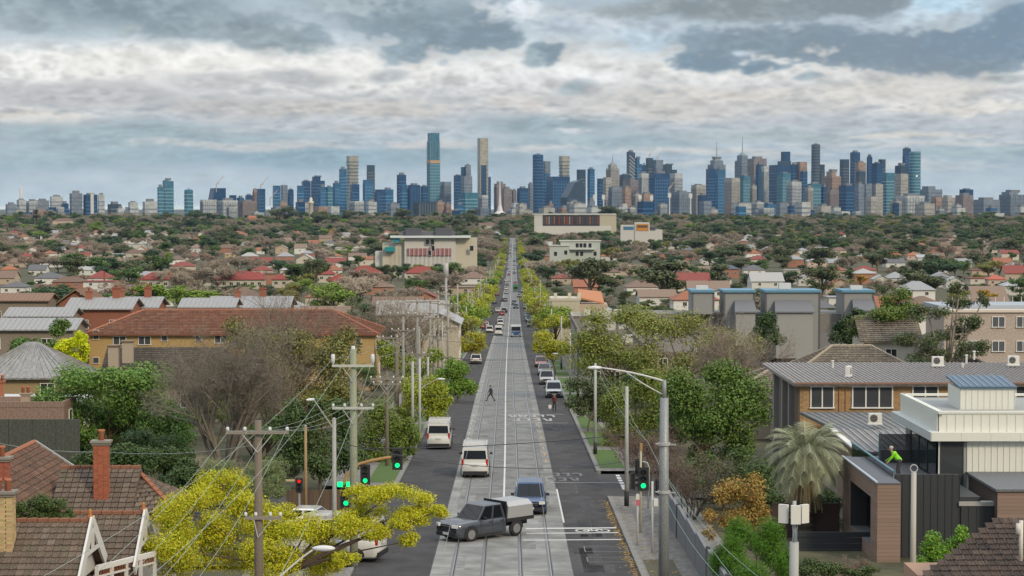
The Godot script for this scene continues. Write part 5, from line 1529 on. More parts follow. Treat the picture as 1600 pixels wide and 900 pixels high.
func make_mid_buildings() -> void:
	rng.seed = 105
	var cream := M(0.66, 0.61, 0.49, 0.9, 0.0, 0, 0.4)
	var off := M(0.68, 0.67, 0.63, 0.9, 0.0, 0, 0.4)
	var redt := M(0.30, 0.06, 0.05, 0.9, 0.0, 0, 0.7)
	# red-roofed cream flats in a row
	for q in [[375, 436, 24.0, 12.0, 4.6, "cream flats with a wide red hip roof left of the group"], [305, 432, 15.0, 10.0, 4.6, "cream flats with a faded red hip roof behind the bare trees"], [439, 436, 8.0, 8.0, 4.2, "small cream house with a red pyramid roof beside the bare trees"], [459, 427, 8.0, 9.0, 4.6, "cream flats with a small red hip roof in mid row"], [404, 431, 6.0, 8.0, 4.6, "cream lodge with a tiny red roof beside the wide red hip"], [530, 438, 10.0, 9.0, 4.6, "cream house with a red hip roof and pale walls before the broad red roof"], [510, 428, 9.0, 9.0, 4.6, "cream house with a dull red roof left of the broad red roof"], [571, 427, 17.0, 14.0, 5.0, "cream flats with the broadest red hip roof"], [659, 426, 17.0, 11.0, 5.0, "cream flats with a red double hip roof by the street"], [704, 413, 11.0, 10.0, 7.0, "tall cream end house with a red roof at the street"], [250, 436, 18.0, 10.0, 4.8, "cream flats with a long red roof at the left"]]:
		var d := dep(q[1], q[4])
		house("red_roof_flats", q[5], on(q[0], d), {"w": q[2], "l": q[3], "h": q[4], "kind": "hip", "pitch": 0.55, "wall": cream, "roof": redt, "eave": 0.7, "caps": M(0.36, 0.09, 0.07, 0.9), "floors": 1, "ww": 1.8, "wh": 1.6, "chim": [[1.5, 0.0, 0.8, 3.0, [0.6, 0.5, 0.4], 0]]}, 0.0, "flats", "red-roofed cream flats")
	landmark(375, 440, "the left red-roofed cream flats"); landmark(570, 430, "the broad red-roofed cream flats"); landmark(680, 425, "the red-roofed flats by the street")
	# cream gabled hall with grey roofs by the street, phone mast beside it
	var hd := 318.0
	var h := house("gabled_hall", "cream rendered hall with a pale grey gabled roof behind bare trees", on(645, hd), {"w": 10.5, "l": 7.5, "h": hgt(490, hd), "kind": "gable_x", "pitch": 0.5, "wall": M(0.60, 0.53, 0.40, 0.9, 0.0, 0, 0.3), "roof": M(0.30, 0.29, 0.28, 0.7), "ribs": 1, "win": 4})
	landmark(645, 480, "the cream gabled hall")
	house("gabled_hall", "smaller cream hall with grey gable beside the street", on(690, 300), {"w": 5.5, "l": 14.0, "h": hgt(502, 300), "kind": "gable_z", "pitch": 0.5, "wall": M(0.58, 0.52, 0.41, 0.9, 0.0, 0, 0.3), "roof": M(0.33, 0.33, 0.34, 0.6), "win": 1})
	var ph := thing("phone_mast", "grey phone mast above the cream gabled hall", "mast", on(697, 312))
	var pb := MB.new()
	pb.cyl(Vector3.ZERO, Vector3(0, hgt(420, 312), 0), 0.28, 0.2, 10)
	obj("pole", pb.done(true), M(0.32, 0.32, 0.32, 0.7), ph)
	var pt2 := MB.new()
	pt2.cyl(Vector3(0, hgt(432, 312), 0), Vector3(0, hgt(411, 312), 0), 0.42, 0.42, 12)
	obj("antenna_drum", pt2.done(true), M(0.42, 0.42, 0.41, 0.7), ph)
	# terraces on the left with brick ends and pale metal roofs
	for q in [[70, 492, 255, 8.0, 6.0, "red brick terrace end with a pale metal roof at far left"], [165, 480, 262, 8.0, 8.0, "red brick terrace with tall chimneys"], [215, 478, 270, 6.5, 8.0, "narrow brick terrace with a white metal roof"], [330, 478, 276, 7.0, 7.0, "white-roofed shed behind the orange tiled roof"], [395, 478, 285, 11.0, 9.0, "pale metal roofed house beside a red chimney"], [45, 512, 232, 12.0, 7.0, "long low grey metal roof at the left edge"], [130, 472, 300, 5.0, 9.0, "brick house with a stepped gable on the left"], [30, 468, 300, 10.0, 6.0, "old low tiled house at the left edge"]]:
		var d: float = q[2]
		house("terrace_house", q[5], on(q[0], d), {"w": q[3], "l": q[4], "h": hgt(q[1], d), "kind": "gable_x" if q[0] != 130 else "gable_z", "pitch": 0.28 if q[0] != 130 else 0.7, "wall": M(0.34, 0.14, 0.09, 0.95, 0.0, 0, 1.0) if q[0] in [165, 215, 130, 395] else M(0.30, 0.25, 0.2, 0.95, 0.0, 0, 1.0), "roof": M(0.37, 0.375, 0.38, 0.7, 0.0, 0, 0.3) if not q[0] in [130, 30] else M(0.22, 0.14, 0.10, 0.95), "ribs": 1, "win": 2, "chim": [[1.5, 0.0, 0.9, 2.6, [0.37, 0.13, 0.08], 1], [-2.0, 0.5, 0.8, 2.2, [0.40, 0.16, 0.10], 1]] if q[0] in [165, 215, 395] else []}, 0.0, "house", "terraces on the left")
	landmark(165, 475, "the brick terraces")
	# school building, white over pink with teal glass
	var sd := 1200.0
	var g := gy(sd)
	var s := thing("school_building", "long white school building with teal glass and a dark rooftop", "school", Vector3(0, g, 0))
	landmark(665, 380, "the white school building")
	shown.append([665, 80, 402, 1190.0]); shown.append([900, 65, 359, 2390.0]); shown.append([1003, 33, 369, 1990.0]); shown.append([900, 42, 398, 1290.0]); shown.append([882, 24, 500, 372.0])
	for q in [[632, 712, 372, 410, 0, off, "wall"], [597, 640, 380, 412, -3, cream, "wall"], [585, 625, 393, 412, -6, off, "wall"], [610, 735, 368.5, 371.5, 3, M(0.62, 0.68, 0.68, 0.5), "roof_edge"], [633, 657, 357, 368, -4, M(0.07, 0.07, 0.085, 0.7), "plant_room"], [680, 705, 357, 368, -4, M(0.07, 0.07, 0.085, 0.7), "plant_room"], [625, 710, 362, 368.5, -6, M(0.10, 0.10, 0.12, 0.7), "plant_room"], [712, 745, 372, 405, -2, cream, "wall"], [614, 624, 370, 378, 1, M(0.03, 0.30, 0.42, 0.3), "teal_glass"], [602, 617, 386, 393, 1, M(0.02, 0.26, 0.30, 0.3), "teal_glass"], [637, 705, 388, 399, 1.0, M(0.42, 0.20, 0.20, 0.8, 0.0, 0, 0.5), "pink_panel"]]:
		var u := pt(q[0], q[2], sd); var v := pt(q[1], q[3], sd)
		block(s, q[6], u.x, v.x, v.y - g if q[6] != "wall" else -1.0, u.y - g, -sd - 12 + q[4], -sd + q[4], q[5])
	for i in 14:
		var x := lerpf(pt(620, 390, sd).x, pt(708, 390, sd).x, i / 13.0)
		block(s, "scaffold_post", x - 0.12, x + 0.12, 0.0, hgt(385, sd), -sd + 2.2, -sd + 2.4, M(0.55, 0.55, 0.56, 0.6))
	for q in [[668, 378], [676, 378], [737, 388], [672, 395], [676, 388]]:
		var p := pt(q[0], q[1], sd)
		win(s, Vector3(p.x, p.y - g, -sd + 1.1), 2.4, 3.3, 0.0, 1)
	keep_out.append([pt(585, 400, sd).x, pt(745, 400, sd).x, 1165, 1225])
	# long block with a dark panelled upper floor
	var ld := 2400.0
	g = gy(ld)
	var l := thing("panelled_block", "long block with black panels and coloured slots above the trees", "building", Vector3(0, g, 0))
	landmark(900, 348, "the long black-panelled block")
	for q in [[835, 848, 335, 360, 0, off], [848, 937, 336, 353, 0.3, M(0.035, 0.035, 0.045, 0.6)], [937, 963, 335, 362, 0.1, M(0.46, 0.42, 0.32, 0.9)], [838, 955, 352.6, 362, 0.2, M(0.55, 0.54, 0.5, 0.9)], [833, 963, 334, 335.4, 1.0, M(0.6, 0.6, 0.56, 0.9)]]:
		var u := pt(q[0], q[2], ld); var v := pt(q[1], q[3], ld)
		block(l, "wall", u.x, v.x, v.y - g if q[3] < 358 else -1.0, u.y - g, -ld - 30, -ld + q[4], q[5])
	for i in 22:
		var p := pt(850 + i * 4.0, 344.5, ld)
		var cs := [[0.26, 0.09, 0.03], [0.22, 0.22, 0.21], [0.06, 0.065, 0.08], [0.03, 0.03, 0.035], [0.2, 0.03, 0.025], [0.05, 0.055, 0.07]]
		var c: Array = cs[rng.randi() % 6]
		block(l, "slot_panel", p.x - 0.8, p.x + 0.8, p.y - g - 4.7, p.y - g + 4.7, -ld + 0.4, -ld + 0.7, M(c[0], c[1], c[2], 0.6))
	keep_out.append([24, 130, 2370, 2450])
	# white house with orange and blue frames
	var od := 2000.0
	g = gy(od)
	var w := thing("framed_house", "white building with an orange framed window and blue glass", "building", Vector3(0, g, 0))
	landmark(1005, 360, "the orange-framed white building")
	for q in [[971, 1035, 359, 372, 0, off, "wall"], [970, 992, 351.5, 362, 1, off, "wall"], [992, 1015, 347.5, 364, 2, off, "wall"], [994, 1013, 350, 360.5, 2.4, M(0.50, 0.21, 0.03, 0.7), "orange_frame"], [995.5, 1011.5, 352, 355.5, 2.6, M(0.10, 0.07, 0.05, 0.4), "window"], [974, 990, 354, 359, 1.3, M(0.06, 0.17, 0.30, 0.3), "window"], [975, 983, 361, 366.5, 0.3, M(0.05, 0.28, 0.36, 0.3), "window"], [1016, 1024, 354, 360, 0.3, M(0.08, 0.09, 0.1, 0.4), "window"]]:
		var u := pt(q[0], q[2], od); var v := pt(q[1], q[3], od)
		block(w, q[6], u.x, v.x, v.y - g if q[6] != "wall" else -1.0, u.y - g, -od - 14, -od + q[4], q[5])
	keep_out.append([105, 157, 1970, 2030])
	# pale green modern house
	var gd := 1300.0
	g = gy(gd)
	var gh := thing("pale_green_house", "pale green flat-roofed house with stepped balconies", "house", Vector3(0, g, 0))
	landmark(900, 385, "the pale green stepped house")
	var pg := M(0.54, 0.60, 0.55, 0.8, 0.0, 0, 0.3)
	for q in [[859, 890, 384, 402, 0, pg, "wall"], [876, 938, 377, 402, -2, pg, "wall"], [874, 940, 375.6, 377.2, -1.4, off, "roof_edge"], [890, 930, 388.6, 390, 0.8, off, "balcony"], [858, 890, 383, 384.3, 0.6, off, "roof_edge"]]:
		var u := pt(q[0], q[2], gd); var v := pt(q[1], q[3], gd)
		block(gh, q[6], u.x, v.x, v.y - g if q[6] != "wall" else -1.0, u.y - g, -gd - 12, -gd + q[4], q[5])
	for q in [[902, 382], [908, 382], [914, 382], [902, 395], [909, 395], [884, 393], [868, 395], [922, 382], [930, 395]]:
		var p := pt(q[0], q[1] + 1.5, gd)
		win(gh, Vector3(p.x, p.y - g, -gd - 1.95 if q[0] > 890 else -gd + 0.05), 2.3, 3.0, 0.0, 1)
	keep_out.append([22, 62, 1270, 1330])
	# assorted houses one can pick out further off: px, eave py, wall height, width m, depth m, kind, wall, roof, phrase
	var grey := M(0.17, 0.17, 0.19, 0.7); var lead := M(0.34, 0.35, 0.37, 0.6); var orange := M(0.42, 0.16, 0.075, 0.9, 0.0, 0, 0.4); var brown := M(0.20, 0.13, 0.10, 0.95, 0.0, 0, 0.4); var navy := M(0.05, 0.06, 0.09, 0.5)
	var pinkw := M(0.52, 0.40, 0.33, 0.9); var brick := M(0.34, 0.16, 0.11, 0.95)
	for q in [[875, 408, 3.4, 16, 12, "hip", brick, orange, "orange-tiled brick house below the pale green house"], [950, 400, 5.0, 12, 10, "hip", off, orange, "white house with an orange hip roof"], [950, 425, 3.4, 14, 9, "hip", cream, brown, "cream house with a low brown roof"], [1048, 384, 6.0, 20, 12, "hip", off, navy, "long white house with a navy roof"], [1105, 407, 3.4, 11, 9, "gable_z", off, lead, "white gabled cottage with a grey roof"], [1142, 420, 5.5, 9, 8, "hip", brick, navy, "dark brick house with a slate pyramid roof"], [1130, 435, 3.2, 8, 8, "gable_z", off, lead, "white cottage with a pale gable"], [1118, 372, 6.5, 18, 12, "flat", M(0.42, 0.11, 0.08, 0.9), off, "red brick building with a white flat top"], [1180, 385, 4.0, 11, 9, "gable_z", off, lead, "white weatherboard gable house"], [1258, 436, 3.3, 8, 8, "gable_z", off, lead, "white weatherboard cottage right of the grey townhouses"], [1297, 436, 3.3, 9, 8, "gable_z", off, lead, "white cottage with a pale metal gable"], [1375, 436, 3.3, 8, 8, "gable_z", off, lead, "white gabled cottage beside amber trees"], [1470, 437, 3.6, 14, 10, "hip", off, grey, "grey hip-roofed cottage at right"], [1490, 440, 3.4, 9, 8, "gable_z", off, lead, "white cottage gable in front of the grey hip roof"], [1555, 436, 3.4, 9, 8, "hip", pinkw, M(0.40, 0.11, 0.07, 0.9), "small red-roofed house at right"], [1590, 446, 4.0, 14, 10, "hip", off, lead, "white house with pale roof at the right edge"], [1395, 398, 3.8, 14, 10, "hip", pinkw, orange, "orange-tiled bungalow at right"], [1425, 399, 3.6, 10, 9, "hip", pinkw, orange, "small orange-tiled bungalow at right"], [1450, 402, 4.5, 18, 10, "skillion", off, lead, "long grey skillion roof at right"], [1320, 372, 6.5, 14, 12, "flat", M(0.06, 0.06, 0.08, 0.8), grey, "black and white box house at right"], [1346, 372, 6.5, 9, 10, "flat", off, lead, "white box house beside the black one"], [1275, 408, 5.0, 14, 10, "hip", pinkw, lead, "pink house with a pale roof at right"], [215, 381, 5.5, 22, 10, "flat", off, lead, "white flat-roofed box house on the left"], [232, 380, 6.0, 7, 8, "flat", off, lead, "small white box house on the left"], [90, 376, 6.0, 24, 12, "flat", M(0.30, 0.30, 0.29, 0.9), M(0.45, 0.52, 0.56, 0.5), "grey building with a pale blue flat lid on the left"], [18, 380, 6.0, 24, 14, "flat", off, lead, "white flat-roofed building at the left edge"], [345, 380, 4.0, 20, 12, "gable_z", cream, brown, "brown gabled house on the left rise"], [220, 395, 3.6, 26, 10, "hip", cream, brown, "long brown-roofed bungalow on the left"], [105, 395, 3.5, 16, 10, "hip", cream, brown, "brown hip-roofed bungalow at far left"], [545, 387, 4.0, 26, 12, "flat", off, M(0.55, 0.56, 0.55, 0.8), "white low house behind a lime green tree"], [15, 421, 3.4, 10, 9, "hip", cream, orange, "orange-tiled bungalow at the left edge"], [110, 440, 3.3, 16, 9, "hip", brick, brown, "low brown-tiled house among the left trees"], [212, 446, 3.4, 9, 8, "flat", M(0.45, 0.28, 0.12, 0.9), lead, "tan brick flat-roofed house on the left"], [360, 396, 3.5, 9, 8, "flat", M(0.5, 0.38, 0.22, 0.9), off, "cream flat-roofed house on the left"], [725, 382, 6.0, 9, 9, "gable_z", cream, lead, "pale gabled house by the street at left"], [760, 352, 5.0, 22, 14, "gable_x", cream, brown, "low cream house by the far street"], [100, 345, 5.0, 34, 16, "hip", pinkw, brown, "orange brown house on the left rise"], [368, 338, 6.5, 30, 14, "hip", M(0.42, 0.2, 0.12, 0.9), brown, "orange brick flats on the left skyline"], [395, 340, 6.0, 22, 14, "hip", M(0.42, 0.2, 0.12, 0.9), orange, "orange roofed flats on the left skyline"]]:
		var d := dep(q[1], q[2])
		house("suburban_house", q[8], on(q[0], d), {"w": q[3], "l": q[4], "h": q[2], "kind": q[5], "pitch": 0.5 if q[5] != "skillion" else 0.2, "wall": q[6], "roof": q[7], "eave": 0.5, "win": 2, "floors": 1}, 0.0, "house")
		landmark(q[0], q[1], "the " + q[8].split(" with ")[0].split(" at the")[0].split(" on the")[0].split(" below")[0])

# ---------------------------------------------------------------- the city on the horizon
# styles: body colour, gloss, band colour
const STYLE := {
	"N": [[0.008, 0.066, 0.185], 0.22, [0.018, 0.10, 0.24], "dark blue glass tower"],
	"B": [[0.03, 0.15, 0.32], 0.25, [0.06, 0.20, 0.38], "blue glass tower"],
	"T": [[0.06, 0.22, 0.33], 0.22, [0.14, 0.29, 0.35], "teal glass tower"],
	"D": [[0.03, 0.07, 0.125], 0.35, [0.13, 0.145, 0.16], "dark grey tower"],
	"G": [[0.23, 0.285, 0.36], 0.6, [0.10, 0.13, 0.18], "grey concrete tower"],
	"W": [[0.58, 0.62, 0.63], 0.8, [0.17, 0.20, 0.24], "white tower"],
	"C": [[0.48, 0.47, 0.44], 0.8, [0.22, 0.21, 0.20], "cream stone tower"],
	"P": [[0.27, 0.235, 0.245], 0.8, [0.16, 0.125, 0.12], "brownish pink tower"],
	"Y": [[0.50, 0.47, 0.38], 0.3, [0.10, 0.14, 0.18], "gold-tinted glass tower"],
	"O": [[0.42, 0.29, 0.21], 0.7, [0.20, 0.13, 0.11], "orange-brown tower"]}
# left px, right px, top py, style, depth, special
const CITY := [
	[8, 27, 319, "G", 5200, ""], [26, 41, 312, "W", 5600, ""], [41, 60, 314, "W", 5500, ""], [55, 78, 313, "G", 5700, ""], [77, 100, 307, "W", 5600, ""], [85, 92, 304, "C", 5750, ""], [95, 108, 318, "N", 5300, ""], [108, 130, 302, "G", 5500, ""], [130, 153, 304, "N", 5500, "core"], [153, 164, 304, "W", 5500, ""], [168, 190, 319, "D", 5200, ""], [200, 216, 316, "W", 5200, ""], [222, 247, 315, "W", 5200, ""],
	[246, 256, 292, "T", 6000, ""], [254, 272, 281, "T", 6100, "peak"], [288, 302, 297, "T", 6000, "round"], [323, 354, 294, "N", 6100, "slope"], [312, 340, 312, "W", 5500, ""], [340, 372, 313, "W", 5600, ""], [358, 370, 305, "N", 6000, ""], [370, 382, 309, "B", 6000, ""], [383, 395, 305, "N", 6000, ""], [395, 402, 296, "O", 6100, ""], [372, 400, 314, "P", 5400, ""],
	[400, 415, 295, "N", 6300, "crane"], [426, 439, 290, "B", 6400, ""], [439, 450, 289, "G", 6500, ""], [450, 459, 296, "N", 6400, ""], [464, 475, 290, "B", 6500, ""], [471, 486, 283, "N", 6600, ""], [486, 508, 276, "N", 6700, "step"], [498, 510, 292, "B", 6200, ""], [509, 520, 292, "T", 6200, ""], [520, 532, 286, "B", 6300, ""], [530, 542, 264, "B", 6600, ""], [541, 561, 244, "Y", 6800, "flare"], [547, 562, 288, "N", 6200, ""], [573, 586, 258, "D", 6800, ""], [567, 583, 281, "B", 6500, ""], [586, 600, 296, "N", 6400, ""], [597, 615, 296, "B", 6300, ""], [620, 635, 273, "N", 6700, ""], [625, 637, 289, "B", 6400, ""], [637, 657, 289, "N", 6400, "fins"], [657, 669, 291, "N", 6500, ""],
	[667, 688, 208, "T", 7000, "stacked"], [688, 705, 284, "G", 6800, ""], [709, 722, 274, "N", 6900, ""], [720, 727, 261, "N", 7000, ""], [726, 736, 258, "G", 7000, ""], [720, 738, 275, "G", 6700, ""], [746, 763, 216, "Y", 7000, "crowned"], [763, 767, 277, "N", 6900, ""], [717, 747, 301, "T", 6200, ""], [747, 763, 305, "W", 6300, ""], [772, 790, 287, "P", 6600, ""], [784, 800, 295, "P", 6500, ""], [646, 682, 315, "D", 4200, "fins"],
	[800, 807, 297, "P", 6500, ""], [808, 825, 294, "N", 6500, ""], [825, 833, 287, "G", 6600, ""], [832, 849, 242, "N", 7000, "round"], [848, 860, 252, "G", 7100, ""], [849, 858, 271, "B", 6700, ""], [854, 890, 276, "N", 6600, ""], [873, 890, 244, "Y", 7100, "flare"], [876, 914, 282, "D", 6400, "sail"], [901, 915, 265, "D", 6900, ""], [918, 929, 264, "B", 6900, ""], [933, 947, 279, "N", 6800, ""], [942, 955, 277, "C", 6700, ""], [947, 967, 254, "C", 7100, "spire"], [968, 985, 273, "D", 6900, ""], [979, 992, 237, "D", 7200, "slant"], [991, 1003, 247, "B", 7200, "step"], [1003, 1009, 258, "N", 7100, ""], [1009, 1020, 247, "D", 7200, "crane"], [1018, 1036, 250, "G", 7200, "crane"], [1034, 1057, 257, "D", 7000, "step"], [1015, 1046, 271, "N", 6500, ""], [998, 1013, 271, "W", 6700, "fins"], [977, 997, 281, "P", 6600, ""], [1046, 1066, 271, "W", 6600, ""], [951, 972, 292, "G", 6200, ""], [972, 986, 293, "O", 6100, ""], [990, 1001, 303, "C", 6000, ""], [1000, 1020, 303, "O", 5900, ""], [1050, 1080, 300, "G", 6200, ""], [1080, 1102, 289, "C", 6500, ""], [1090, 1104, 305, "N", 6000, ""],
	[1106, 1133, 247, "G", 7200, "mast"], [1103, 1118, 264, "N", 6800, ""], [1118, 1133, 265, "B", 6700, ""], [1132, 1156, 278, "C", 6500, ""], [1156, 1172, 275, "T", 6700, ""], [1172, 1182, 290, "C", 6500, ""], [1148, 1171, 239, "G", 7300, "mast"], [1168, 1197, 248, "P", 7000, ""], [1181, 1192, 257, "N", 6800, ""], [1189, 1201, 260, "W", 6700, "fins"], [1143, 1182, 318, "W", 5200, ""],
	[1202, 1234, 258, "N", 6900, ""], [1214, 1235, 270, "T", 6600, ""], [1220, 1234, 237, "N", 7200, ""], [1215, 1235, 252, "D", 7100, ""], [1235, 1245, 257, "N", 7000, ""], [1244, 1260, 253, "O", 7000, ""], [1250, 1261, 268, "N", 6700, ""], [1267, 1281, 226, "D", 7300, "round"], [1281, 1288, 257, "D", 7100, ""], [1229, 1252, 284, "W", 6300, ""], [1262, 1282, 287, "T", 6300, ""], [1282, 1292, 292, "N", 6300, ""], [1289, 1313, 268, "O", 6800, "step"], [1312, 1326, 249, "D", 7100, ""], [1328, 1343, 238, "N", 7200, ""], [1336, 1352, 254, "O", 7000, ""], [1337, 1352, 268, "D", 6700, "fins"], [1311, 1336, 290, "N", 6300, ""], [1354, 1362, 245, "N", 7100, "ball"], [1362, 1378, 255, "N", 7000, ""], [1372, 1383, 249, "D", 7200, ""], [1378, 1398, 270, "T", 6700, ""], [1398, 1418, 258, "D", 7000, "peak"], [1398, 1418, 272, "C", 6600, ""], [1410, 1422, 232, "N", 7300, ""], [1420, 1438, 237, "T", 7000, "waist"], [1348, 1362, 287, "G", 6300, ""], [1364, 1379, 288, "C", 6300, ""], [1290, 1310, 298, "P", 6000, ""], [1258, 1270, 293, "C", 6200, ""], [1335, 1350, 288, "G", 6200, ""], [1352, 1372, 307, "C", 5700, ""], [1401, 1444, 306, "W", 5700, ""], [1430, 1460, 318, "C", 5300, ""], [1438, 1471, 291, "G", 6300, "step"], [1455, 1474, 308, "O", 5700, ""], [1472, 1493, 305, "C", 5600, "half"], [1493, 1520, 305, "P", 5500, ""], [1499, 1520, 296, "N", 5900, ""], [1520, 1560, 312, "G", 5800, ""], [1562, 1602, 300, "G", 6000, "step"], [1530, 1568, 333, "W", 4600, ""]]

func tower(x0: float, x1: float, top: float, style: String, d: float, how: String) -> Node3D:
	var s = STYLE[style]
	var wide := (x1 - x0) / F * d
	var h := hgt(top, d)
	var turn := rng.randf_range(0.32, 0.62)
	var deep := wide * rng.randf_range(0.75, 1.1)
	if how in ["sail", "slant", "crowned", "stacked"]: turn = 0.4
	# so that the turned plan fills the width seen
	var k := wide / (wide * cos(turn) + deep * sin(turn))
	var w := wide * k; var l := deep * k
	var o := thing("tower", "", "tower", on((x0 + x1) * 0.5, d), turn, "towers of the city skyline")
	var c: Array = s[0]
	var body := M(c[0], c[1], c[2], s[1], 0.0, 1, 0.012)
	var band := M(s[2][0], s[2][1], s[2][2], 0.6)
	var b := MB.new()
	var bands := MB.new()
	var roof_y := h
	if how == "round" or how == "waist":
		var r := wide * 0.5
		var prof := [[r, 0.0], [r, h * 0.62], [r * (0.93 if how == "waist" else 1.0), h * 0.64], [r * 0.97, h * 0.66], [r * 0.97, h], [0.0, h + (6.0 if how == "round" else 0.0)]]
		b.lathe(prof, 20)
		for i in int(h / 11.0): bands.lathe([[r * 1.01, i * 11.0 + 5.0], [r * 1.012, i * 11.0 + 8.4]], 20)
	elif how == "flare":
		for i in 6:
			var t := i / 6.0
			var f: float = 0.86 + 0.14 * absf(sin(t * 4.0 + 0.7))
			b.box(Vector3(0, h * (t + 1.0 / 12.0), 0), Vector3(w * f, h / 6.0, l * f))
	elif how == "sail":
		b.slab([Vector3(-w * 0.5, 0, l * 0.5), Vector3(w * 0.5, 0, l * 0.5), Vector3(w * 0.5, h * 0.82, l * 0.5), Vector3(w * 0.25, h, l * 0.5), Vector3(-w * 0.05, h * 0.95, l * 0.5), Vector3(-w * 0.5, h * 0.55, l * 0.5)], Vector3(0, 0, -l))
	elif how == "slope":
		b.slab([Vector3(-w * 0.55, 0, l * 0.5), Vector3(w * 0.5, 0, l * 0.5), Vector3(w * 0.5, h, l * 0.5), Vector3(-w * 0.28, h, l * 0.5), Vector3(-w * 0.5, h * 0.45, l * 0.5)], Vector3(0, 0, -l))
	elif how == "stacked":
		b.box(Vector3(0, h * 0.33, 0), Vector3(w, h * 0.66, l)); b.box(Vector3(0, h * 0.83, 0), Vector3(w * 0.9, h * 0.34, l * 0.9))
		var g := obj("gold_band", one_box(Vector3(w * 1.06, h * 0.035, l * 1.06)), M(0.5, 0.30, 0.16, 0.4, 0.3), o)
		g.position.y = h * 0.66
	elif how == "crowned":
		b.box(Vector3(0, h * 0.5, 0), Vector3(w, h, l))
		var g := MB.new()
		g.box(Vector3(-w * 0.08, h * 0.33, l * 0.5 + 1.0), Vector3(w * 0.62, h * 0.66, 3.0))
		obj("dark_glass", g.done(), M(0.018, 0.05, 0.11, 0.2), o)
	elif how == "step" or how == "half":
		b.box(Vector3(0, h * 0.45, 0), Vector3(w, h * 0.9, l)); b.box(Vector3(-w * 0.18, h * 0.95, 0), Vector3(w * 0.55, h * 0.1, l * 0.7))
	elif how == "slant":
		b.slab([Vector3(-w * 0.5, 0, l * 0.5), Vector3(w * 0.5, 0, l * 0.5), Vector3(w * 0.5, h * 0.985, l * 0.5), Vector3(-w * 0.5, h, l * 0.5)], Vector3(0, 0, -l))
		var g := MB.new()
		for i in 9: g.bar(Vector3(-w * 0.5, h * (0.5 + i * 0.055), l * 0.5 + 0.6), Vector3(w * 0.5, h * (0.42 + i * 0.055), l * 0.5 + 0.6), 1.2, 3.0)
		obj("diagonal_bracing", g.done(), M(0.34, 0.36, 0.38, 0.6), o)
	elif how == "peak":
		b.slab([Vector3(-w * 0.5, 0, l * 0.5), Vector3(w * 0.5, 0, l * 0.5), Vector3(w * 0.5, h * 0.965, l * 0.5), Vector3(-w * 0.1, h * 0.97, l * 0.5), Vector3(-w * 0.2, h, l * 0.5), Vector3(-w * 0.5, h * 0.985, l * 0.5)], Vector3(0, 0, -l))
	elif how == "spire" or how == "mast":
		b.box(Vector3(0, h * 0.44, 0), Vector3(w, h * 0.88, l)); b.box(Vector3(0, h * 0.92, 0), Vector3(w * 0.72, h * 0.08, l * 0.72))
		var p := MB.new()
		var e := 0.34 * w
		for i in 4:
			var bs := Basis(Vector3.UP, i * PI * 0.5)
			p.tri(bs * Vector3(-e, h * 0.955, e), bs * Vector3(e, h * 0.955, e), Vector3(0, h * 1.02, 0))
		obj("pyramid_roof", p.done(), M(0.18, 0.22, 0.23, 0.6), o)
		var m := MB.new()
		var tall := 30.0 if how == "spire" else 62.0
		m.tube([Vector3(0, h, 0), Vector3(0, h + tall * 0.55, 0), Vector3(0, h + tall, 0)], [2.2, 1.4, 0.5], 5)
		for i in 4: m.box(Vector3(0, h + tall * (0.2 + i * 0.13), 0), Vector3(6.0 - i, 1.0, 1.0))
		obj("mast", m.done(), M(0.30, 0.31, 0.33, 0.6), o)
	else:
		b.box(Vector3(0, h * 0.5, 0), Vector3(w, h, l))
		if how == "ball":
			var q := MB.new()
			q.ball(Vector3(0, h + 4, 0), Vector3(7, 6, 7), 6)
			obj("crown", q.done(true), M(0.05, 0.08, 0.12, 0.4), o)
		elif how == "core":
			block(o, "white_core", -w * 0.12, w * 0.16, 0, h + 3, -l * 0.3, l * 0.5 + 1.0, M(0.5, 0.5, 0.48, 0.8))
	obj("shaft", b.done(), body, o)
	# storeys grouped three by three, and mullions, standing proud of the glass
	if not how in ["round", "waist", "sail", "slope", "flare", "crowned"]:
		var n := int(h * (0.66 if how == "stacked" else 0.88) / 10.5)
		for i in n:
			var y := (i + 0.6) * 10.5
			if y < h - 50.0 - h * 0.6: continue
			if how != "fins": bands.box(Vector3(0, y, 0), Vector3(w + 0.9, 3.3, l + 0.9))
		if how == "fins" or rng.randf() < 0.35:
			for i in 7:
				bands.box(Vector3(lerpf(-w * 0.47, w * 0.47, i / 6.0), h * 0.46, l * 0.5 + 0.4), Vector3(w * 0.035, h * 0.88, 1.0))
				bands.box(Vector3(-w * 0.5 - 0.4, h * 0.46, lerpf(-l * 0.47, l * 0.47, i / 6.0)), Vector3(1.0, h * 0.88, l * 0.035))
		if rng.randf() < 0.7:
			block(o, "plant_room", -w * 0.28, w * 0.28, h - 2.0, h + rng.randf_range(3, 8), -l * 0.25, l * 0.25, M(0.16, 0.17, 0.19, 0.8))
	elif how == "flare":
		for i in 12: bands.box(Vector3(0, h * (0.3 + i * 0.055), 0), Vector3(w * 1.01, 3.5, l * 1.01))
	elif how == "crowned":
		for i in 14: bands.box(Vector3(w * 0.36, h * (0.05 + i * 0.05), 0), Vector3(w * 0.3, 3.0, l + 1.2))
	if not bands.v.is_empty():
		stuff(obj("floor_bands", bands.done(), band, o))
	if how == "crane": crane((x0 + x1) * 0.5, top, d)
	later(o, s[3] + {"mast": " with a tall mast", "spire": " with a pointed spire", "round": " with a rounded top", "sail": " with a sail-shaped roof", "stacked": " with a copper band", "crowned": " with a gilded crown"}.get(how, ""), o.position + Vector3(0, h * 0.8, 0))
	return o

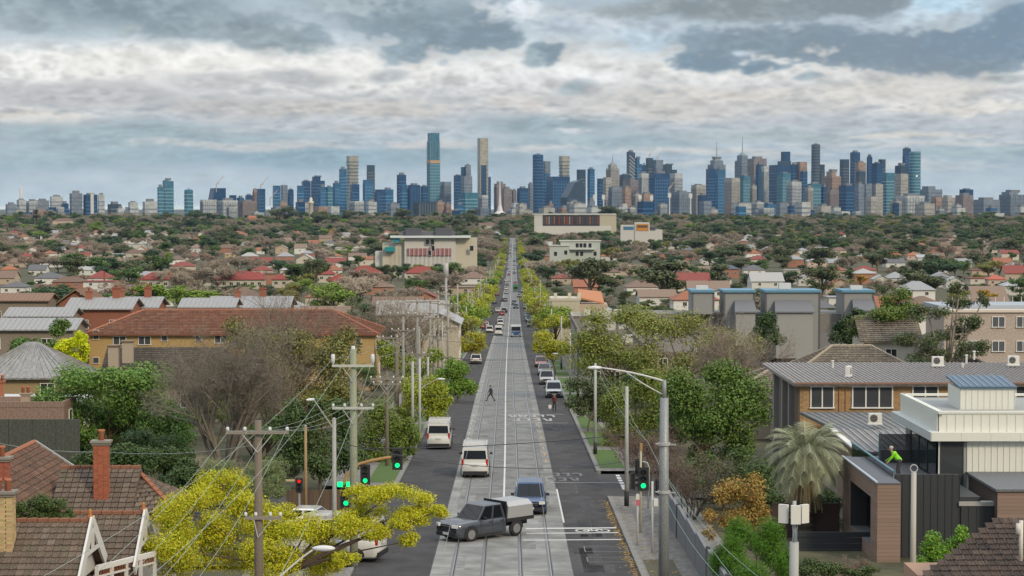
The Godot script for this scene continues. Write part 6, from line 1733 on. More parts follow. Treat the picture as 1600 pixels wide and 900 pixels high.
func crane(px: float, py: float, d: float) -> void:
	var at := pt(px, py, d)
	var o := thing("tower_crane", "", "crane", at, 0.0, "cranes over the city towers")
	var m := MB.new()
	m.cyl(Vector3(0, -12, 0), Vector3(0, 14, 0), 1.3, 1.3, 4)
	obj("crane_mast", m.done(), M(0.45, 0.36, 0.30, 0.7), o)
	var j := MB.new()
	j.bar(Vector3(0, 12, 0), Vector3(-26 if rng.randf() < 0.6 else 24, 38, 0), 1.5, 1.5); j.bar(Vector3(0, 12, 0), Vector3(9, 15, 0), 2.0, 2.0)
	obj("crane_jib", j.done(), M(0.5, 0.4, 0.33, 0.7), o)
	later(o, "thin tower crane", at + Vector3(0, 20, 0))

func make_city() -> void:
	rng.seed = 201
	for q in [[677, 230, "the tallest tower with the copper band"], [755, 240, "the gold-crowned tower"], [551, 255, "the flared gold tower"], [263, 290, "the teal twin towers at left"], [119, 308, "the grey blocks at far left"], [338, 300, "the sloping dark tower at left"], [840, 260, "the rounded dark tower"], [882, 255, "the slim gold tower"], [957, 265, "the cream spired tower"], [1030, 265, "the towers under construction"], [1119, 255, "the left masted tower"], [1160, 255, "the right masted tower"], [1225, 265, "the wide glass tower"], [1274, 245, "the tall dark slab"], [1335, 260, "the orange-topped tower"], [1405, 265, "the peaked grey tower"], [1429, 250, "the waisted teal tower"], [1506, 312, "the wide brown block"], [781, 310, "the white lattice spire"], [628, 285, "the plain dark blue tower"], [480, 290, "the dark blue cluster"], [1580, 310, "the grey hospital block at the right edge"]]:
		landmark(q[0], q[1], q[2])
	for q in CITY: tower(q[0], q[1], q[2], q[3], q[4], q[5])
	crane(338, 294, 6050); crane(422, 316, 6200); crane(1045, 300, 6000)
	# the white lattice spire
	var d := 6300.0
	var sp := thing("lattice_spire", "white lattice spire flaring to a wide skirt", "spire", on(781, d))
	var b := MB.new()
	var base := hgt(336, d); var top := hgt(279, d)
	b.lathe([[24.0, base], [10.0, base + 12.0], [5.0, base + 32.0], [3.2, base + 60.0], [1.2, top - 8.0], [0.3, top]], 8)
	obj("spire", b.done(), M(0.62, 0.58, 0.58, 0.6), sp)
	block(sp, "hall", -42, 42, 0, base, -20, 20, M(0.5, 0.49, 0.47, 0.8))
	# chimney stack at the far left, observatory tower
	var ch := thing("chimney_stack", "tall pale chimney stack at the far left", "chimney", on(33, 5900))
	var cb := MB.new()
	cb.cyl(Vector3.ZERO, Vector3(0, hgt(292, 5900), 0), 4.5, 3.4, 10)
	obj("stack", cb.done(true), M(0.55, 0.50, 0.47, 0.9), ch)
	var ob := thing("round_tower", "short white tower with a lantern above the left gum trees", "tower", on(486, 3400))
	cb = MB.new()
	cb.lathe([[4.0, 0.0], [4.0, hgt(318, 3400)], [5.0, hgt(317.5, 3400)], [5.0, hgt(315, 3400)], [2.5, hgt(314.5, 3400)], [2.5, hgt(310, 3400)], [0.0, hgt(308, 3400)]], 12)
	obj("shaft", cb.done(true), M(0.58, 0.54, 0.46, 0.9), ob)
	# stadium light towers
	for q in [[929, 305], [943, 305], [1000, 305], [1018, 306], [1046, 302], [1079, 303]]:
		var st := thing("stadium_light", "", "light tower", on(q[0], 5600), 0.0, "stadium light towers")
		var lb := MB.new()
		lb.cyl(Vector3.ZERO, Vector3(0, hgt(q[1] + 6, 5600), 0), 2.2, 1.6, 6)
		obj("mast", lb.done(), M(0.6, 0.6, 0.6, 0.6), st)
		obj("lamp_panel", one_box(Vector3(9, 13, 2.5)), M(0.6, 0.61, 0.62, 0.5), st).position.y = hgt(q[1] + 3, 5600)
		later(st, "white stadium light tower", pt(q[0], q[1], 5600))
	# lower blocks between the towers and the trees
	for i in 80:
		var px := 10.0 + rng.randf() * 1590.0
		var in_city := px > 420.0
		var dd := rng.randf_range(4300, 6000)
		var tp := rng.randf_range(314, 331) if in_city else rng.randf_range(323, 332)
		var wpx := rng.randf_range(8, 26)
		var st: String = ["W", "W", "C", "G", "B", "W", "O", "N", "W"][rng.randi() % 9]
		var t := tower(px - wpx * 0.5, px + wpx * 0.5, tp, st, dd, "")
		t.name = numbered("low_block")
		t.set_meta("category", "building")
		t.set_meta("group", "low blocks below the skyline")
		pending[-1][1] = pending[-1][1].replace("tower", "low block")

# ---------------------------------------------------------------- vehicles; front towards -z
var car_parts := {}
const CAR := {   # length, width, belt, roof, bonnet height, z of: windscreen foot, roof front, roof rear, rear glass foot (from the front, as shares of length), wheel radius, wheelbase share
	"hatch": [4.2, 1.78, 0.92, 1.47, 0.82, 0.27, 0.45, 0.84, 0.97, 0.32],
	"sedan": [4.7, 1.82, 0.92, 1.44, 0.80, 0.27, 0.45, 0.70, 0.87, 0.33],
	"suv": [4.5, 1.86, 1.02, 1.66, 0.95, 0.25, 0.41, 0.88, 0.98, 0.36],
	"van": [5.2, 1.92, 1.15, 2.10, 1.05, 0.06, 0.20, 0.97, 0.995, 0.34],
	"ute": [5.3, 1.87, 1.12, 1.78, 1.08, 0.27, 0.38, 0.60, 0.635, 0.41]}

func car_shape(kind: String) -> Array:
	if car_parts.has(kind): return car_parts[kind]
	var q: Array = CAR[kind]
	var l: float = q[0]; var w: float = q[1] * 0.5; var belt: float = q[2]; var top: float = q[3]; var bon: float = q[4]; var r: float = q[9]
	var z := func(t: float) -> float: return -l * 0.5 + l * t
	var parts := []
	# lower hull, lofted from front to back
	var b := MB.new()
	var st := []
	var ute := kind == "ute"
	var blunt := ute or kind == "suv"
	for s in [[0.0, 0.86, 0.42, 0.84 if blunt else 0.66], [0.015, 0.94, 0.28, 0.92 if blunt else 0.78], [0.06, 0.985, 0.22, 0.97 if blunt else 0.92], [q[5] * 0.6, 1.0, 0.2, 0.99], [q[5], 1.0, 0.2, 1.0], [0.5, 1.0, 0.2, 1.02], [0.62 if ute else 0.8, 1.0, 0.2, 1.03], [0.635 if ute else 0.95, 0.99 if ute else 0.97, 0.24, 1.03], [0.64 if ute else 0.99, 0.95 if ute else 0.92, 0.3, 1.0], [0.645 if ute else 1.0, 0.9 if ute else 0.86, 0.4, 0.92]]:
		var front: bool = s[0] < q[5]
		var hy: float = lerpf(bon, belt, clampf(s[0] / q[5], 0, 1)) * s[3] if front else belt * (s[3] if s[0] > 0.9 else 1.0)
		var x: float = w * s[1]; var zz: float = z.call(s[0]); var lo: float = s[2]
		st.append([Vector3(x * 0.9, lo, zz), Vector3(x, lo + 0.12, zz), Vector3(x, lerpf(lo, hy, 0.55), zz), Vector3(x * 0.985, hy - 0.12, zz), Vector3(x * 0.9, hy - 0.02, zz), Vector3(x * 0.5, hy + (0.03 if front else 0.0), zz), Vector3(-x * 0.5, hy + (0.03 if front else 0.0), zz), Vector3(-x * 0.9, hy - 0.02, zz), Vector3(-x * 0.985, hy - 0.12, zz), Vector3(-x, lerpf(lo, hy, 0.55), zz), Vector3(-x, lo + 0.12, zz), Vector3(-x * 0.9, lo, zz)])
	for i in st.size() - 1:
		for k in 12:
			var m := (k + 1) % 12
			b.quad(st[i][k], st[i][m], st[i + 1][m], st[i + 1][k])
	for e in [st[0], st[-1]]:
		for k in range(1, 11): b.tri(e[0], e[k], e[k + 1])
	parts.append(["body", b.done(true), "paint"])
	# cabin
	var c := MB.new()
	var bw := w * 0.93; var tw := w * (0.80 if kind != "van" else 0.86)
	var zf: float = z.call(q[5]); var zr: float = z.call(q[8]); var tf: float = z.call(q[6]); var tr: float = z.call(q[7])
	var by := belt - 0.04
	var p := [Vector3(-bw, by, zr), Vector3(bw, by, zr), Vector3(bw, by, zf), Vector3(-bw, by, zf), Vector3(-tw, top, tr), Vector3(tw, top, tr), Vector3(tw, top, tf), Vector3(-tw, top, tf)]
	c.hexa(p)
	var cap := MB.new()
	cap.hexa([p[4], p[5], p[6], p[7], p[4] * Vector3(0.86, 1, 0.9) + Vector3(0, 0.05, tr * 0.1), p[5] * Vector3(0.86, 1, 0.9) + Vector3(0, 0.05, tr * 0.1), p[6] * Vector3(0.86, 1, 0.86) + Vector3(0, 0.05, tf * 0.05), p[7] * Vector3(0.86, 1, 0.86) + Vector3(0, 0.05, tf * 0.05)])
	c.v.append_array(cap.v)
	parts.append(["cabin", c.done(), "paint"])
	# glass panels, slightly proud
	var pane := func(called: String, a: Vector3, b2: Vector3, c2: Vector3, d2: Vector3, out: Vector3, inset: float) -> void:
		var mid := (a + b2 + c2 + d2) * 0.25
		var g := MB.new()
		var pp := []
		var nn := (b2 - a).cross(d2 - a).normalized()
		if nn.dot(out) < 0.0: nn = -nn
		for v in [a, b2, c2, d2]: pp.append(v.lerp(mid, inset) + nn * 0.016)
		g.slab(pp, -nn * 0.012)
		parts.append([called, g.done(), "glass"])
	pane.call("windscreen", p[3], p[2], p[6], p[7], Vector3(0, 0.5, -0.8).normalized(), 0.09)
	var low := 0.0 if kind != "van" else 0.22
	pane.call("rear_window", p[0] + Vector3(0, low, 0), p[1] + Vector3(0, low, 0), p[5] + Vector3(0, -low * 0.6, 0), p[4] + Vector3(0, -low * 0.6, 0), Vector3(0, 0.3, 0.9).normalized(), 0.12)
	for s in [-1.0, 1.0]:
		var a: Vector3 = p[3] if s < 0 else p[2]; var e: Vector3 = p[0] if s < 0 else p[1]
		var a2: Vector3 = p[7] if s < 0 else p[6]; var e2: Vector3 = p[4] if s < 0 else p[5]
		var cuts := [0.03, 0.49, 0.53, 0.93] if kind != "van" else [0.08, 0.30, 0.33, 0.60]
		for k in 2:
			pane.call("side_window", a.lerp(e, cuts[k * 2]), a.lerp(e, cuts[k * 2 + 1]), a2.lerp(e2, cuts[k * 2 + 1]), a2.lerp(e2, cuts[k * 2]), Vector3(s, 0.2, 0).normalized(), 0.12)
		var mi := MB.new()
		mi.box(Vector3(s * (w + 0.1), belt + 0.06, zf + 0.35), Vector3(0.2, 0.14, 0.12))
		parts.append(["mirror", mi.done(), "black"])
	# door seams, handles, sills
	for s in [-1.0, 1.0]:
		var ds := MB.new()
		for t in ([0.30, 0.455, 0.60] if ute else [0.31, 0.53, 0.74] if kind != "van" else [0.16, 0.36, 0.62]):
			ds.box(Vector3(s * (w + 0.001), (0.34 + belt) * 0.5, z.call(t)), Vector3(0.008, belt - 0.36, 0.018))
		ds.box(Vector3(s * (w + 0.001), 0.33, z.call(0.47 if not ute else 0.42)), Vector3(0.014, 0.07, l * 0.40 if not ute else l * 0.33))
		parts.append(["door_seams", ds.done(), "black"])
		for t in ([0.43, 0.58] if ute else [0.50, 0.71] if kind != "van" else [0.33, 0.40]):
			var dh := MB.new()
			dh.box(Vector3(s * (w + 0.012), belt - 0.16, z.call(t)), Vector3(0.03, 0.04, 0.18))
			parts.append(["door_handle", dh.done(), "black"])
	if kind != "van":
		var wp := MB.new()
		wp.box(Vector3(0, belt + 0.0, zf - 0.06), Vector3(bw * 1.7, 0.03, 0.12))
		parts.append(["wiper_cowl", wp.done(), "black"])
	var bd := MB.new()
	bd.box(Vector3(0, bon * 0.80, z.call(-0.004)), Vector3(w * 0.9, 0.025, 0.05))
	parts.append(["chrome_strip", bd.done(), "rim"])
	# lights, plate, bumpers, grille
	for s in [-1.0, 1.0]:
		var h := MB.new()
		h.box(Vector3(s * w * 0.70, bon * 0.82, z.call(0.012)), Vector3(w * 0.38, 0.16, 0.22), Basis(Vector3.UP, -s * 0.35))
		parts.append(["headlight", h.done(), "lamp"])
		if not ute:
			var t := MB.new()
			if kind == "van" or kind == "suv": t.box(Vector3(s * w * 0.86, belt * 0.98, z.call(0.988)), Vector3(0.14, 0.46 if kind == "van" else 0.24, 0.12))
			else: t.box(Vector3(s * w * 0.72, belt * 0.88, z.call(0.99)), Vector3(w * 0.36, 0.15, 0.1))
			parts.append(["tail_light", t.done(), "red"])
	var gr := MB.new()
	gr.box(Vector3(0, bon * 0.72, z.call(0.004)), Vector3(w * 0.95, 0.2, 0.06)); gr.box(Vector3(0, 0.42, z.call(-0.002)), Vector3(w * 1.6, 0.2, 0.1))
	parts.append(["grille", gr.done(), "black"])
	var bp := MB.new()
	if not ute:
		bp.box(Vector3(0, 0.42, z.call(1.0)), Vector3(w * 1.8, 0.24, 0.12))
		parts.append(["rear_bumper", bp.done(), "black"])
	for s in [[0.0, -0.07], [1.0, 0.07]]:
		if ute and s[0] > 0.5: continue
		var pl := MB.new()
		pl.box(Vector3(0, 0.48 if s[0] < 0.5 else (0.95 if kind == "van" else 0.72), z.call(s[0]) + s[1]), Vector3(0.42, 0.13, 0.02))
		parts.append(["number_plate", pl.done(), "plate"])
	for s in [-1.0, 1.0]:
		for t in [0.175, 0.80 if not ute else 0.775]:
			var at := Vector3(s * (w - 0.10), r, z.call(t))
			var ar := MB.new()
			for k in 10:
				var a := PI * k / 9.0
				var a3 := PI * (k + 1) / 9.0
				ar.tri(at + Vector3(s * 0.112, 0, 0), at + Vector3(s * 0.112, sin(a) * (r + 0.07), cos(a) * (r + 0.07)), at + Vector3(s * 0.112, sin(a3) * (r + 0.07), cos(a3) * (r + 0.07)))
			parts.append(["wheel_arch", ar.done(), "black"])
			var ty := MB.new()
			ty.tube([at - Vector3(s * 0.1, 0, 0), at - Vector3(s * 0.07, 0, 0), at + Vector3(s * 0.1, 0, 0), at + Vector3(s * 0.125, 0, 0)], [r * 0.9, r, r, r * 0.9], 16)
			var ri := MB.new()
			ri.tube([at, at + Vector3(s * 0.128, 0, 0), at + Vector3(s * 0.132, 0, 0)], [r * 0.62, r * 0.62, r * 0.5], 12)
			parts.append(["wheel", ty.done(true), "tyre", ri.done()])
	if kind == "van":
		var rk := MB.new()
		for k in 4: rk.box(Vector3(0, top + 0.14, z.call(0.3 + k * 0.2)), Vector3(w * 1.8, 0.05, 0.05))
		for s in [-1.0, 1.0]: rk.box(Vector3(s * w * 0.82, top + 0.1, z.call(0.6)), Vector3(0.05, 0.12, l * 0.64))
		parts.append(["roof_rack", rk.done(), "rack"])
	if ute:
		var cn := MB.new()
		var z0: float = z.call(0.65); var z1: float = z.call(1.0)
		var cw := w * 1.02
		cn.hexa([Vector3(-cw, 1.0, z1), Vector3(cw, 1.0, z1), Vector3(cw, 1.0, z0), Vector3(-cw, 1.0, z0), Vector3(-cw, 1.62, z1 - 0.05), Vector3(cw, 1.62, z1 - 0.05), Vector3(cw, 1.62, z0 + 0.05), Vector3(-cw, 1.62, z0 + 0.05)])
		cn.hexa([Vector3(-cw, 1.62, z1 - 0.05), Vector3(cw, 1.62, z1 - 0.05), Vector3(cw, 1.62, z0 + 0.05), Vector3(-cw, 1.62, z0 + 0.05), Vector3(-cw * 0.72, 1.86, z1 - 0.12), Vector3(cw * 0.72, 1.86, z1 - 0.12), Vector3(cw * 0.72, 1.86, z0 + 0.12), Vector3(-cw * 0.72, 1.86, z0 + 0.12)])
		parts.append(["canopy", cn.done(), "canopy"])
		var tr2 := MB.new()
		tr2.box(Vector3(0, 0.9, (z0 + z1) * 0.5), Vector3(cw * 2.02, 0.18, z1 - z0 + 0.1)); tr2.box(Vector3(0, 0.66, (z0 + z1) * 0.5), Vector3(w * 1.1, 0.3, z1 - z0 - 0.1))
		parts.append(["tray", tr2.done(), "black"])
		var fr := MB.new()
		fr.box(Vector3(0, 1.45, z0 - 0.03), Vector3(cw * 1.9, 0.9, 0.06))
		parts.append(["headboard", fr.done(), "black"])
	car_parts[kind] = parts
	return parts

func car(kind: String, colour: Array, at: Vector3, turn: float, label: String, name_as := "", group := "", light := "") -> Node3D:
	var o := thing(name_as if name_as else {"hatch": "hatchback", "sedan": "sedan", "suv": "suv", "van": "van", "ute": "utility_truck"}[kind], label, "van" if kind == "van" else ("truck" if kind == "ute" else "car"), at, turn, group)
	o.rotation.x = 0.0
	var paint := M(colour[0], colour[1], colour[2], 0.28, 0.3 if colour[0] < 0.2 else 0.05)
	if not mats.has("coat%s" % [colour]):
		paint = paint.duplicate()
		paint.clearcoat_enabled = true
		paint.clearcoat = 1.0
		paint.clearcoat_roughness = 0.05
		mats["coat%s" % [colour]] = paint
	paint = mats["coat%s" % [colour]]
	var m := {"paint": paint, "glass": glass(0.008, 0.011, 0.015, 0.03), "black": M(0.018, 0.018, 0.02, 0.6), "lamp": M(0.62, 0.62, 0.62, 0.15), "red": M(0.42, 0.015, 0.012, 0.25), "plate": M(0.6, 0.6, 0.58, 0.6), "tyre": M(0.02, 0.02, 0.02, 0.9), "rim": M(0.40, 0.40, 0.41, 0.35, 0.7), "rack": M(0.5, 0.5, 0.5, 0.5), "canopy": M(0.40, 0.41, 0.42, 0.35, 0.3)}
	for p in car_shape(kind):
		var q := obj(p[0], p[1], m[p[2]], o)
		if p.size() > 3: obj("rim", p[3], m.rim, q)
	return o

const WHITE := [0.62, 0.62, 0.59]
const SILVER := [0.36, 0.37, 0.38]
func make_cars() -> void:
	rng.seed = 301
	var put := func(px: float, py: float) -> Vector3:
		var d := dep(py)
		return on(px, d, 0.02)
	# ute turning across the tracks
	var u := car("ute", [0.064, 0.074, 0.092], put.call(757, 839), deg_to_rad(132), "dark grey utility truck with a silver canopy turning across the tram tracks")
	landmark(757, 820, "the dark grey utility truck")
	var bar := MB.new()
	car("suv", [0.008, 0.048, 0.15], put.call(828, 798), PI, "dark blue car facing the camera behind the utility truck", "blue_car")
	landmark(828, 780, "the dark blue car")
	car("van", WHITE, put.call(743, 741), 0.0, "white van driving away along the tram tracks", "white_van", "white vans")
	car("van", WHITE, put.call(687, 698), 0.0, "white van parked at the left kerb beside the grass", "white_van", "white vans")
	car("hatch", WHITE, put.call(744, 568), 0.0, "white car parked far along the left kerb", "white_car")
	car("suv", WHITE, put.call(865, 620), PI, "white four-wheel drive parked first in the right-hand row", "white_car")
	car("suv", SILVER, put.call(854, 600), PI, "silver four-wheel drive parked second in the right-hand row", "silver_car")
	car("sedan", [0.30, 0.33, 0.37], put.call(850.5, 585), PI, "silver blue car parked third in the right-hand row", "silver_car")
	car("hatch", [0.25, 0.03, 0.025], put.call(845, 573), PI, "red car half hidden behind the right-hand parked cars", "red_car")
	car("van", WHITE, on(518, 97, 0.02), deg_to_rad(78), "white van half hidden behind the yellow tree on the side street", "white_van", "white vans")
	car("sedan", WHITE, on(470, 106, 0.02), deg_to_rad(80), "white car roof showing over the yellow tree on the side street", "white_car")
	# traffic further off: px, py of the wheels, kind, colour, facing (0 away, 1 towards), phrase
	var navy := [0.02, 0.04, 0.09]; var black := [0.02, 0.02, 0.024]; var red := [0.38, 0.02, 0.015]; var blue := [0.04, 0.11, 0.22]; var grey := [0.12, 0.125, 0.13]
	for q in [[779, 524, "van", WHITE, 0, "white van stopped first in the left queue"], [782, 509, "suv", WHITE, 0, "white car second in the left queue"], [782, 504, "sedan", SILVER, 0, "silver car third in the left queue"], [784, 493, "hatch", red, 0, "bright red car in the left queue"], [788, 489, "suv", black, 0, "black car ahead of the red car"], [787, 471, "hatch", [0.06, 0.02, 0.025], 0, "dark maroon car driving away alone"], [765, 520, "suv", WHITE, 0, "white car parked beside the queue"], [760, 505, "sedan", black, 0, "black car parked beside the queue"], [778, 488, "sedan", WHITE, 0, "white car pulling out beside the red car"], [755, 514, "hatch", [0.30, 0.05, 0.04], 0, "dull red car parked under the yellow trees"], [790.5, 453, "suv", WHITE, 0, "white car in mid-street on the left"], [790, 440, "sedan", WHITE, 0, "white sedan beyond the mid-street white car"], [793, 422, "hatch", blue, 0, "blue-grey car in the far left stream"], [793, 415, "suv", SILVER, 0, "silver car in the far left stream"], [795, 409, "sedan", WHITE, 0, "white car in the far left stream"], [796, 402, "suv", WHITE, 0, "pale van in the far left stream"], [796, 397, "sedan", black, 0, "black car in the far left stream"], [796.5, 392, "suv", SILVER, 0, "distant silver car on the left lane"], [789, 404, "sedan", navy, 0, "navy car parked on the far left"], [798, 386, "hatch", WHITE, 0, "tiny white car near the street's end on the left"], [806, 482, "suv", navy, 1, "dark blue car coming on the right lane"], [805, 426, "sedan", WHITE, 1, "white car coming far up the right lane"], [807, 415, "suv", WHITE, 1, "second white car coming up the right lane"], [807.5, 408, "sedan", navy, 1, "navy car coming far up the right lane"], [805, 390, "suv", black, 1, "black car coming near the street's end"], [803, 384, "hatch", SILVER, 1, "tiny silver car coming near the street's end"], [827, 503, "suv", blue, 1, "blue car parked at the right kerb"], [829, 511, "suv", blue, 1, "second blue car parked at the right kerb"], [824, 496, "hatch", [0.08, 0.2, 0.25], 1, "teal car parked at the right kerb"]]:
		car(q[2], q[3], put.call(q[0], q[1]), PI * q[4], q[5], "", "traffic further up the street")
	# a truck at the lights, a green rubbish truck behind
	for q in [[806, 526, [0.55, 0.56, 0.58], [0.40, 0.40, 0.40], 5.6, 2.6, "white and grey tipper truck waiting on the right lane", [0.05, 0.12, 0.26]], [805.5, 456, [0.03, 0.20, 0.07], [0.03, 0.20, 0.07], 6.0, 3.6, "green rubbish truck coming up the right lane", [0.05, 0.10, 0.06]]]:
		var at: Vector3 = put.call(q[0], q[1])
		var t := thing("truck", q[6], "truck", at, PI, "traffic further up the street")
		var cab := M(q[2][0], q[2][1], q[2][2], 0.4)
		var cb := MB.new()
		cb.hexa([Vector3(-1.15, 0.5, -2.2), Vector3(1.15, 0.5, -2.2), Vector3(1.15, 0.5, -3.9), Vector3(-1.15, 0.5, -3.9), Vector3(-1.1, 2.6, -2.25), Vector3(1.1, 2.6, -2.25), Vector3(1.1, 2.6, -3.5), Vector3(-1.1, 2.6, -3.5)])
		obj("cab", cb.done(), cab, t)
		var ws := MB.new()
		ws.slab([Vector3(-1.0, 1.55, -3.72), Vector3(1.0, 1.55, -3.72), Vector3(0.98, 2.45, -3.56), Vector3(-0.98, 2.45, -3.56)], Vector3(0, 0, -0.05))
		obj("windscreen", ws.done(), glass(0.015, 0.018, 0.022), t)
		block(t, "front_panel", -1.0, 1.0, 0.6, 1.4, -3.97, -3.9, M(q[7][0], q[7][1], q[7][2], 0.5))
		block(t, "load_bed", -1.2, 1.2, 1.0, 1.0 + q[5] * 0.6, -2.1, q[4] - 2.1, M(q[3][0], q[3][1], q[3][2], 0.7, 0.0, 0, 0.8))
		block(t, "chassis", -0.6, 0.6, 0.6, 1.0, -3.6, q[4] - 2.1, M(0.03, 0.03, 0.03, 0.8))
		for s in [-1.0, 1.0]:
			for z in [-3.0, q[4] - 3.2, q[4] - 4.2]:
				var w := MB.new()
				w.tube([Vector3(s * 0.85, 0.48, z), Vector3(s * 1.15, 0.48, z)], [0.48, 0.48], 14)
				obj("wheel", w.done(), M(0.02, 0.02, 0.02, 0.9), t)
			block(t, "headlight", s * 0.75 - 0.18, s * 0.75 + 0.18, 0.7, 0.95, -4.0, -3.96, M(0.6, 0.6, 0.55, 0.2))
	# more parked cars under the trees
	for i in 16:
		var left := i % 2 == 0
		var d := 520.0 + i * 55.0
		var cs := [WHITE, SILVER, black, navy, grey, WHITE, [0.3, 0.05, 0.04]]
		var x := rx(d) + (-6.0 if left else 5.5)
		var o := car(["sedan", "suv", "hatch"][i % 3], cs[i % 7], Vector3(x, flat(d) + 0.02, -d), 0.0 if left else PI, "", "parked_car", "cars parked further up the street")
		later(o, ["white", "silver", "black", "navy", "grey", "white", "red"][i % 7] + " parked car", Vector3(x, flat(d) + 1.0, -d))
	for i in 30:
		var d := 640.0 + i * 58.0 + rng.randf() * 30.0
		var left := i % 2 == 0
		var cs := [WHITE, SILVER, WHITE, black, grey, SILVER, navy, red]
		var k := rng.randi() % 8
		var x := rx(d) + (rng.randf_range(-2.2, -1.4) if left else rng.randf_range(1.4, 2.2)) * (1.0 if rng.randf() < 0.7 else 2.4)
		var o := car(["sedan", "suv", "hatch", "suv"][i % 4], cs[k], Vector3(x, flat(d) + 0.02, -d), 0.0 if left else PI, "", "moving_car", "traffic further up the street")
		later(o, ["white", "silver", "white", "black", "grey", "silver", "navy", "red"][k] + (" car driving away" if left else " oncoming car"), Vector3(x, flat(d) + 1.0, -d))
	for q in [[779, 515, "the queue at the far lights"], [806, 512, "the waiting tipper truck"], [805, 448, "the green rubbish truck"], [865, 610, "the right-hand parked cars"], [687, 680, "the parked white van"]]: landmark(q[0], q[1], q[2])

# ---------------------------------------------------------------- people: one continuous skin round a skeleton
func seg_dist(p: Vector3, a: Vector3, b: Vector3, ra: float, rb: float) -> float:
	var ab := b - a
	var t := clampf((p - a).dot(ab) / maxf(ab.length_squared(), 1e-6), 0.0, 1.0)
	return p.distance_to(a + ab * t) - lerpf(ra, rb, t)

func skin(bones: Array, cell: float) -> ArrayMesh:     # bones: [a, b, ra, rb, colour]
	var lo := Vector3.ONE * 1e9; var hi := -lo
	for q in bones:
		for e in [[q[0], q[2]], [q[1], q[3]]]:
			lo = lo.min(e[0] - Vector3.ONE * (e[1] + cell * 3)); hi = hi.max(e[0] + Vector3.ONE * (e[1] + cell * 3))
	var n := Vector3i(((hi - lo) / cell).ceil()) + Vector3i.ONE
	var f := PackedFloat32Array()
	f.resize(n.x * n.y * n.z)
	f.fill(1.0)
	for q in bones:
		var r: float = maxf(q[2], q[3]) + cell * 3.0
		var a := Vector3i(((q[0].min(q[1]) - Vector3.ONE * r - lo) / cell).floor()).clamp(Vector3i.ZERO, n - Vector3i.ONE)
		var b := Vector3i(((q[0].max(q[1]) + Vector3.ONE * r - lo) / cell).ceil()).clamp(Vector3i.ZERO, n - Vector3i.ONE)
		for x in range(a.x, b.x + 1):
			for y in range(a.y, b.y + 1):
				for z in range(a.z, b.z + 1):
					var i := (x * n.y + y) * n.z + z
					var d := seg_dist(lo + Vector3(x, y, z) * cell, q[0], q[1], q[2], q[3])
					var h := maxf(0.025 - absf(f[i] - d), 0.0) / 0.025
					f[i] = minf(f[i], d) - h * h * 0.025 * 0.25
	var at := {}
	var mb := MB.new()
	mb.tint = true
	var vert := func(x: int, y: int, z: int) -> Vector3:
		var key := (x * n.y + y) * n.z + z
		if at.has(key): return at[key]
		var s := Vector3.ZERO
		var c := 0
		for e in [[0, 0, 0, 1, 0, 0], [0, 1, 0, 1, 1, 0], [0, 0, 1, 1, 0, 1], [0, 1, 1, 1, 1, 1], [0, 0, 0, 0, 1, 0], [1, 0, 0, 1, 1, 0], [0, 0, 1, 0, 1, 1], [1, 0, 1, 1, 1, 1], [0, 0, 0, 0, 0, 1], [1, 0, 0, 1, 0, 1], [0, 1, 0, 0, 1, 1], [1, 1, 0, 1, 1, 1]]:
			var u: float = f[((x + e[0]) * n.y + y + e[1]) * n.z + z + e[2]]; var v: float = f[((x + e[3]) * n.y + y + e[4]) * n.z + z + e[5]]
			if (u < 0) != (v < 0):
				s += Vector3(x + e[0], y + e[1], z + e[2]).lerp(Vector3(x + e[3], y + e[4], z + e[5]), u / (u - v))
				c += 1
		at[key] = lo + s / maxi(c, 1) * cell
		return at[key]
	for x in range(1, n.x - 1):
		for y in range(1, n.y - 1):
			for z in range(1, n.z - 1):
				var v: float = f[(x * n.y + y) * n.z + z]
				for k in 3:
					var u: float = f[((x + (1 if k == 0 else 0)) * n.y + y + (1 if k == 1 else 0)) * n.z + z + (1 if k == 2 else 0)]
					if (u < 0) == (v < 0): continue
					var q := []
					for o in ([[0, -1, -1], [0, 0, -1], [0, 0, 0], [0, -1, 0]] if k == 0 else [[-1, 0, -1], [-1, 0, 0], [0, 0, 0], [0, 0, -1]] if k == 1 else [[-1, -1, 0], [0, -1, 0], [0, 0, 0], [-1, 0, 0]]):
						q.append(vert.call(x + o[0], y + o[1], z + o[2]))
					var mid: Vector3 = (q[0] + q[2]) * 0.5
					var near := 1e9
					for b2 in bones:
						var d := seg_dist(mid, b2[0], b2[1], b2[2], b2[3])
						if d < near:
							near = d
							mb.col = b2[4]
					if v < 0: mb.quad(q[3], q[2], q[1], q[0])
					else: mb.quad(q[0], q[1], q[2], q[3])
	return mb.done(true)

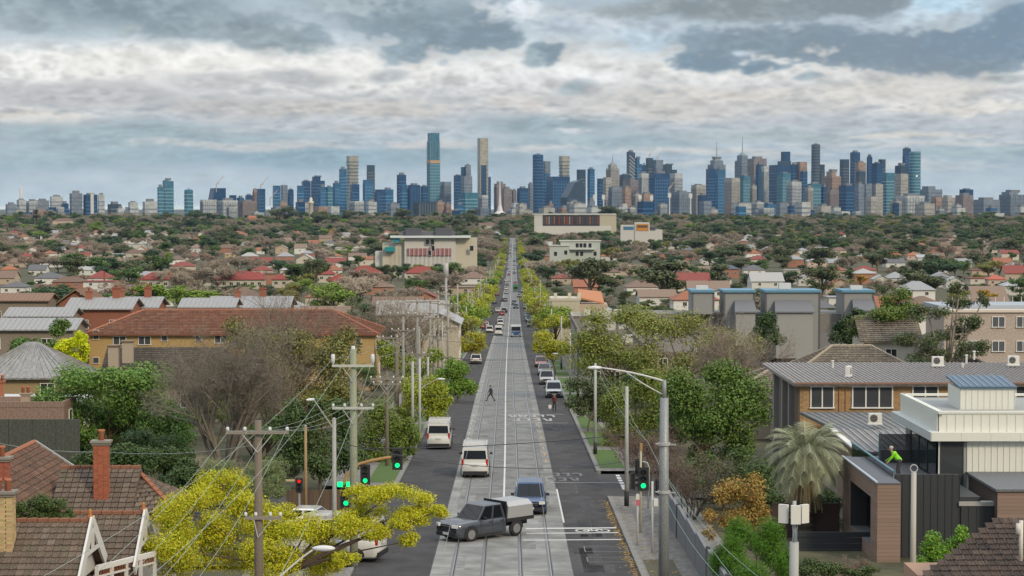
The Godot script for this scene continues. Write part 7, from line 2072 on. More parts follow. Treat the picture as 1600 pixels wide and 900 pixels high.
# pose: hips height, lean forward, stride of each leg, arm swing; faces -z
func person(label: String, at: Vector3, turn: float, h: float, top: Color, legs: Color, hair: Color, stride: float, lean: float, arms: Array, extra := {}) -> Node3D:
	var o := thing("person", label, "person", at, turn)
	var s := h / 1.75
	var flesh := Color(0.42, 0.25, 0.17)
	var shoe := Color(0.03, 0.03, 0.03)
	var bones := []
	var hip := Vector3(0, 0.93 - absf(stride) * 0.06, 0)
	var chest := hip + Vector3(0, 0.36 * cos(lean), -0.36 * sin(lean)); var neck := hip + Vector3(0, 0.53 * cos(lean), -0.53 * sin(lean))
	var head := neck + Vector3(0, 0.17, -0.03 - 0.06 * sin(lean))
	bones += [[hip + Vector3(-0.06, 0, 0), hip + Vector3(0.06, 0, 0), 0.13, 0.13, legs], [hip + Vector3(0, 0.05, 0), chest, 0.14, 0.155, top], [chest + Vector3(-0.09, 0.08, 0), chest + Vector3(0.09, 0.08, 0), 0.115, 0.115, top], [neck + Vector3(0, -0.03, 0), head, 0.058, 0.055, flesh], [head + Vector3(0, 0.05, 0.005), head + Vector3(0, -0.02, -0.015), 0.096, 0.078, flesh], [head + Vector3(0, 0.0, -0.09), head + Vector3(0, -0.015, -0.115), 0.016, 0.02, flesh]]
	for q in [[-1.0, stride], [1.0, -stride]]:
		var a := hip + Vector3(q[0] * 0.09, -0.02, 0)
		var foot := Vector3(q[0] * 0.1, 0.07, -q[1] * 0.42)
		var knee := (a + foot) * 0.5 + Vector3(0, 0.02, -0.05 - absf(stride) * 0.03)
		bones += [[a, knee, 0.092, 0.062, legs], [knee, foot, 0.06, 0.042, legs], [foot + Vector3(0, -0.025, 0.04), foot + Vector3(0, -0.035, -0.17), 0.042, 0.034, shoe]]
	for q in [[-1.0, arms[0]], [1.0, arms[1]]]:
		var sh := chest + Vector3(q[0] * 0.185, 0.12, 0)
		var el: Vector3 = sh + Vector3(q[0] * 0.04, -cos(q[1][0]) * 0.28, -sin(q[1][0]) * 0.28)
		var wr: Vector3 = el + Vector3(0, -cos(q[1][1]) * 0.25, -sin(q[1][1]) * 0.25)
		var hd := (wr - el).normalized()
		bones += [[sh, el, 0.055, 0.044, top], [el, wr, 0.044, 0.032, top], [wr, wr + hd * 0.08, 0.034, 0.036, flesh]]
		var sd := Vector3(0, -hd.z, hd.y).normalized()
		for k in 4: bones.append([wr + hd * 0.08 + sd * (k - 1.5) * 0.02, wr + hd * (0.16 - absf(k - 1.3) * 0.012) + sd * (k - 1.5) * 0.022 + Vector3(q[0] * -0.015, 0, 0), 0.012, 0.01, flesh])
		bones.append([wr + hd * 0.02 + sd * 0.03, wr + hd * 0.09 + sd * 0.065, 0.013, 0.011, flesh])
	var body := obj("body", skin(bones, 0.02), painted(1, 1, 1, 0.85), o)
	var hb := MB.new()
	hb.ball(head + Vector3(0, 0.075, 0.018), Vector3(0.1, 0.088, 0.105), 7)
	obj("hair" if not extra.has("cap") else "cap", hb.done(true), M(hair.r, hair.g, hair.b, 0.9), o)
	var eb := MB.new()
	for e in [-1.0, 1.0]:
		eb.ball(head + Vector3(e * 0.034, 0.03, -0.082), Vector3(0.012, 0.009, 0.01), 4)
	obj("eyes", eb.done(), M(0.03, 0.02, 0.02, 0.4), o)
	var bb := MB.new()
	bb.box(head + Vector3(0, -0.05, -0.088), Vector3(0.045, 0.01, 0.012))
	obj("mouth", bb.done(), M(0.25, 0.10, 0.08, 0.7), o)
	for e in [-1.0, 1.0]:
		var er := MB.new()
		er.ball(head + Vector3(e * 0.094, 0.01, 0.01), Vector3(0.014, 0.03, 0.02), 4)
		obj("ear", er.done(), M(flesh.r, flesh.g, flesh.b, 0.8), o)
	o.scale = Vector3.ONE * s
	return o

func make_people() -> void:
	var d := dep(627)
	person("person in dark clothes walking across the tram tracks", on(767, d, 0.02), deg_to_rad(70), 1.76, Color(0.035, 0.042, 0.055), Color(0.03, 0.035, 0.045), Color(0.03, 0.025, 0.02), 1.0, 0.06, [[0.4, 0.5], [-0.4, -0.1]])
	landmark(767, 615, "the person crossing the tracks")
	d = dep(642)
	person("person in black and red carrying a white bag beside the parked cars", on(866, d, 0.02), PI + 0.2, 1.72, Color(0.10, 0.025, 0.02), Color(0.02, 0.022, 0.026), Color(0.10, 0.06, 0.04), 0.5, 0.04, [[0.3, 0.5], [-0.1, 0.1]])
	var bag := thing("shopping_bag", "small white bag held by the person beside the parked cars", "bag", on(866, d) + Vector3(-0.42, 0.42, 0.0))
	var bm := MB.new()
	bm.hexa([Vector3(-0.13, -0.18, 0.07), Vector3(0.13, -0.18, 0.07), Vector3(0.13, -0.18, -0.07), Vector3(-0.13, -0.18, -0.07), Vector3(-0.16, 0.16, 0.04), Vector3(0.16, 0.16, 0.04), Vector3(0.16, 0.16, -0.04), Vector3(-0.16, 0.16, -0.04)])
	obj("sack", bm.done(), M(0.6, 0.6, 0.6, 0.8), bag)
	var hm := MB.new()
	hm.tube([Vector3(-0.1, 0.16, 0), Vector3(0, 0.3, 0), Vector3(0.1, 0.16, 0)], [0.012, 0.012, 0.012], 4)
	obj("handle", hm.done(), M(0.6, 0.6, 0.6, 0.8), bag)
	# worker bending on the terrace
	var g := gy(100.0)
	var dt := pt(1420, 742, 98.5).y - g
	var w := person("person in a bright green work jacket bending on the terrace", Vector3(pt(1405, 720, 104).x, g + dt - 0.98, -104.0), deg_to_rad(75), 1.85, Color(0.22, 0.62, 0.02), Color(0.05, 0.05, 0.06), Color(0.45, 0.40, 0.38), 0.15, 0.7, [[0.5, 0.7], [0.6, 0.9]], {"cap": 1})
	landmark(1405, 718, "the worker in bright green")

# ---------------------------------------------------------------- poles, wires, lights
func wood() -> Material: return M(0.23, 0.19, 0.15, 0.95, 0.0, 0, 2.0)

func wire(a: Vector3, b: Vector3, sag: float, r: float, label: String, group: String, m: Material = null) -> void:
	var pts := []; var rad := []
	for i in 13:
		var t := i / 12.0
		pts.append(a.lerp(b, t) - Vector3(0, sag * 4.0 * t * (1.0 - t), 0)); rad.append(r)
	var w := MB.new()
	w.tube(pts, rad, 4, false)
	var o := obj("overhead_wire", w.done(), m if m else M(0.30, 0.32, 0.31, 0.6))
	tag(o, label, "wire", group)
	if label == "": later(o, "overhead wire", (a + b) * 0.5)

func power_pole(at: Vector3, h: float, r: float, label: String, arms: Array, m: Material, tall_pins := false, group := "power poles") -> Node3D:     # arms: [height, half length, offset]
	var o := thing("power_pole", label, "pole", at, 0.0, group)
	var b := MB.new()
	b.tube([Vector3(0, -0.6, 0), Vector3(0, h * 0.5, 0), Vector3(0, h, 0)], [r * 1.15, r, r * 0.8], 10)
	obj("post", b.done(true), m, o)
	for q in arms:
		var c := MB.new()
		c.box(Vector3(q[2], q[0], r + 0.05), Vector3(q[1] * 2.0, 0.11, 0.1))
		var arm := obj("crossarm", c.done(), M(0.45, 0.47, 0.42, 0.8) if tall_pins else M(0.30, 0.27, 0.23, 0.95, 0.0, 0, 2.0), o)
		for s in [-0.95, -0.4, 0.4, 0.95] if not tall_pins or q[0] < h * 0.85 else [-0.95, 0.95]:
			var p := MB.new()
			var hh := 0.5 if tall_pins and q[0] > h * 0.85 else 0.16
			p.tube([Vector3(0, 0, 0), Vector3(0, hh * 0.4, 0), Vector3(0, hh, 0)], [0.05, 0.075 if hh < 0.3 else 0.1, 0.05 if hh < 0.3 else 0.09], 7)
			obj("insulator", p.done(true), M(0.56, 0.57, 0.56, 0.4), arm).position = Vector3(q[2] + s * q[1], q[0] + 0.06, r + 0.05)
		var k := MB.new()
		for s in [-1.0, 1.0]: k.bar(Vector3(0, q[0] - 0.75, r + 0.06), Vector3(q[2] + s * q[1] * 0.5, q[0] - 0.04, r + 0.06), 0.04, 0.03)
		obj("brace", k.done(), M(0.42, 0.43, 0.42, 0.7), o)
	return o

func lamp_arm(parent: Node, a: Vector3, b: Vector3, rise: float, r: float, m: Material, big := 1.0) -> void:
	var w := MB.new()
	var pts := []; var rad := []
	for i in 9:
		var t := i / 8.0
		pts.append(a.lerp(b, t) + Vector3(0, rise * sin(t * PI * 0.5) * (1.0 - t * 0.55), 0)); rad.append(lerpf(r, r * 0.7, t))
	w.tube(pts, rad, 6)
	obj("lamp_arm", w.done(true), m, parent)
	var dir := (b - a) * Vector3(1, 0, 1)
	dir = dir.normalized()
	var h := MB.new()
	h.ball(Vector3.ZERO, Vector3(0.13, 0.09, 0.34) * big, 8)
	var e: Vector3 = pts[-1]
	var head := obj("lamp_head", h.done(true), M(0.55, 0.56, 0.57, 0.35), parent)
	head.transform = Transform3D(Basis(Vector3.UP, atan2(dir.x, dir.z)), e + dir * 0.25 * big)

func tram_pole(d: float, side: float, h: float, label: String) -> Node3D:
	var at := Vector3(rx(d) + side, gy(d) + 0.12, -d)
	var o := thing("tram_pole", label, "pole", at, 0.0, "white tram poles with black feet")
	var b := MB.new()
	b.cyl(Vector3(0, 0.9, 0), Vector3(0, h, 0), 0.13, 0.10, 10)
	obj("post", b.done(true), M(0.50, 0.51, 0.49, 0.6, 0.0, 0, 1.0), o)
	var k := MB.new()
	k.cyl(Vector3(0, 0, 0), Vector3(0, 0.9, 0), 0.15, 0.145, 10)
	obj("black_foot", k.done(true), M(0.02, 0.02, 0.02, 0.7), o)
	if label == "": later(o, "white tram pole", at + Vector3(0, h * 0.6, 0))
	return o

func signal_head(parent: Node, at: Vector3, s: float, lit: int, turn := 0.0, sides := true) -> void:     # lit: 0 red, 1 amber, 2 green, -1 dark or seen from behind
	var b := MB.new()
	b.box(Vector3.ZERO, Vector3(0.52, 1.08, 0.06) * s)
	b.box(Vector3(0, 0, -0.12 * s), Vector3(0.34, 0.95, 0.22) * s)
	var o := obj("signal_head", b.done(), M(0.018, 0.019, 0.02, 0.6), parent)
	o.transform = Transform3D(Basis(Vector3.UP, turn), at)
	for i in 3:
		var l := MB.new()
		l.ball(Vector3(0, (0.31 - i * 0.31) * s, 0.035 * s), Vector3(0.12, 0.12, 0.05) * s, 7)
		var m := M(0.03, 0.03, 0.03, 0.3)
		if i == lit:
			var key := "signal%d" % lit
			if not mats.has(key):
				var e := StandardMaterial3D.new()
				e.albedo_color = [Color(0.6, 0.03, 0.02), Color(0.6, 0.3, 0.0), Color(0.02, 0.6, 0.35)][lit]
				e.emission_enabled = true
				e.emission = [Color(1.0, 0.08, 0.05), Color(1, 0.6, 0), Color(0.05, 1.0, 0.55)][lit]
				e.emission_energy_multiplier = 1.0
				mats[key] = e
			m = mats[key]
		obj("signal_lens", l.done(true), m, o)
		var v := MB.new()
		for k in 8:
			var a := PI * k / 8.0; var c := PI * (k + 1) / 8.0
			v.quad(Vector3(cos(a) * 0.14, sin(a) * 0.14 + 0.31 - i * 0.31, 0.03) * s, Vector3(cos(c) * 0.14, sin(c) * 0.14 + 0.31 - i * 0.31, 0.03) * s, Vector3(cos(c) * 0.14, sin(c) * 0.14 + 0.31 - i * 0.31, 0.2) * s, Vector3(cos(a) * 0.14, sin(a) * 0.14 + 0.31 - i * 0.31, 0.2) * s)
		obj("visor", v.done(), M(0.018, 0.019, 0.02, 0.6), o)

func make_street_things() -> void:
	rng.seed = 401
	var ochre := M(0.42, 0.25, 0.10, 0.7, 0.0, 0, 1.0)
	var steel := M(0.33, 0.35, 0.36, 0.5, 0.2, 0, 0.8)
	var pale := M(0.34, 0.37, 0.27, 0.85, 0.0, 0, 1.2)
	# left: weathered pole in front
	var p1 := on(405, 76)
	power_pole(p1, hgt(657, 76), 0.17, "weathered timber power pole in front of the yellow tree", [[hgt(675, 76), 1.2, 0.0], [hgt(808, 76), 0.7, 0.2]], wood())
	landmark(405, 740, "the weathered front power pole")
	var p2 := on(553, 95)
	power_pole(p2, hgt(545, 95), 0.19, "tall pale green power pole with three tall insulators", [[hgt(571, 95), 1.0, 0.0], [hgt(637, 95), 1.0, 0.0]], pale, true)
	var pin := MB.new()
	pin.tube([Vector3.ZERO, Vector3(0, 0.25, 0), Vector3(0, 0.6, 0)], [0.09, 0.12, 0.09], 8)
	obj("insulator", pin.done(true), M(0.56, 0.57, 0.56, 0.4), get_node("power_pole_001")).position = Vector3(0, hgt(560, 95), 0)
	landmark(553, 620, "the pale green power pole")
	power_pole(on(605, 142), hgt(580, 142), 0.13, "grey timber pole with two crossarms behind the pale green pole", [[hgt(592, 142), 1.2, 0.0], [hgt(600, 142), 1.0, 0.0]], wood())
	power_pole(on(620, 172), hgt(522, 172), 0.2, "stout brown pole with one short slanting arm", [[hgt(528, 172), 0.9, -0.8]], wood())
	power_pole(on(655, 205), hgt(510, 205), 0.16, "tall grey pole with long crossarms left of the street trees", [[hgt(553, 205), 1.5, -0.1], [hgt(568, 205), 1.5, -0.1]], M(0.36, 0.35, 0.31, 0.9, 0.0, 0, 1.5))
	power_pole(on(678, 238), hgt(484, 238), 0.18, "pole with a wide top crossarm above the left street trees", [[hgt(497, 238), 1.15, 0.0], [hgt(525, 238), 1.4, 0.0]], M(0.36, 0.35, 0.31, 0.9, 0.0, 0, 1.5))
	power_pole(on(700, 270), hgt(470, 270), 0.18, "far pole with pale crossarms beside the cream hall", [[hgt(476, 270), 1.2, 0.0], [hgt(512, 270), 1.2, 0.0]], M(0.40, 0.39, 0.35, 0.9, 0.0, 0, 1.5))
	power_pole(on(711, 310), hgt(480, 310), 0.16, "slim far pole left of the queue", [[hgt(490, 310), 1.3, 0.0]], wood())
	for i in 26:
		var d := 345.0 + i * 42.0
		var left := i % 3 != 1
		var at := Vector3(rx(d) + (-8.6 if left else 8.2), gy(d), -d)
		var p := power_pole(at, rng.randf_range(9.0, 12.5), 0.16, "", [[8.2, 1.2, 0.0]] if i % 2 == 0 else [[8.6, 1.2, 0.0], [7.6, 1.0, 0.0]], M(0.42, 0.41, 0.38, 0.9, 0.0, 0, 1.0), false, "power poles further up the street")
		later(p, "grey power pole", at + Vector3(0, 7, 0))
	for q in [[186.0, -9.6, 10.4, "grey timber pole beyond the parked van, behind the kerb trees"], [222.0, -9.9, 11.0, "grey timber pole level with the person crossing the tracks"], [254.0, -9.7, 10.6, "grey timber pole just short of the far white parked car"], [288.0, -9.9, 11.4, "grey timber pole level with the far white parked car"], [326.0, -9.5, 10.8, "grey timber pole at the far yellow street tree"]]:
		power_pole(Vector3(rx(q[0]) + q[1], gy(q[0]), -q[0]), q[2], 0.15, q[3], [[q[2] - 0.4, 1.25, 0.0], [q[2] - 1.9, 1.1, 0.0]], M(0.38, 0.36, 0.32, 0.9, 0.0, 0, 1.5))
	for k in 3:
		for i in 4:
			var a := 186.0 + k * 34.0; var b := a + 34.0
			wire(Vector3(rx(a) - 10.8 + i * 0.8, gy(a) + 10.2, -a), Vector3(rx(b) - 10.8 + i * 0.8, gy(b) + 10.4, -b), 0.4, 0.011, "", "power lines")
	# plain metal poles, left
	for q in [[523, 92.0, 655, 0.11, "plain grey metal pole left of the pale green pole", [0.44, 0.44, 0.42]], [478, 112.0, 666, 0.09, "slim ochre pole behind the yellow tree", [0.42, 0.28, 0.13]]]:
		var o := thing("metal_pole", q[4], "pole", on(q[0], q[1]))
		var b := MB.new()
		b.cyl(Vector3(0, -0.3, 0), Vector3(0, hgt(q[2], q[1]), 0), q[3], q[3] * 0.85, 10)
		obj("post", b.done(true), M(q[5][0], q[5][1], q[5][2], 0.7, 0.0, 0, 1.0), o)
		var c := MB.new()
		c.cyl(Vector3(0, hgt(q[2], q[1]), 0), Vector3(0, hgt(q[2], q[1]) + 0.08, 0), q[3], 0.03, 10)
		obj("cap", c.done(), M(0.3, 0.3, 0.3, 0.7), o)
		if q[0] == 523:
			var t := pt(490, 624, q[1] - 1.0) - o.position; var f := Vector3(0, hgt(672, q[1]), 0)
			lamp_arm(o, f, t, 0.0, 0.035, M(0.42, 0.43, 0.42, 0.6), 0.8)
	# tram poles with black feet, both sides
	for q in [[118.0, 7.35, 607, "white tram pole with a black foot at the right corner"], [151.0, 6.9, 570, "white tram pole with a black foot on the right nature strip"], [150.0, -7.0, 567, "white striped tram pole with a black foot on the left grass"], [184.0, -7.2, 560, "white tram pole with a black foot beyond the parked van"]]:
		tram_pole(q[0], q[1] - rx(q[0]) * 0.0, hgt(q[2], q[0]), q[3])
	for i in 20:
		var d := 216.0 + i * 34.0
		tram_pole(d, 7.9 if i % 2 == 0 else -8.0, 7.6, "")
	landmark(970, 700, "the right corner tram pole"); landmark(930, 640, "the nature strip tram pole"); landmark(648, 640, "the striped left tram pole")
	# big steel lamp post, right
	var ld := 88.0
	var lp := thing("lamp_post", "tall grey steel lamp post with a curved arm over the street", "lamp post", on(1037, ld, 0.12))
	landmark(1037, 640, "the big steel lamp post")
	var lb := MB.new()
	lb.cyl(Vector3.ZERO, Vector3(0, hgt(626, ld), 0), 0.24, 0.19, 14)
	obj("post", lb.done(true), steel, lp)
	var l2 := MB.new()
	l2.cyl(Vector3(0, hgt(626, ld), 0), Vector3(0, hgt(598, ld), 0), 0.11, 0.09, 10)
	obj("upper_post", l2.done(true), steel, lp)
	var tip := pt(938, 575, ld - 0.5) - lp.position
	lamp_arm(lp, Vector3(0, hgt(600, ld), 0), tip + Vector3(0, -0.1, 0), 0.25, 0.05, M(0.5, 0.51, 0.5, 0.5), 1.0)
	var st := MB.new()
	st.tube([Vector3(0, hgt(622, ld), 0), Vector3(-0.9, hgt(603, ld) - 0.05, 0), Vector3(-1.7, hgt(586, ld), 0)], [0.03, 0.03, 0.03], 6)
	obj("arm_strut", st.done(true), M(0.5, 0.51, 0.5, 0.5), lp)
	for q in [700, 775]:
		var cl := MB.new()
		cl.cyl(Vector3(0, hgt(q, ld), 0), Vector3(0, hgt(q, ld) + 0.12, 0), 0.28, 0.28, 14); cl.bar(Vector3(0, hgt(q, ld) + 0.05, 0), Vector3(0.5, hgt(q, ld) + 0.05, 0.2), 0.06, 0.06); cl.bar(Vector3(0, hgt(q, ld) + 0.05, 0), Vector3(-0.4, hgt(q, ld) + 0.1, 0.2), 0.06, 0.06)
		obj("clamp", cl.done(), M(0.36, 0.37, 0.37, 0.5), lp)
	# smaller lamps on the poles
	for q in [[891.0, 222.0, 520, 872, 554, "thin pole with a lamp arm reaching over the right lane"], [656.0, 168.0, 560, 684, 594, "slim pole with a lamp arm over the left lane"]]:
		var o := thing("lamp_post", q[5], "lamp post", on(q[0], q[1]))
		var b := MB.new()
		b.cyl(Vector3.ZERO, Vector3(0, hgt(q[2], q[1]), 0), 0.12, 0.09, 9)
		obj("post", b.done(true), M(0.46, 0.46, 0.44, 0.7), o)
		lamp_arm(o, Vector3(0, hgt(q[4] + 14, q[1]), 0), pt(q[3], q[4], q[1]) - o.position, 0.2, 0.04, M(0.46, 0.42, 0.3, 0.7), 1.1)
	var fl := thing("lamp_post", "low street lamp with a curved neck at the bottom left", "lamp post", on(425, 68))
	var fb := MB.new()
	fb.cyl(Vector3.ZERO, Vector3(0, hgt(915, 68), 0), 0.07, 0.06, 9)
	obj("post", fb.done(true), M(0.5, 0.5, 0.48, 0.6), fl)
	lamp_arm(fl, Vector3(0, hgt(915, 68), 0), pt(492, 862, 68) - fl.position, 0.25, 0.04, M(0.55, 0.55, 0.5, 0.6), 1.2)
	# traffic lights, left: ochre post with a long curved arm
	var sd := 100.0
	var sl := thing("traffic_light", "ochre traffic light mast with a curved arm and three green signals", "traffic light", on(539, sd))
	landmark(580, 740, "the left traffic lights")
	var sb := MB.new()
	var pts := [Vector3(0, 0, 0), Vector3(0, hgt(790, sd), 0), Vector3(0, hgt(760, sd), 0)]
	for q in [[541, 746], [549, 734], [562, 725], [580, 720], [600, 716], [613, 714]]: pts.append(pt(q[0], q[1], sd) - sl.position)
	sb.tube(pts, [0.13, 0.12, 0.115, 0.11, 0.1, 0.095, 0.09, 0.08, 0.075], 9)
	obj("mast", sb.done(true), ochre, sl)
	signal_head(sl, pt(621, 717, sd) - sl.position + Vector3(0, 0, 0.1), 1.0, 2)
	signal_head(sl, pt(571, 741, sd) - sl.position + Vector3(0, 0, 0.15), 0.95, 2)
	signal_head(sl, pt(541, 775, sd) - sl.position + Vector3(0, 0, 0.2), 1.05, 2)
	var wk := MB.new()
	for q in [532, 546]: wk.box(pt(q, 756, sd) - sl.position + Vector3(0, 0, 0.2), Vector3(0.26, 0.24, 0.16))
	obj("walk_lantern", wk.done(), mats["signal2"], sl)
	var rl := thing("traffic_light", "small red signal beside the slim ochre pole", "traffic light", on(468, 110))
	block(rl, "post", -0.05, 0.05, 0, hgt(765, 110), -0.05, 0.05, M(0.3, 0.3, 0.3, 0.7))
	signal_head(rl, Vector3(0, hgt(758, 110), 0.1), 0.75, 0)
	block(rl, "sign_arm", -0.75, -0.25, hgt(752, 110), hgt(749, 110), 0, 0.04, M(0.5, 0.42, 0.2, 0.7))
	# traffic lights, right
	var td := 106.0
	var tr := thing("traffic_light", "cluster of dark traffic signals with one green on the right corner", "traffic light", on(1001, td, 0.12))
	landmark(1001, 760, "the right traffic lights")
	var tb := MB.new()
	tb.cyl(Vector3.ZERO, Vector3(0, hgt(700, td), 0), 0.07, 0.06, 9)
	obj("post", tb.done(true), M(0.40, 0.38, 0.30, 0.7), tr)
	obj("ochre_cap", one_box(Vector3(0.14, 0.4, 0.14)), ochre, tr).position = Vector3(0.02, hgt(702, td), 0)
	signal_head(tr, pt(1005, 748, td) - tr.position + Vector3(0, 0, 0.1), 1.15, 2)
	signal_head(tr, pt(994, 752, td) - tr.position + Vector3(-0.1, 0, -0.1), 0.9, -1, PI * 0.5)
	signal_head(tr, pt(999, 731, td) - tr.position + Vector3(0, 0, -0.25), 0.8, -1, PI)
	var hp := MB.new()
	hp.tube([pt(1013, 795, td) - tr.position, pt(1014, 730, td) - tr.position, pt(1011, 723, td) - tr.position, pt(1002, 721, td) - tr.position], [0.05, 0.045, 0.045, 0.045], 7)
	obj("side_arm", hp.done(true), M(0.30, 0.36, 0.34, 0.6), tr)
	for q in [[996, 101.0, 775, 0.05, "thin signal post with a pink notice at the right corner"], [1019, 98.5, 756, 0.06, "grey signal post with a white box at the right corner"]]:
		var o := thing("signal_post", q[4], "post", on(q[0], q[1], 0.12))
		var b := MB.new()
		b.cyl(Vector3.ZERO, Vector3(0, hgt(q[2], q[1]), 0), q[3], q[3], 8)
		obj("post", b.done(true), M(0.45, 0.46, 0.46, 0.6), o)
		if q[0] == 996:
			block(o, "notice", -0.09, 0.09, hgt(793, q[1]), hgt(784, q[1]), 0.06, 0.1, M(0.55, 0.12, 0.16, 0.7))
			block(o, "push_button_box", -0.09, 0.09, hgt(784, q[1]), hgt(776, q[1]), 0.06, 0.12, M(0.6, 0.58, 0.5, 0.7))
		else:
			block(o, "control_box", 0.06, 0.28, hgt(794, q[1]), hgt(783, q[1]), -0.1, 0.12, M(0.62, 0.62, 0.6, 0.6))
			signal_head(o, Vector3(0.35, hgt(765, q[1]), -0.15), 0.7, -1, PI)
	# phone antenna pole, bottom right
	var ad := 74.0
	var an := thing("antenna_pole", "grey pole topped by three white phone antenna panels", "antenna", on(1240, ad))
	landmark(1240, 810, "the phone antenna pole")
	var ab := MB.new()
	ab.cyl(Vector3.ZERO, Vector3(0, hgt(847, ad), 0), 0.19, 0.17, 12)
	obj("post", ab.done(true), M(0.36, 0.37, 0.36, 0.7), an)
	var a2 := MB.new()
	a2.cyl(Vector3(0, hgt(847, ad), 0), Vector3(0, hgt(783, ad), 0), 0.07, 0.07, 9)
	obj("upper_post", a2.done(true), M(0.36, 0.39, 0.41, 0.6), an)
	for q in [[-0.40, -0.05, 0.5], [0.02, 0.22, 0.0], [0.38, -0.05, -0.6]]:
		var o := obj("antenna_panel", one_box(Vector3(0.36, 0.70, 0.14)), M(0.62, 0.62, 0.58, 0.6), an)
		o.transform = Transform3D(Basis(Vector3.UP, -q[2]), Vector3(q[0], hgt(803, ad), q[1]))
		var br := obj("bracket", one_box(Vector3(0.1, 0.25, 0.12)), M(0.3, 0.31, 0.33, 0.6), o)
		br.position = Vector3(0, 0, -0.12)
	for i in 3:
		var cb := MB.new()
		cb.tube([Vector3(-0.1 + i * 0.1, hgt(818, ad), 0.1), Vector3(-0.05 + i * 0.06, hgt(830, ad), 0.14), Vector3(-0.08 + i * 0.08, hgt(847, ad), 0.1)], [0.018, 0.018, 0.018], 5)
		obj("cable", cb.done(), M(0.25, 0.30, 0.34, 0.6), an)
	# pale post with a ring on top
	var rp := thing("ring_post", "pale post with a round ring on top before the dark wall", "post", on(1426, 80))
	var rb := MB.new()
	rb.cyl(Vector3.ZERO, Vector3(0, hgt(738, 80), 0), 0.12, 0.105, 12)
	obj("post", rb.done(true), M(0.42, 0.40, 0.36, 0.7), rp)
	var rr := MB.new()
	var ring := []; var rads := []
	for i in 15:
		ring.append(Vector3(cos(TAU * i / 14.0) * 0.15, hgt(732, 80) + sin(TAU * i / 14.0) * 0.15, 0)); rads.append(0.025)
	rr.tube(ring, rads, 5, false)
	obj("ring", rr.done(true), M(0.42, 0.42, 0.41, 0.6), rp)
	obj("collar", one_box(Vector3(0.3, 0.08, 0.3)), M(0.42, 0.40, 0.36, 0.7), rp).position.y = hgt(884, 80)
	# grey fence panels beside the right footpath, dark gate posts
	var fe := thing("panel_fence", "grey rendered fence panels along the right footpath", "fence", Vector3.ZERO)
	landmark(1080, 840, "the grey panel fence")
	for q in [[1051, 1069, 113.0, 104.0, 786], [1070, 1106, 103.6, 88.0, 808], [1106, 1128, 87.5, 80.0, 840]]:
		var a := pt(q[0], q[4], q[2]); var c := pt(q[1], q[4], q[3])
		var n := 3
		for i in n:
			var z0 := lerpf(q[2], q[3], float(i) / n); var z1 := lerpf(q[2], q[3], (i + 0.97) / n)
			var zm := (z0 + z1) * 0.5
			var o := obj("panel", one_box(Vector3(0.16, 1.7, z0 - z1)), M(0.22, 0.23, 0.245, 0.85, 0.0, 0, 0.6), fe)
			o.position = Vector3(8.75, flat(zm) + 0.95, -zm)
		var po := obj("post", one_box(Vector3(0.22, 1.85, 0.22)), M(0.05, 0.055, 0.06, 0.8), fe)
		po.position = Vector3(8.75, flat(q[3]) + 0.98, -q[3] + 0.1)
	var tf := thing("paling_fence", "brown timber paling fence behind the left traffic lights", "fence", on(500, 112))
	for i in 20: block(tf, "paling", -1.9 + i * 0.2, -1.9 + i * 0.2 + 0.18, -0.3, 1.75, -0.05, 0.0, M(0.12 + 0.02 * (i % 3), 0.08 + 0.012 * (i % 3), 0.055, 0.95, 0.0, 0, 2.0))
	var hy := MB.new()
	# overhead lines
	var arm2 := [hgt(571, 95), hgt(637, 95)]
	for i in 3:
		var a := p2 + Vector3([-0.95, 0.0, 0.95][i], hgt(560, 95) if i != 1 else hgt(545, 95), 0.2)
		var far := on(678, 238) + Vector3([-1.0, 0.0, 1.0][i], hgt(494, 238), 0)
		wire(a, far, 0.9, 0.010, "", "power lines")
		wire(a, pt([60, 230, 420][i], [905, 905, 930][i], 52), 0.7, 0.008, "", "power lines", M(0.30, 0.36, 0.32, 0.6))
	for i in 4:
		var a := p2 + Vector3(-0.95 + i * 0.63, hgt(634, 95), 0.2)
		wire(a, on(605, 142) + Vector3(-1.0 + i * 0.66, hgt(592, 142), 0), 0.5, 0.009, "", "power lines")
		wire(a, p1 + Vector3(-1.1 + i * 0.73, hgt(672, 76), 0.2), 0.35, 0.008, "", "power lines")
		wire(p1 + Vector3(-1.1 + i * 0.73, hgt(672, 76), 0.2), pt(110 + i * 60, 930, 50), 0.35, 0.007, "", "power lines", M(0.30, 0.36, 0.32, 0.6))
		wire(on(605, 142) + Vector3(-1.0 + i * 0.66, hgt(592, 142), 0), on(655, 205) + Vector3(-1.4 + i * 0.9, hgt(553, 205), 0), 0.6, 0.009, "", "power lines")
		wire(on(655, 205) + Vector3(-1.4 + i * 0.9, hgt(553, 205), 0), on(678, 238) + Vector3(-1.3 + i * 0.85, hgt(525, 238), 0), 0.4, 0.009, "", "power lines")
	wire(pt(0, 693, 100), pt(165, 706, 100), 0.15, 0.012, "thin cable crossing before the dome tree", "house cables")
	wire(pt(165, 706, 100), pt(405, 694, 92), 0.25, 0.012, "thin cable from the red chimney to the front pole", "house cables")
	# tram span wires across the street
	for q in [[560.0, 262.0, "thin span wire across the far tracks"], [589.0, 215.0, "span wire across the tracks beyond the walker"], [630.0, 176.0, "span wire across the tracks before the walker"]]:
		var d: float = q[1]
		wire(Vector3(rx(d) - 7.8, gy(d) + 6.6, -d), Vector3(rx(d) + 7.8, gy(d) + 6.9, -d + 2), 0.5, 0.017, q[2], "tram span wires", M(0.08, 0.085, 0.09, 0.7))
	wire(pt(523, 700, 118), pt(1036, 672, 120), 0.35, 0.026, "dark span wire above the white van", "tram span wires", M(0.05, 0.05, 0.055, 0.7))
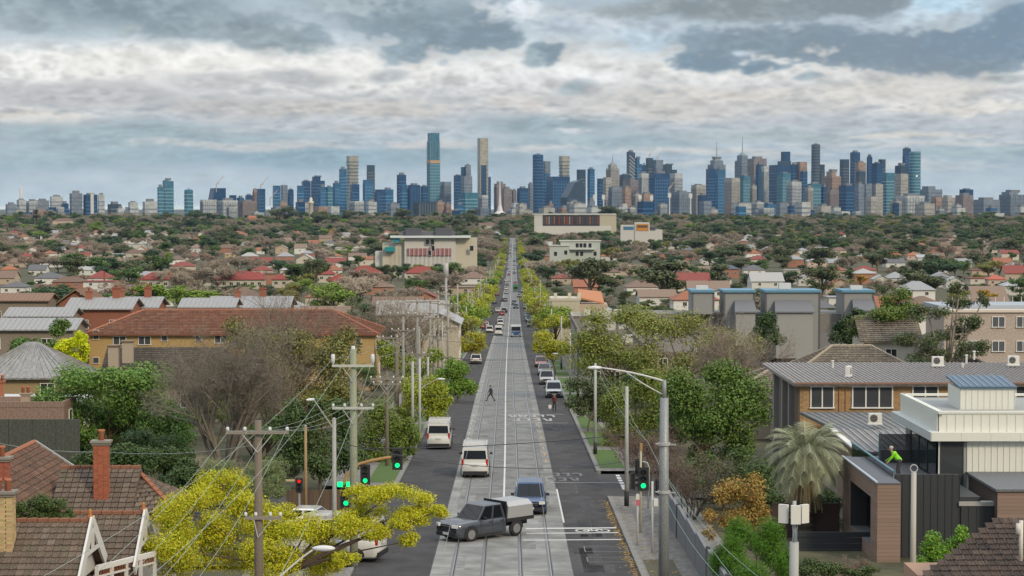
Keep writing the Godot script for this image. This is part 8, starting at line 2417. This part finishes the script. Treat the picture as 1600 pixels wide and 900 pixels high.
	wire(pt(523, 690, 92), pt(970, 722, 118), 0.75, 0.02, "lower dark span wire over the blue car", "tram span wires", M(0.06, 0.06, 0.065, 0.7))
	for s in [-1.607, 1.607]:      # contact wires over each track
		wire(Vector3(rx(60) + s, gy(60) + 5.6, -60), Vector3(rx(190) + s, gy(190) + 5.6, -190), 0.05, 0.009, "contact wire over the %s tram track" % ("left" if s < 0 else "right"), "tram contact wires", M(0.25, 0.22, 0.2, 0.5))
	# service cables on the right
	for q in [[970, 607, 118.0, 1012, 690, 95.0], [1012, 690, 95.0, 1160, 920, 62.0], [940, 590, 140.0, 1012, 690, 95.0], [970, 607, 118.0, 940, 578, 150.0], [1036, 735, 88.0, 1190, 905, 60.0], [1040, 780, 88.0, 1150, 925, 62.0]]:
		wire(pt(q[0], q[1], q[2]), pt(q[3], q[4], q[5]), 0.4, 0.009, "", "service cables on the right", M(0.22, 0.33, 0.28, 0.6))

# ---------------------------------------------------------------- the suburb between
var named := 0
func is_free(x: float, d: float, r: float) -> bool:
	for k in keep_out:
		if x + r > k[0] and x - r < k[1] and d + r > k[2] and d - r < k[3]: return false
	return d > 2540.0 or absf(x - rx(d)) > 13.0 + r

func clear_height(px: float, d: float, h: float) -> float:     # how tall a tree may be here without hiding a house behind it
	for k in shown:
		if k[3] > d + 4.0 and absf(px - k[0]) < k[1] + 3.5 * F / d:
			h = minf(h, hgt(k[2], d))
	return h

func named_clear(px: float, d: float, h: float) -> bool:
	for i in named:
		var k = shown[i]
		if k[3] > d + 4.0 and absf(px - k[0]) < k[1] + 6.0 * F / d and hgt(k[2], d) < h: return false
	return true

func woods_x(d: float) -> float:
	for i in 20:
		var x := rng.randf_range(-0.29, 0.29) * d
		if is_free(x, d, 3.0) and (i > 12 or clear_height(800.0 + x / d * F, d, 12.0) > 8.0): return x
	return 0.29 * d

func make_suburb() -> void:
	rng.seed = 501
	# trees one can pick out: px, top py, height, kind, width
	for q in [[305, 325, 17, "dark", 1.3], [320, 345, 14, "dark", 1.3], [290, 338, 13, "dark", 1.1], [440, 318, 20, "gum", 1.7], [500, 326, 18, "gum", 1.5], [545, 325, 18, "gum", 1.5], [630, 322, 18, "gum", 1.4], [735, 325, 15, "gum", 1.2], [57, 323, 14, "cypress", 1.6], [30, 385, 9, "dark", 1.6], [60, 392, 9, "green", 1.7], [185, 395, 11, "dark", 1.6], [215, 404, 8, "dark", 1.4], [330, 390, 9, "dark", 1.2], [375, 391, 7, "lime", 1.1], [415, 385, 9, "dark", 1.3], [545, 382, 9, "lime", 1.5], [440, 405, 8, "dark", 1.6], [540, 405, 8, "dark", 1.7], [575, 385, 9, "lime", 1.2], [295, 410, 12, "bare", 1.5], [265, 413, 12, "barep", 1.4], [480, 425, 10, "olive", 1.2], [300, 450, 7, "olive", 1.5], [455, 440, 10, "olive", 1.2], [575, 472, 8, "dark", 1.5], [640, 440, 9, "bare", 1.6], [610, 445, 9, "bare", 1.5], [745, 402, 10, "dark", 1.2],
		[950, 320, 16, "gum", 2.0], [985, 328, 14, "gum", 1.6], [835, 345, 11, "olive", 1.6], [880, 352, 9, "green", 1.4], [1045, 336, 15, "dark", 1.3], [1060, 352, 12, "dark", 1.3], [985, 375, 9, "olive", 1.4], [960, 385, 9, "bare", 1.5], [1035, 405, 10, "dark", 1.4], [1080, 413, 9, "green", 1.6], [1105, 425, 8, "green", 1.5], [920, 430, 7, "green", 1.7], [955, 432, 7, "gum", 1.5], [1210, 335, 16, "gum", 1.6], [1240, 345, 14, "gum", 1.5], [1300, 335, 13, "dark", 1.6], [1445, 338, 15, "gum", 1.3], [1350, 385, 11, "gum", 1.3], [1500, 345, 13, "gum", 1.4], [1560, 348, 18, "gum", 1.6], [1590, 360, 18, "gum", 1.4], [1530, 370, 14, "gum", 1.3], [1385, 395, 8, "lime", 1.4], [1430, 405, 8, "barer", 2.2], [1165, 430, 5.5, "amber", 1.5], [1190, 412, 7, "green", 1.4], [1345, 428, 7, "amber", 1.5], [1330, 420, 8, "green", 1.3], [1365, 368, 8, "rust", 1.5], [1250, 360, 12, "green", 1.5], [1455, 435, 6, "amber", 1.4], [1500, 450, 8, "olive", 1.4], [1540, 450, 8, "amber", 1.3], [1230, 385, 10, "bare", 1.4], [1215, 395, 8, "barer", 1.4], [1150, 385, 10, "green", 1.5]]:
		var d := dep(q[1], q[2])
		if d > 3600.0:
			d = 3000.0 + rng.randf() * 300.0
			q[2] = hgt(q[1], d)
		var p := on(q[0], d)
		if absf(p.x - rx(d)) < 9.0: continue
		tree(q[3], p, q[2], q[4], "", "suburban trees")
	# street trees in two rows
	var n := 0
	for side in [-1.0, 1.0]:
		var d := 350.0
		while d < 2300.0:
			var h := rng.randf_range(7.0, 9.8)
			var at := Vector3(rx(d) + side * rng.randf_range(7.9, 9.0), gy(d), -d)
			tree("street" if rng.randf() < 0.45 else ["streetg", "streetg", "olive", "green"][rng.randi() % 4], at, h, rng.randf_range(0.9, 1.25), "", "street trees up the road")
			d += rng.randf_range(12, 22) * (1.0 if d < 900 else 1.6)
	for q in [[20, 246, 7.0], [98, 244, 8.5], [140, 250, 7.5], [192, 246, 7.0], [245, 262, 9.0], [60, 248, 6.0], [285, 262, 8.0]]:
		tree("bare" if int(q[0]) % 3 else "olive", on(q[0], q[1]), q[2], 1.1, "", "suburban trees")
	# gardens at the feet of the larger buildings
	for q in [[578, 752, 409, 1170.0], [832, 968, 361, 2370.0], [966, 1044, 371, 1970.0], [854, 944, 401, 1270.0]]:
		var px: float = q[0]
		while px < q[1]:
			var d: float = q[3] - rng.randf() * 45.0
			var h := hgt(q[2] + rng.randf_range(0.0, 5.0), d)
			var p := on(px, d)
			if absf(p.x - rx(d)) > 12.0: tree(["bare", "green", "gum", "dark", "bare", "olive"][rng.randi() % 6], p, h, rng.randf_range(1.0, 1.5) * clampf(10.0 / h, 0.7, 1.6), "", "suburban trees")
			px += rng.randf_range(3.5, 7.0) * F / d
	named = shown.size()
	# houses and trees filling the blocks, nearest first
	var walls := [[0.70, 0.69, 0.65], [0.55, 0.5, 0.42], [0.36, 0.18, 0.12], [0.60, 0.60, 0.57], [0.45, 0.36, 0.27], [0.66, 0.65, 0.62]]
	var roofs := [[0.36, 0.14, 0.08, "orange"], [0.21, 0.14, 0.105, "brown"], [0.36, 0.37, 0.39, "pale metal"], [0.15, 0.15, 0.165, "slate grey"], [0.28, 0.20, 0.15, "dull tan"], [0.28, 0.07, 0.055, "red"], [0.24, 0.16, 0.12, "brown"], [0.45, 0.45, 0.44, "white"]]
	var houses := 0
	var py := 520.0
	while py > 340.0:
		var d := dep(py)
		var px := -20.0 + rng.randf() * 50.0
		var m := F / d
		while px < 1620.0:
			var p := on(px, d)
			var w := rng.randf_range(10, 15)
			if is_free(p.x, d, w * 0.55):
				var c: Array = walls[rng.randi() % 6]; var r: Array = roofs[rng.randi() % 8]
				var kind: String = ["hip", "hip", "gable_z", "gable_x", "hip", "gable_x", "flat"][rng.randi() % 7]
				var h := 3.3 if rng.randf() < 0.72 else 5.8
				if houses < (150 if py > 400.0 else 258) and rng.randf() < (0.95 if py > 395.0 else 0.7) and d < 3300.0 and named_clear(px, d, h + 2.0):
					var o := house("suburban_house", "", p, {"w": w, "l": rng.randf_range(9, 13), "h": h, "kind": kind, "pitch": rng.randf_range(0.4, 0.62), "wall": M(c[0], c[1], c[2], 0.95), "roof": M(r[0], r[1], r[2], 0.85, 0.0, 0, 0.25), "eave": 0.5, "win": 2 if d < 1300 else 1, "floors": 1 if h < 4 or d > 900 else 2, "chim": [[rng.randf_range(-2, 2), 0.0, 0.8, h * 0.15 + 3.0, [0.34, 0.14, 0.09], 1]] if rng.randf() < 0.3 and d < 900 else []}, rng.randf_range(-0.06, 0.06), "house", "houses of the suburb")
					houses += 1
					later(o, r[3] + " roofed house", p + Vector3(0, h, 0))
			px += (w + rng.randf_range(5, 22)) * m
		py -= maxf(5.0, (py - 322.0) * 0.115)
	var mixes := [["bare", "bare", "barer", "barep", "gum", "bare", "dark", "green", "barer", "lime"], ["gum", "green", "bare", "gum", "dark", "green", "barer", "olive", "gum", "gum"]]
	var counts := {}
	py = 500.0
	while py > 345.0:
		var d := dep(py)
		var m := F / d
		var px := -20.0 + rng.randf() * 40.0
		while px < 1620.0:
			var dd := d * rng.randf_range(0.97, 1.03)
			var p := on(px, dd)
			if is_free(p.x, dd, 1.5):
				var right := px + rng.randfn(0, 160) > 820.0
				var k: String = mixes[1 if right else 0][rng.randi() % 10]
				var name_: String = TREE[k][3]
				var h := rng.randf_range(9.0, 15.5)
				if k == "gum": h *= 1.2
				if d < 420: h *= 0.5
				if rng.randf() < 0.72: h = clear_height(px, dd, h)
				if h > 2.4 and counts.get(name_, 0) < 270:
					counts[name_] = counts.get(name_, 0) + 1
					tree(k, p, h, rng.randf_range(1.25, 1.95), "", "suburban trees")
			px += rng.randf_range(8, 22) * m * (1.0 if d > 700 else 1.1)
		py -= maxf(3.0, (py - 322.0) * 0.075)
	# garden shrubs and hedges filling the yards close by
	n = 0
	while n < 110:
		var d := rng.randf_range(100.0, 250.0)
		var px := rng.randf_range(-10.0, 1610.0)
		var p := on(px, d)
		if not is_free(p.x, d, 0.8) or absf(p.x) < 12.0: continue
		n += 1
		var k: String = ["dark", "green", "dark", "olive", "lime", "gum", "green", "bare"][rng.randi() % 8]
		tree(k, p, rng.randf_range(2.2, 4.6) * (0.8 if d < 130.0 else 1.0), rng.randf_range(1.1, 1.7), "", "garden shrubs")
	n = 0
	while n < 380:
		var py2 := rng.randf_range(385.0, 500.0)
		var d := dep(py2)
		var px := rng.randf_range(-10.0, 1610.0)
		var p := on(px, d)
		n += 1
		if not is_free(p.x, d, 1.0): continue
		tree("shrub" if n % 2 else "hedge", p, rng.randf_range(2.2, 4.2), rng.randf_range(1.6, 2.8), "", "garden shrubs")
	# far woods, too far to tell apart
	for q in [["far_woods", "gum", 1900.0, 4300.0, 1150, "dark far woods below the skyline"], ["far_bare_woods", "bare", 1700.0, 3900.0, 1900, "brown bare woods below the skyline"], ["far_green_woods", "green", 1800.0, 4100.0, 650, "greener far trees scattered through the woods"], ["far_evergreen_woods", "dark", 1800.0, 4100.0, 500, "blue-green far evergreens scattered through the woods"]]:
		var k = kinds[TREE[q[1]][0]]
		var mm := MultiMesh.new()
		mm.transform_format = MultiMesh.TRANSFORM_3D
		mm.mesh = k.list[0][1]
		mm.instance_count = q[4]
		for i in q[4]:
			var d := rng.randf_range(q[2], q[3])
			var s := rng.randf_range(0.7, 1.3) * (1.5 if rng.randf() < 0.15 else 1.0)
			mm.set_instance_transform(i, Transform3D(Basis(Vector3.UP, rng.randf() * TAU).scaled(Vector3(s * 1.6, s, s * 1.6)), Vector3(woods_x(d), gy(d) - 0.5, -d)))
		var o := MultiMeshInstance3D.new()
		o.name = q[0]
		o.multimesh = mm
		var c = TREE[q[1]][1]
		o.material_override = leafy(c[0], c[1], c[2]) if q[1] != "bare" else M(c[0], c[1], c[2], 1.0)
		add_child(o)
		tag(o, q[5], "woods", "", "stuff")

func _ready() -> void:
	make_noises()
	make_view()
	make_ground()
	make_kinds()
	make_old_house()
	make_modern_house()
	make_flats()
	make_tiled_neighbours()
	make_mid_buildings()
	make_city()
	make_near_trees()
	make_cars()
	make_people()
	make_street_things()
	make_suburb()
	name_the_rest()
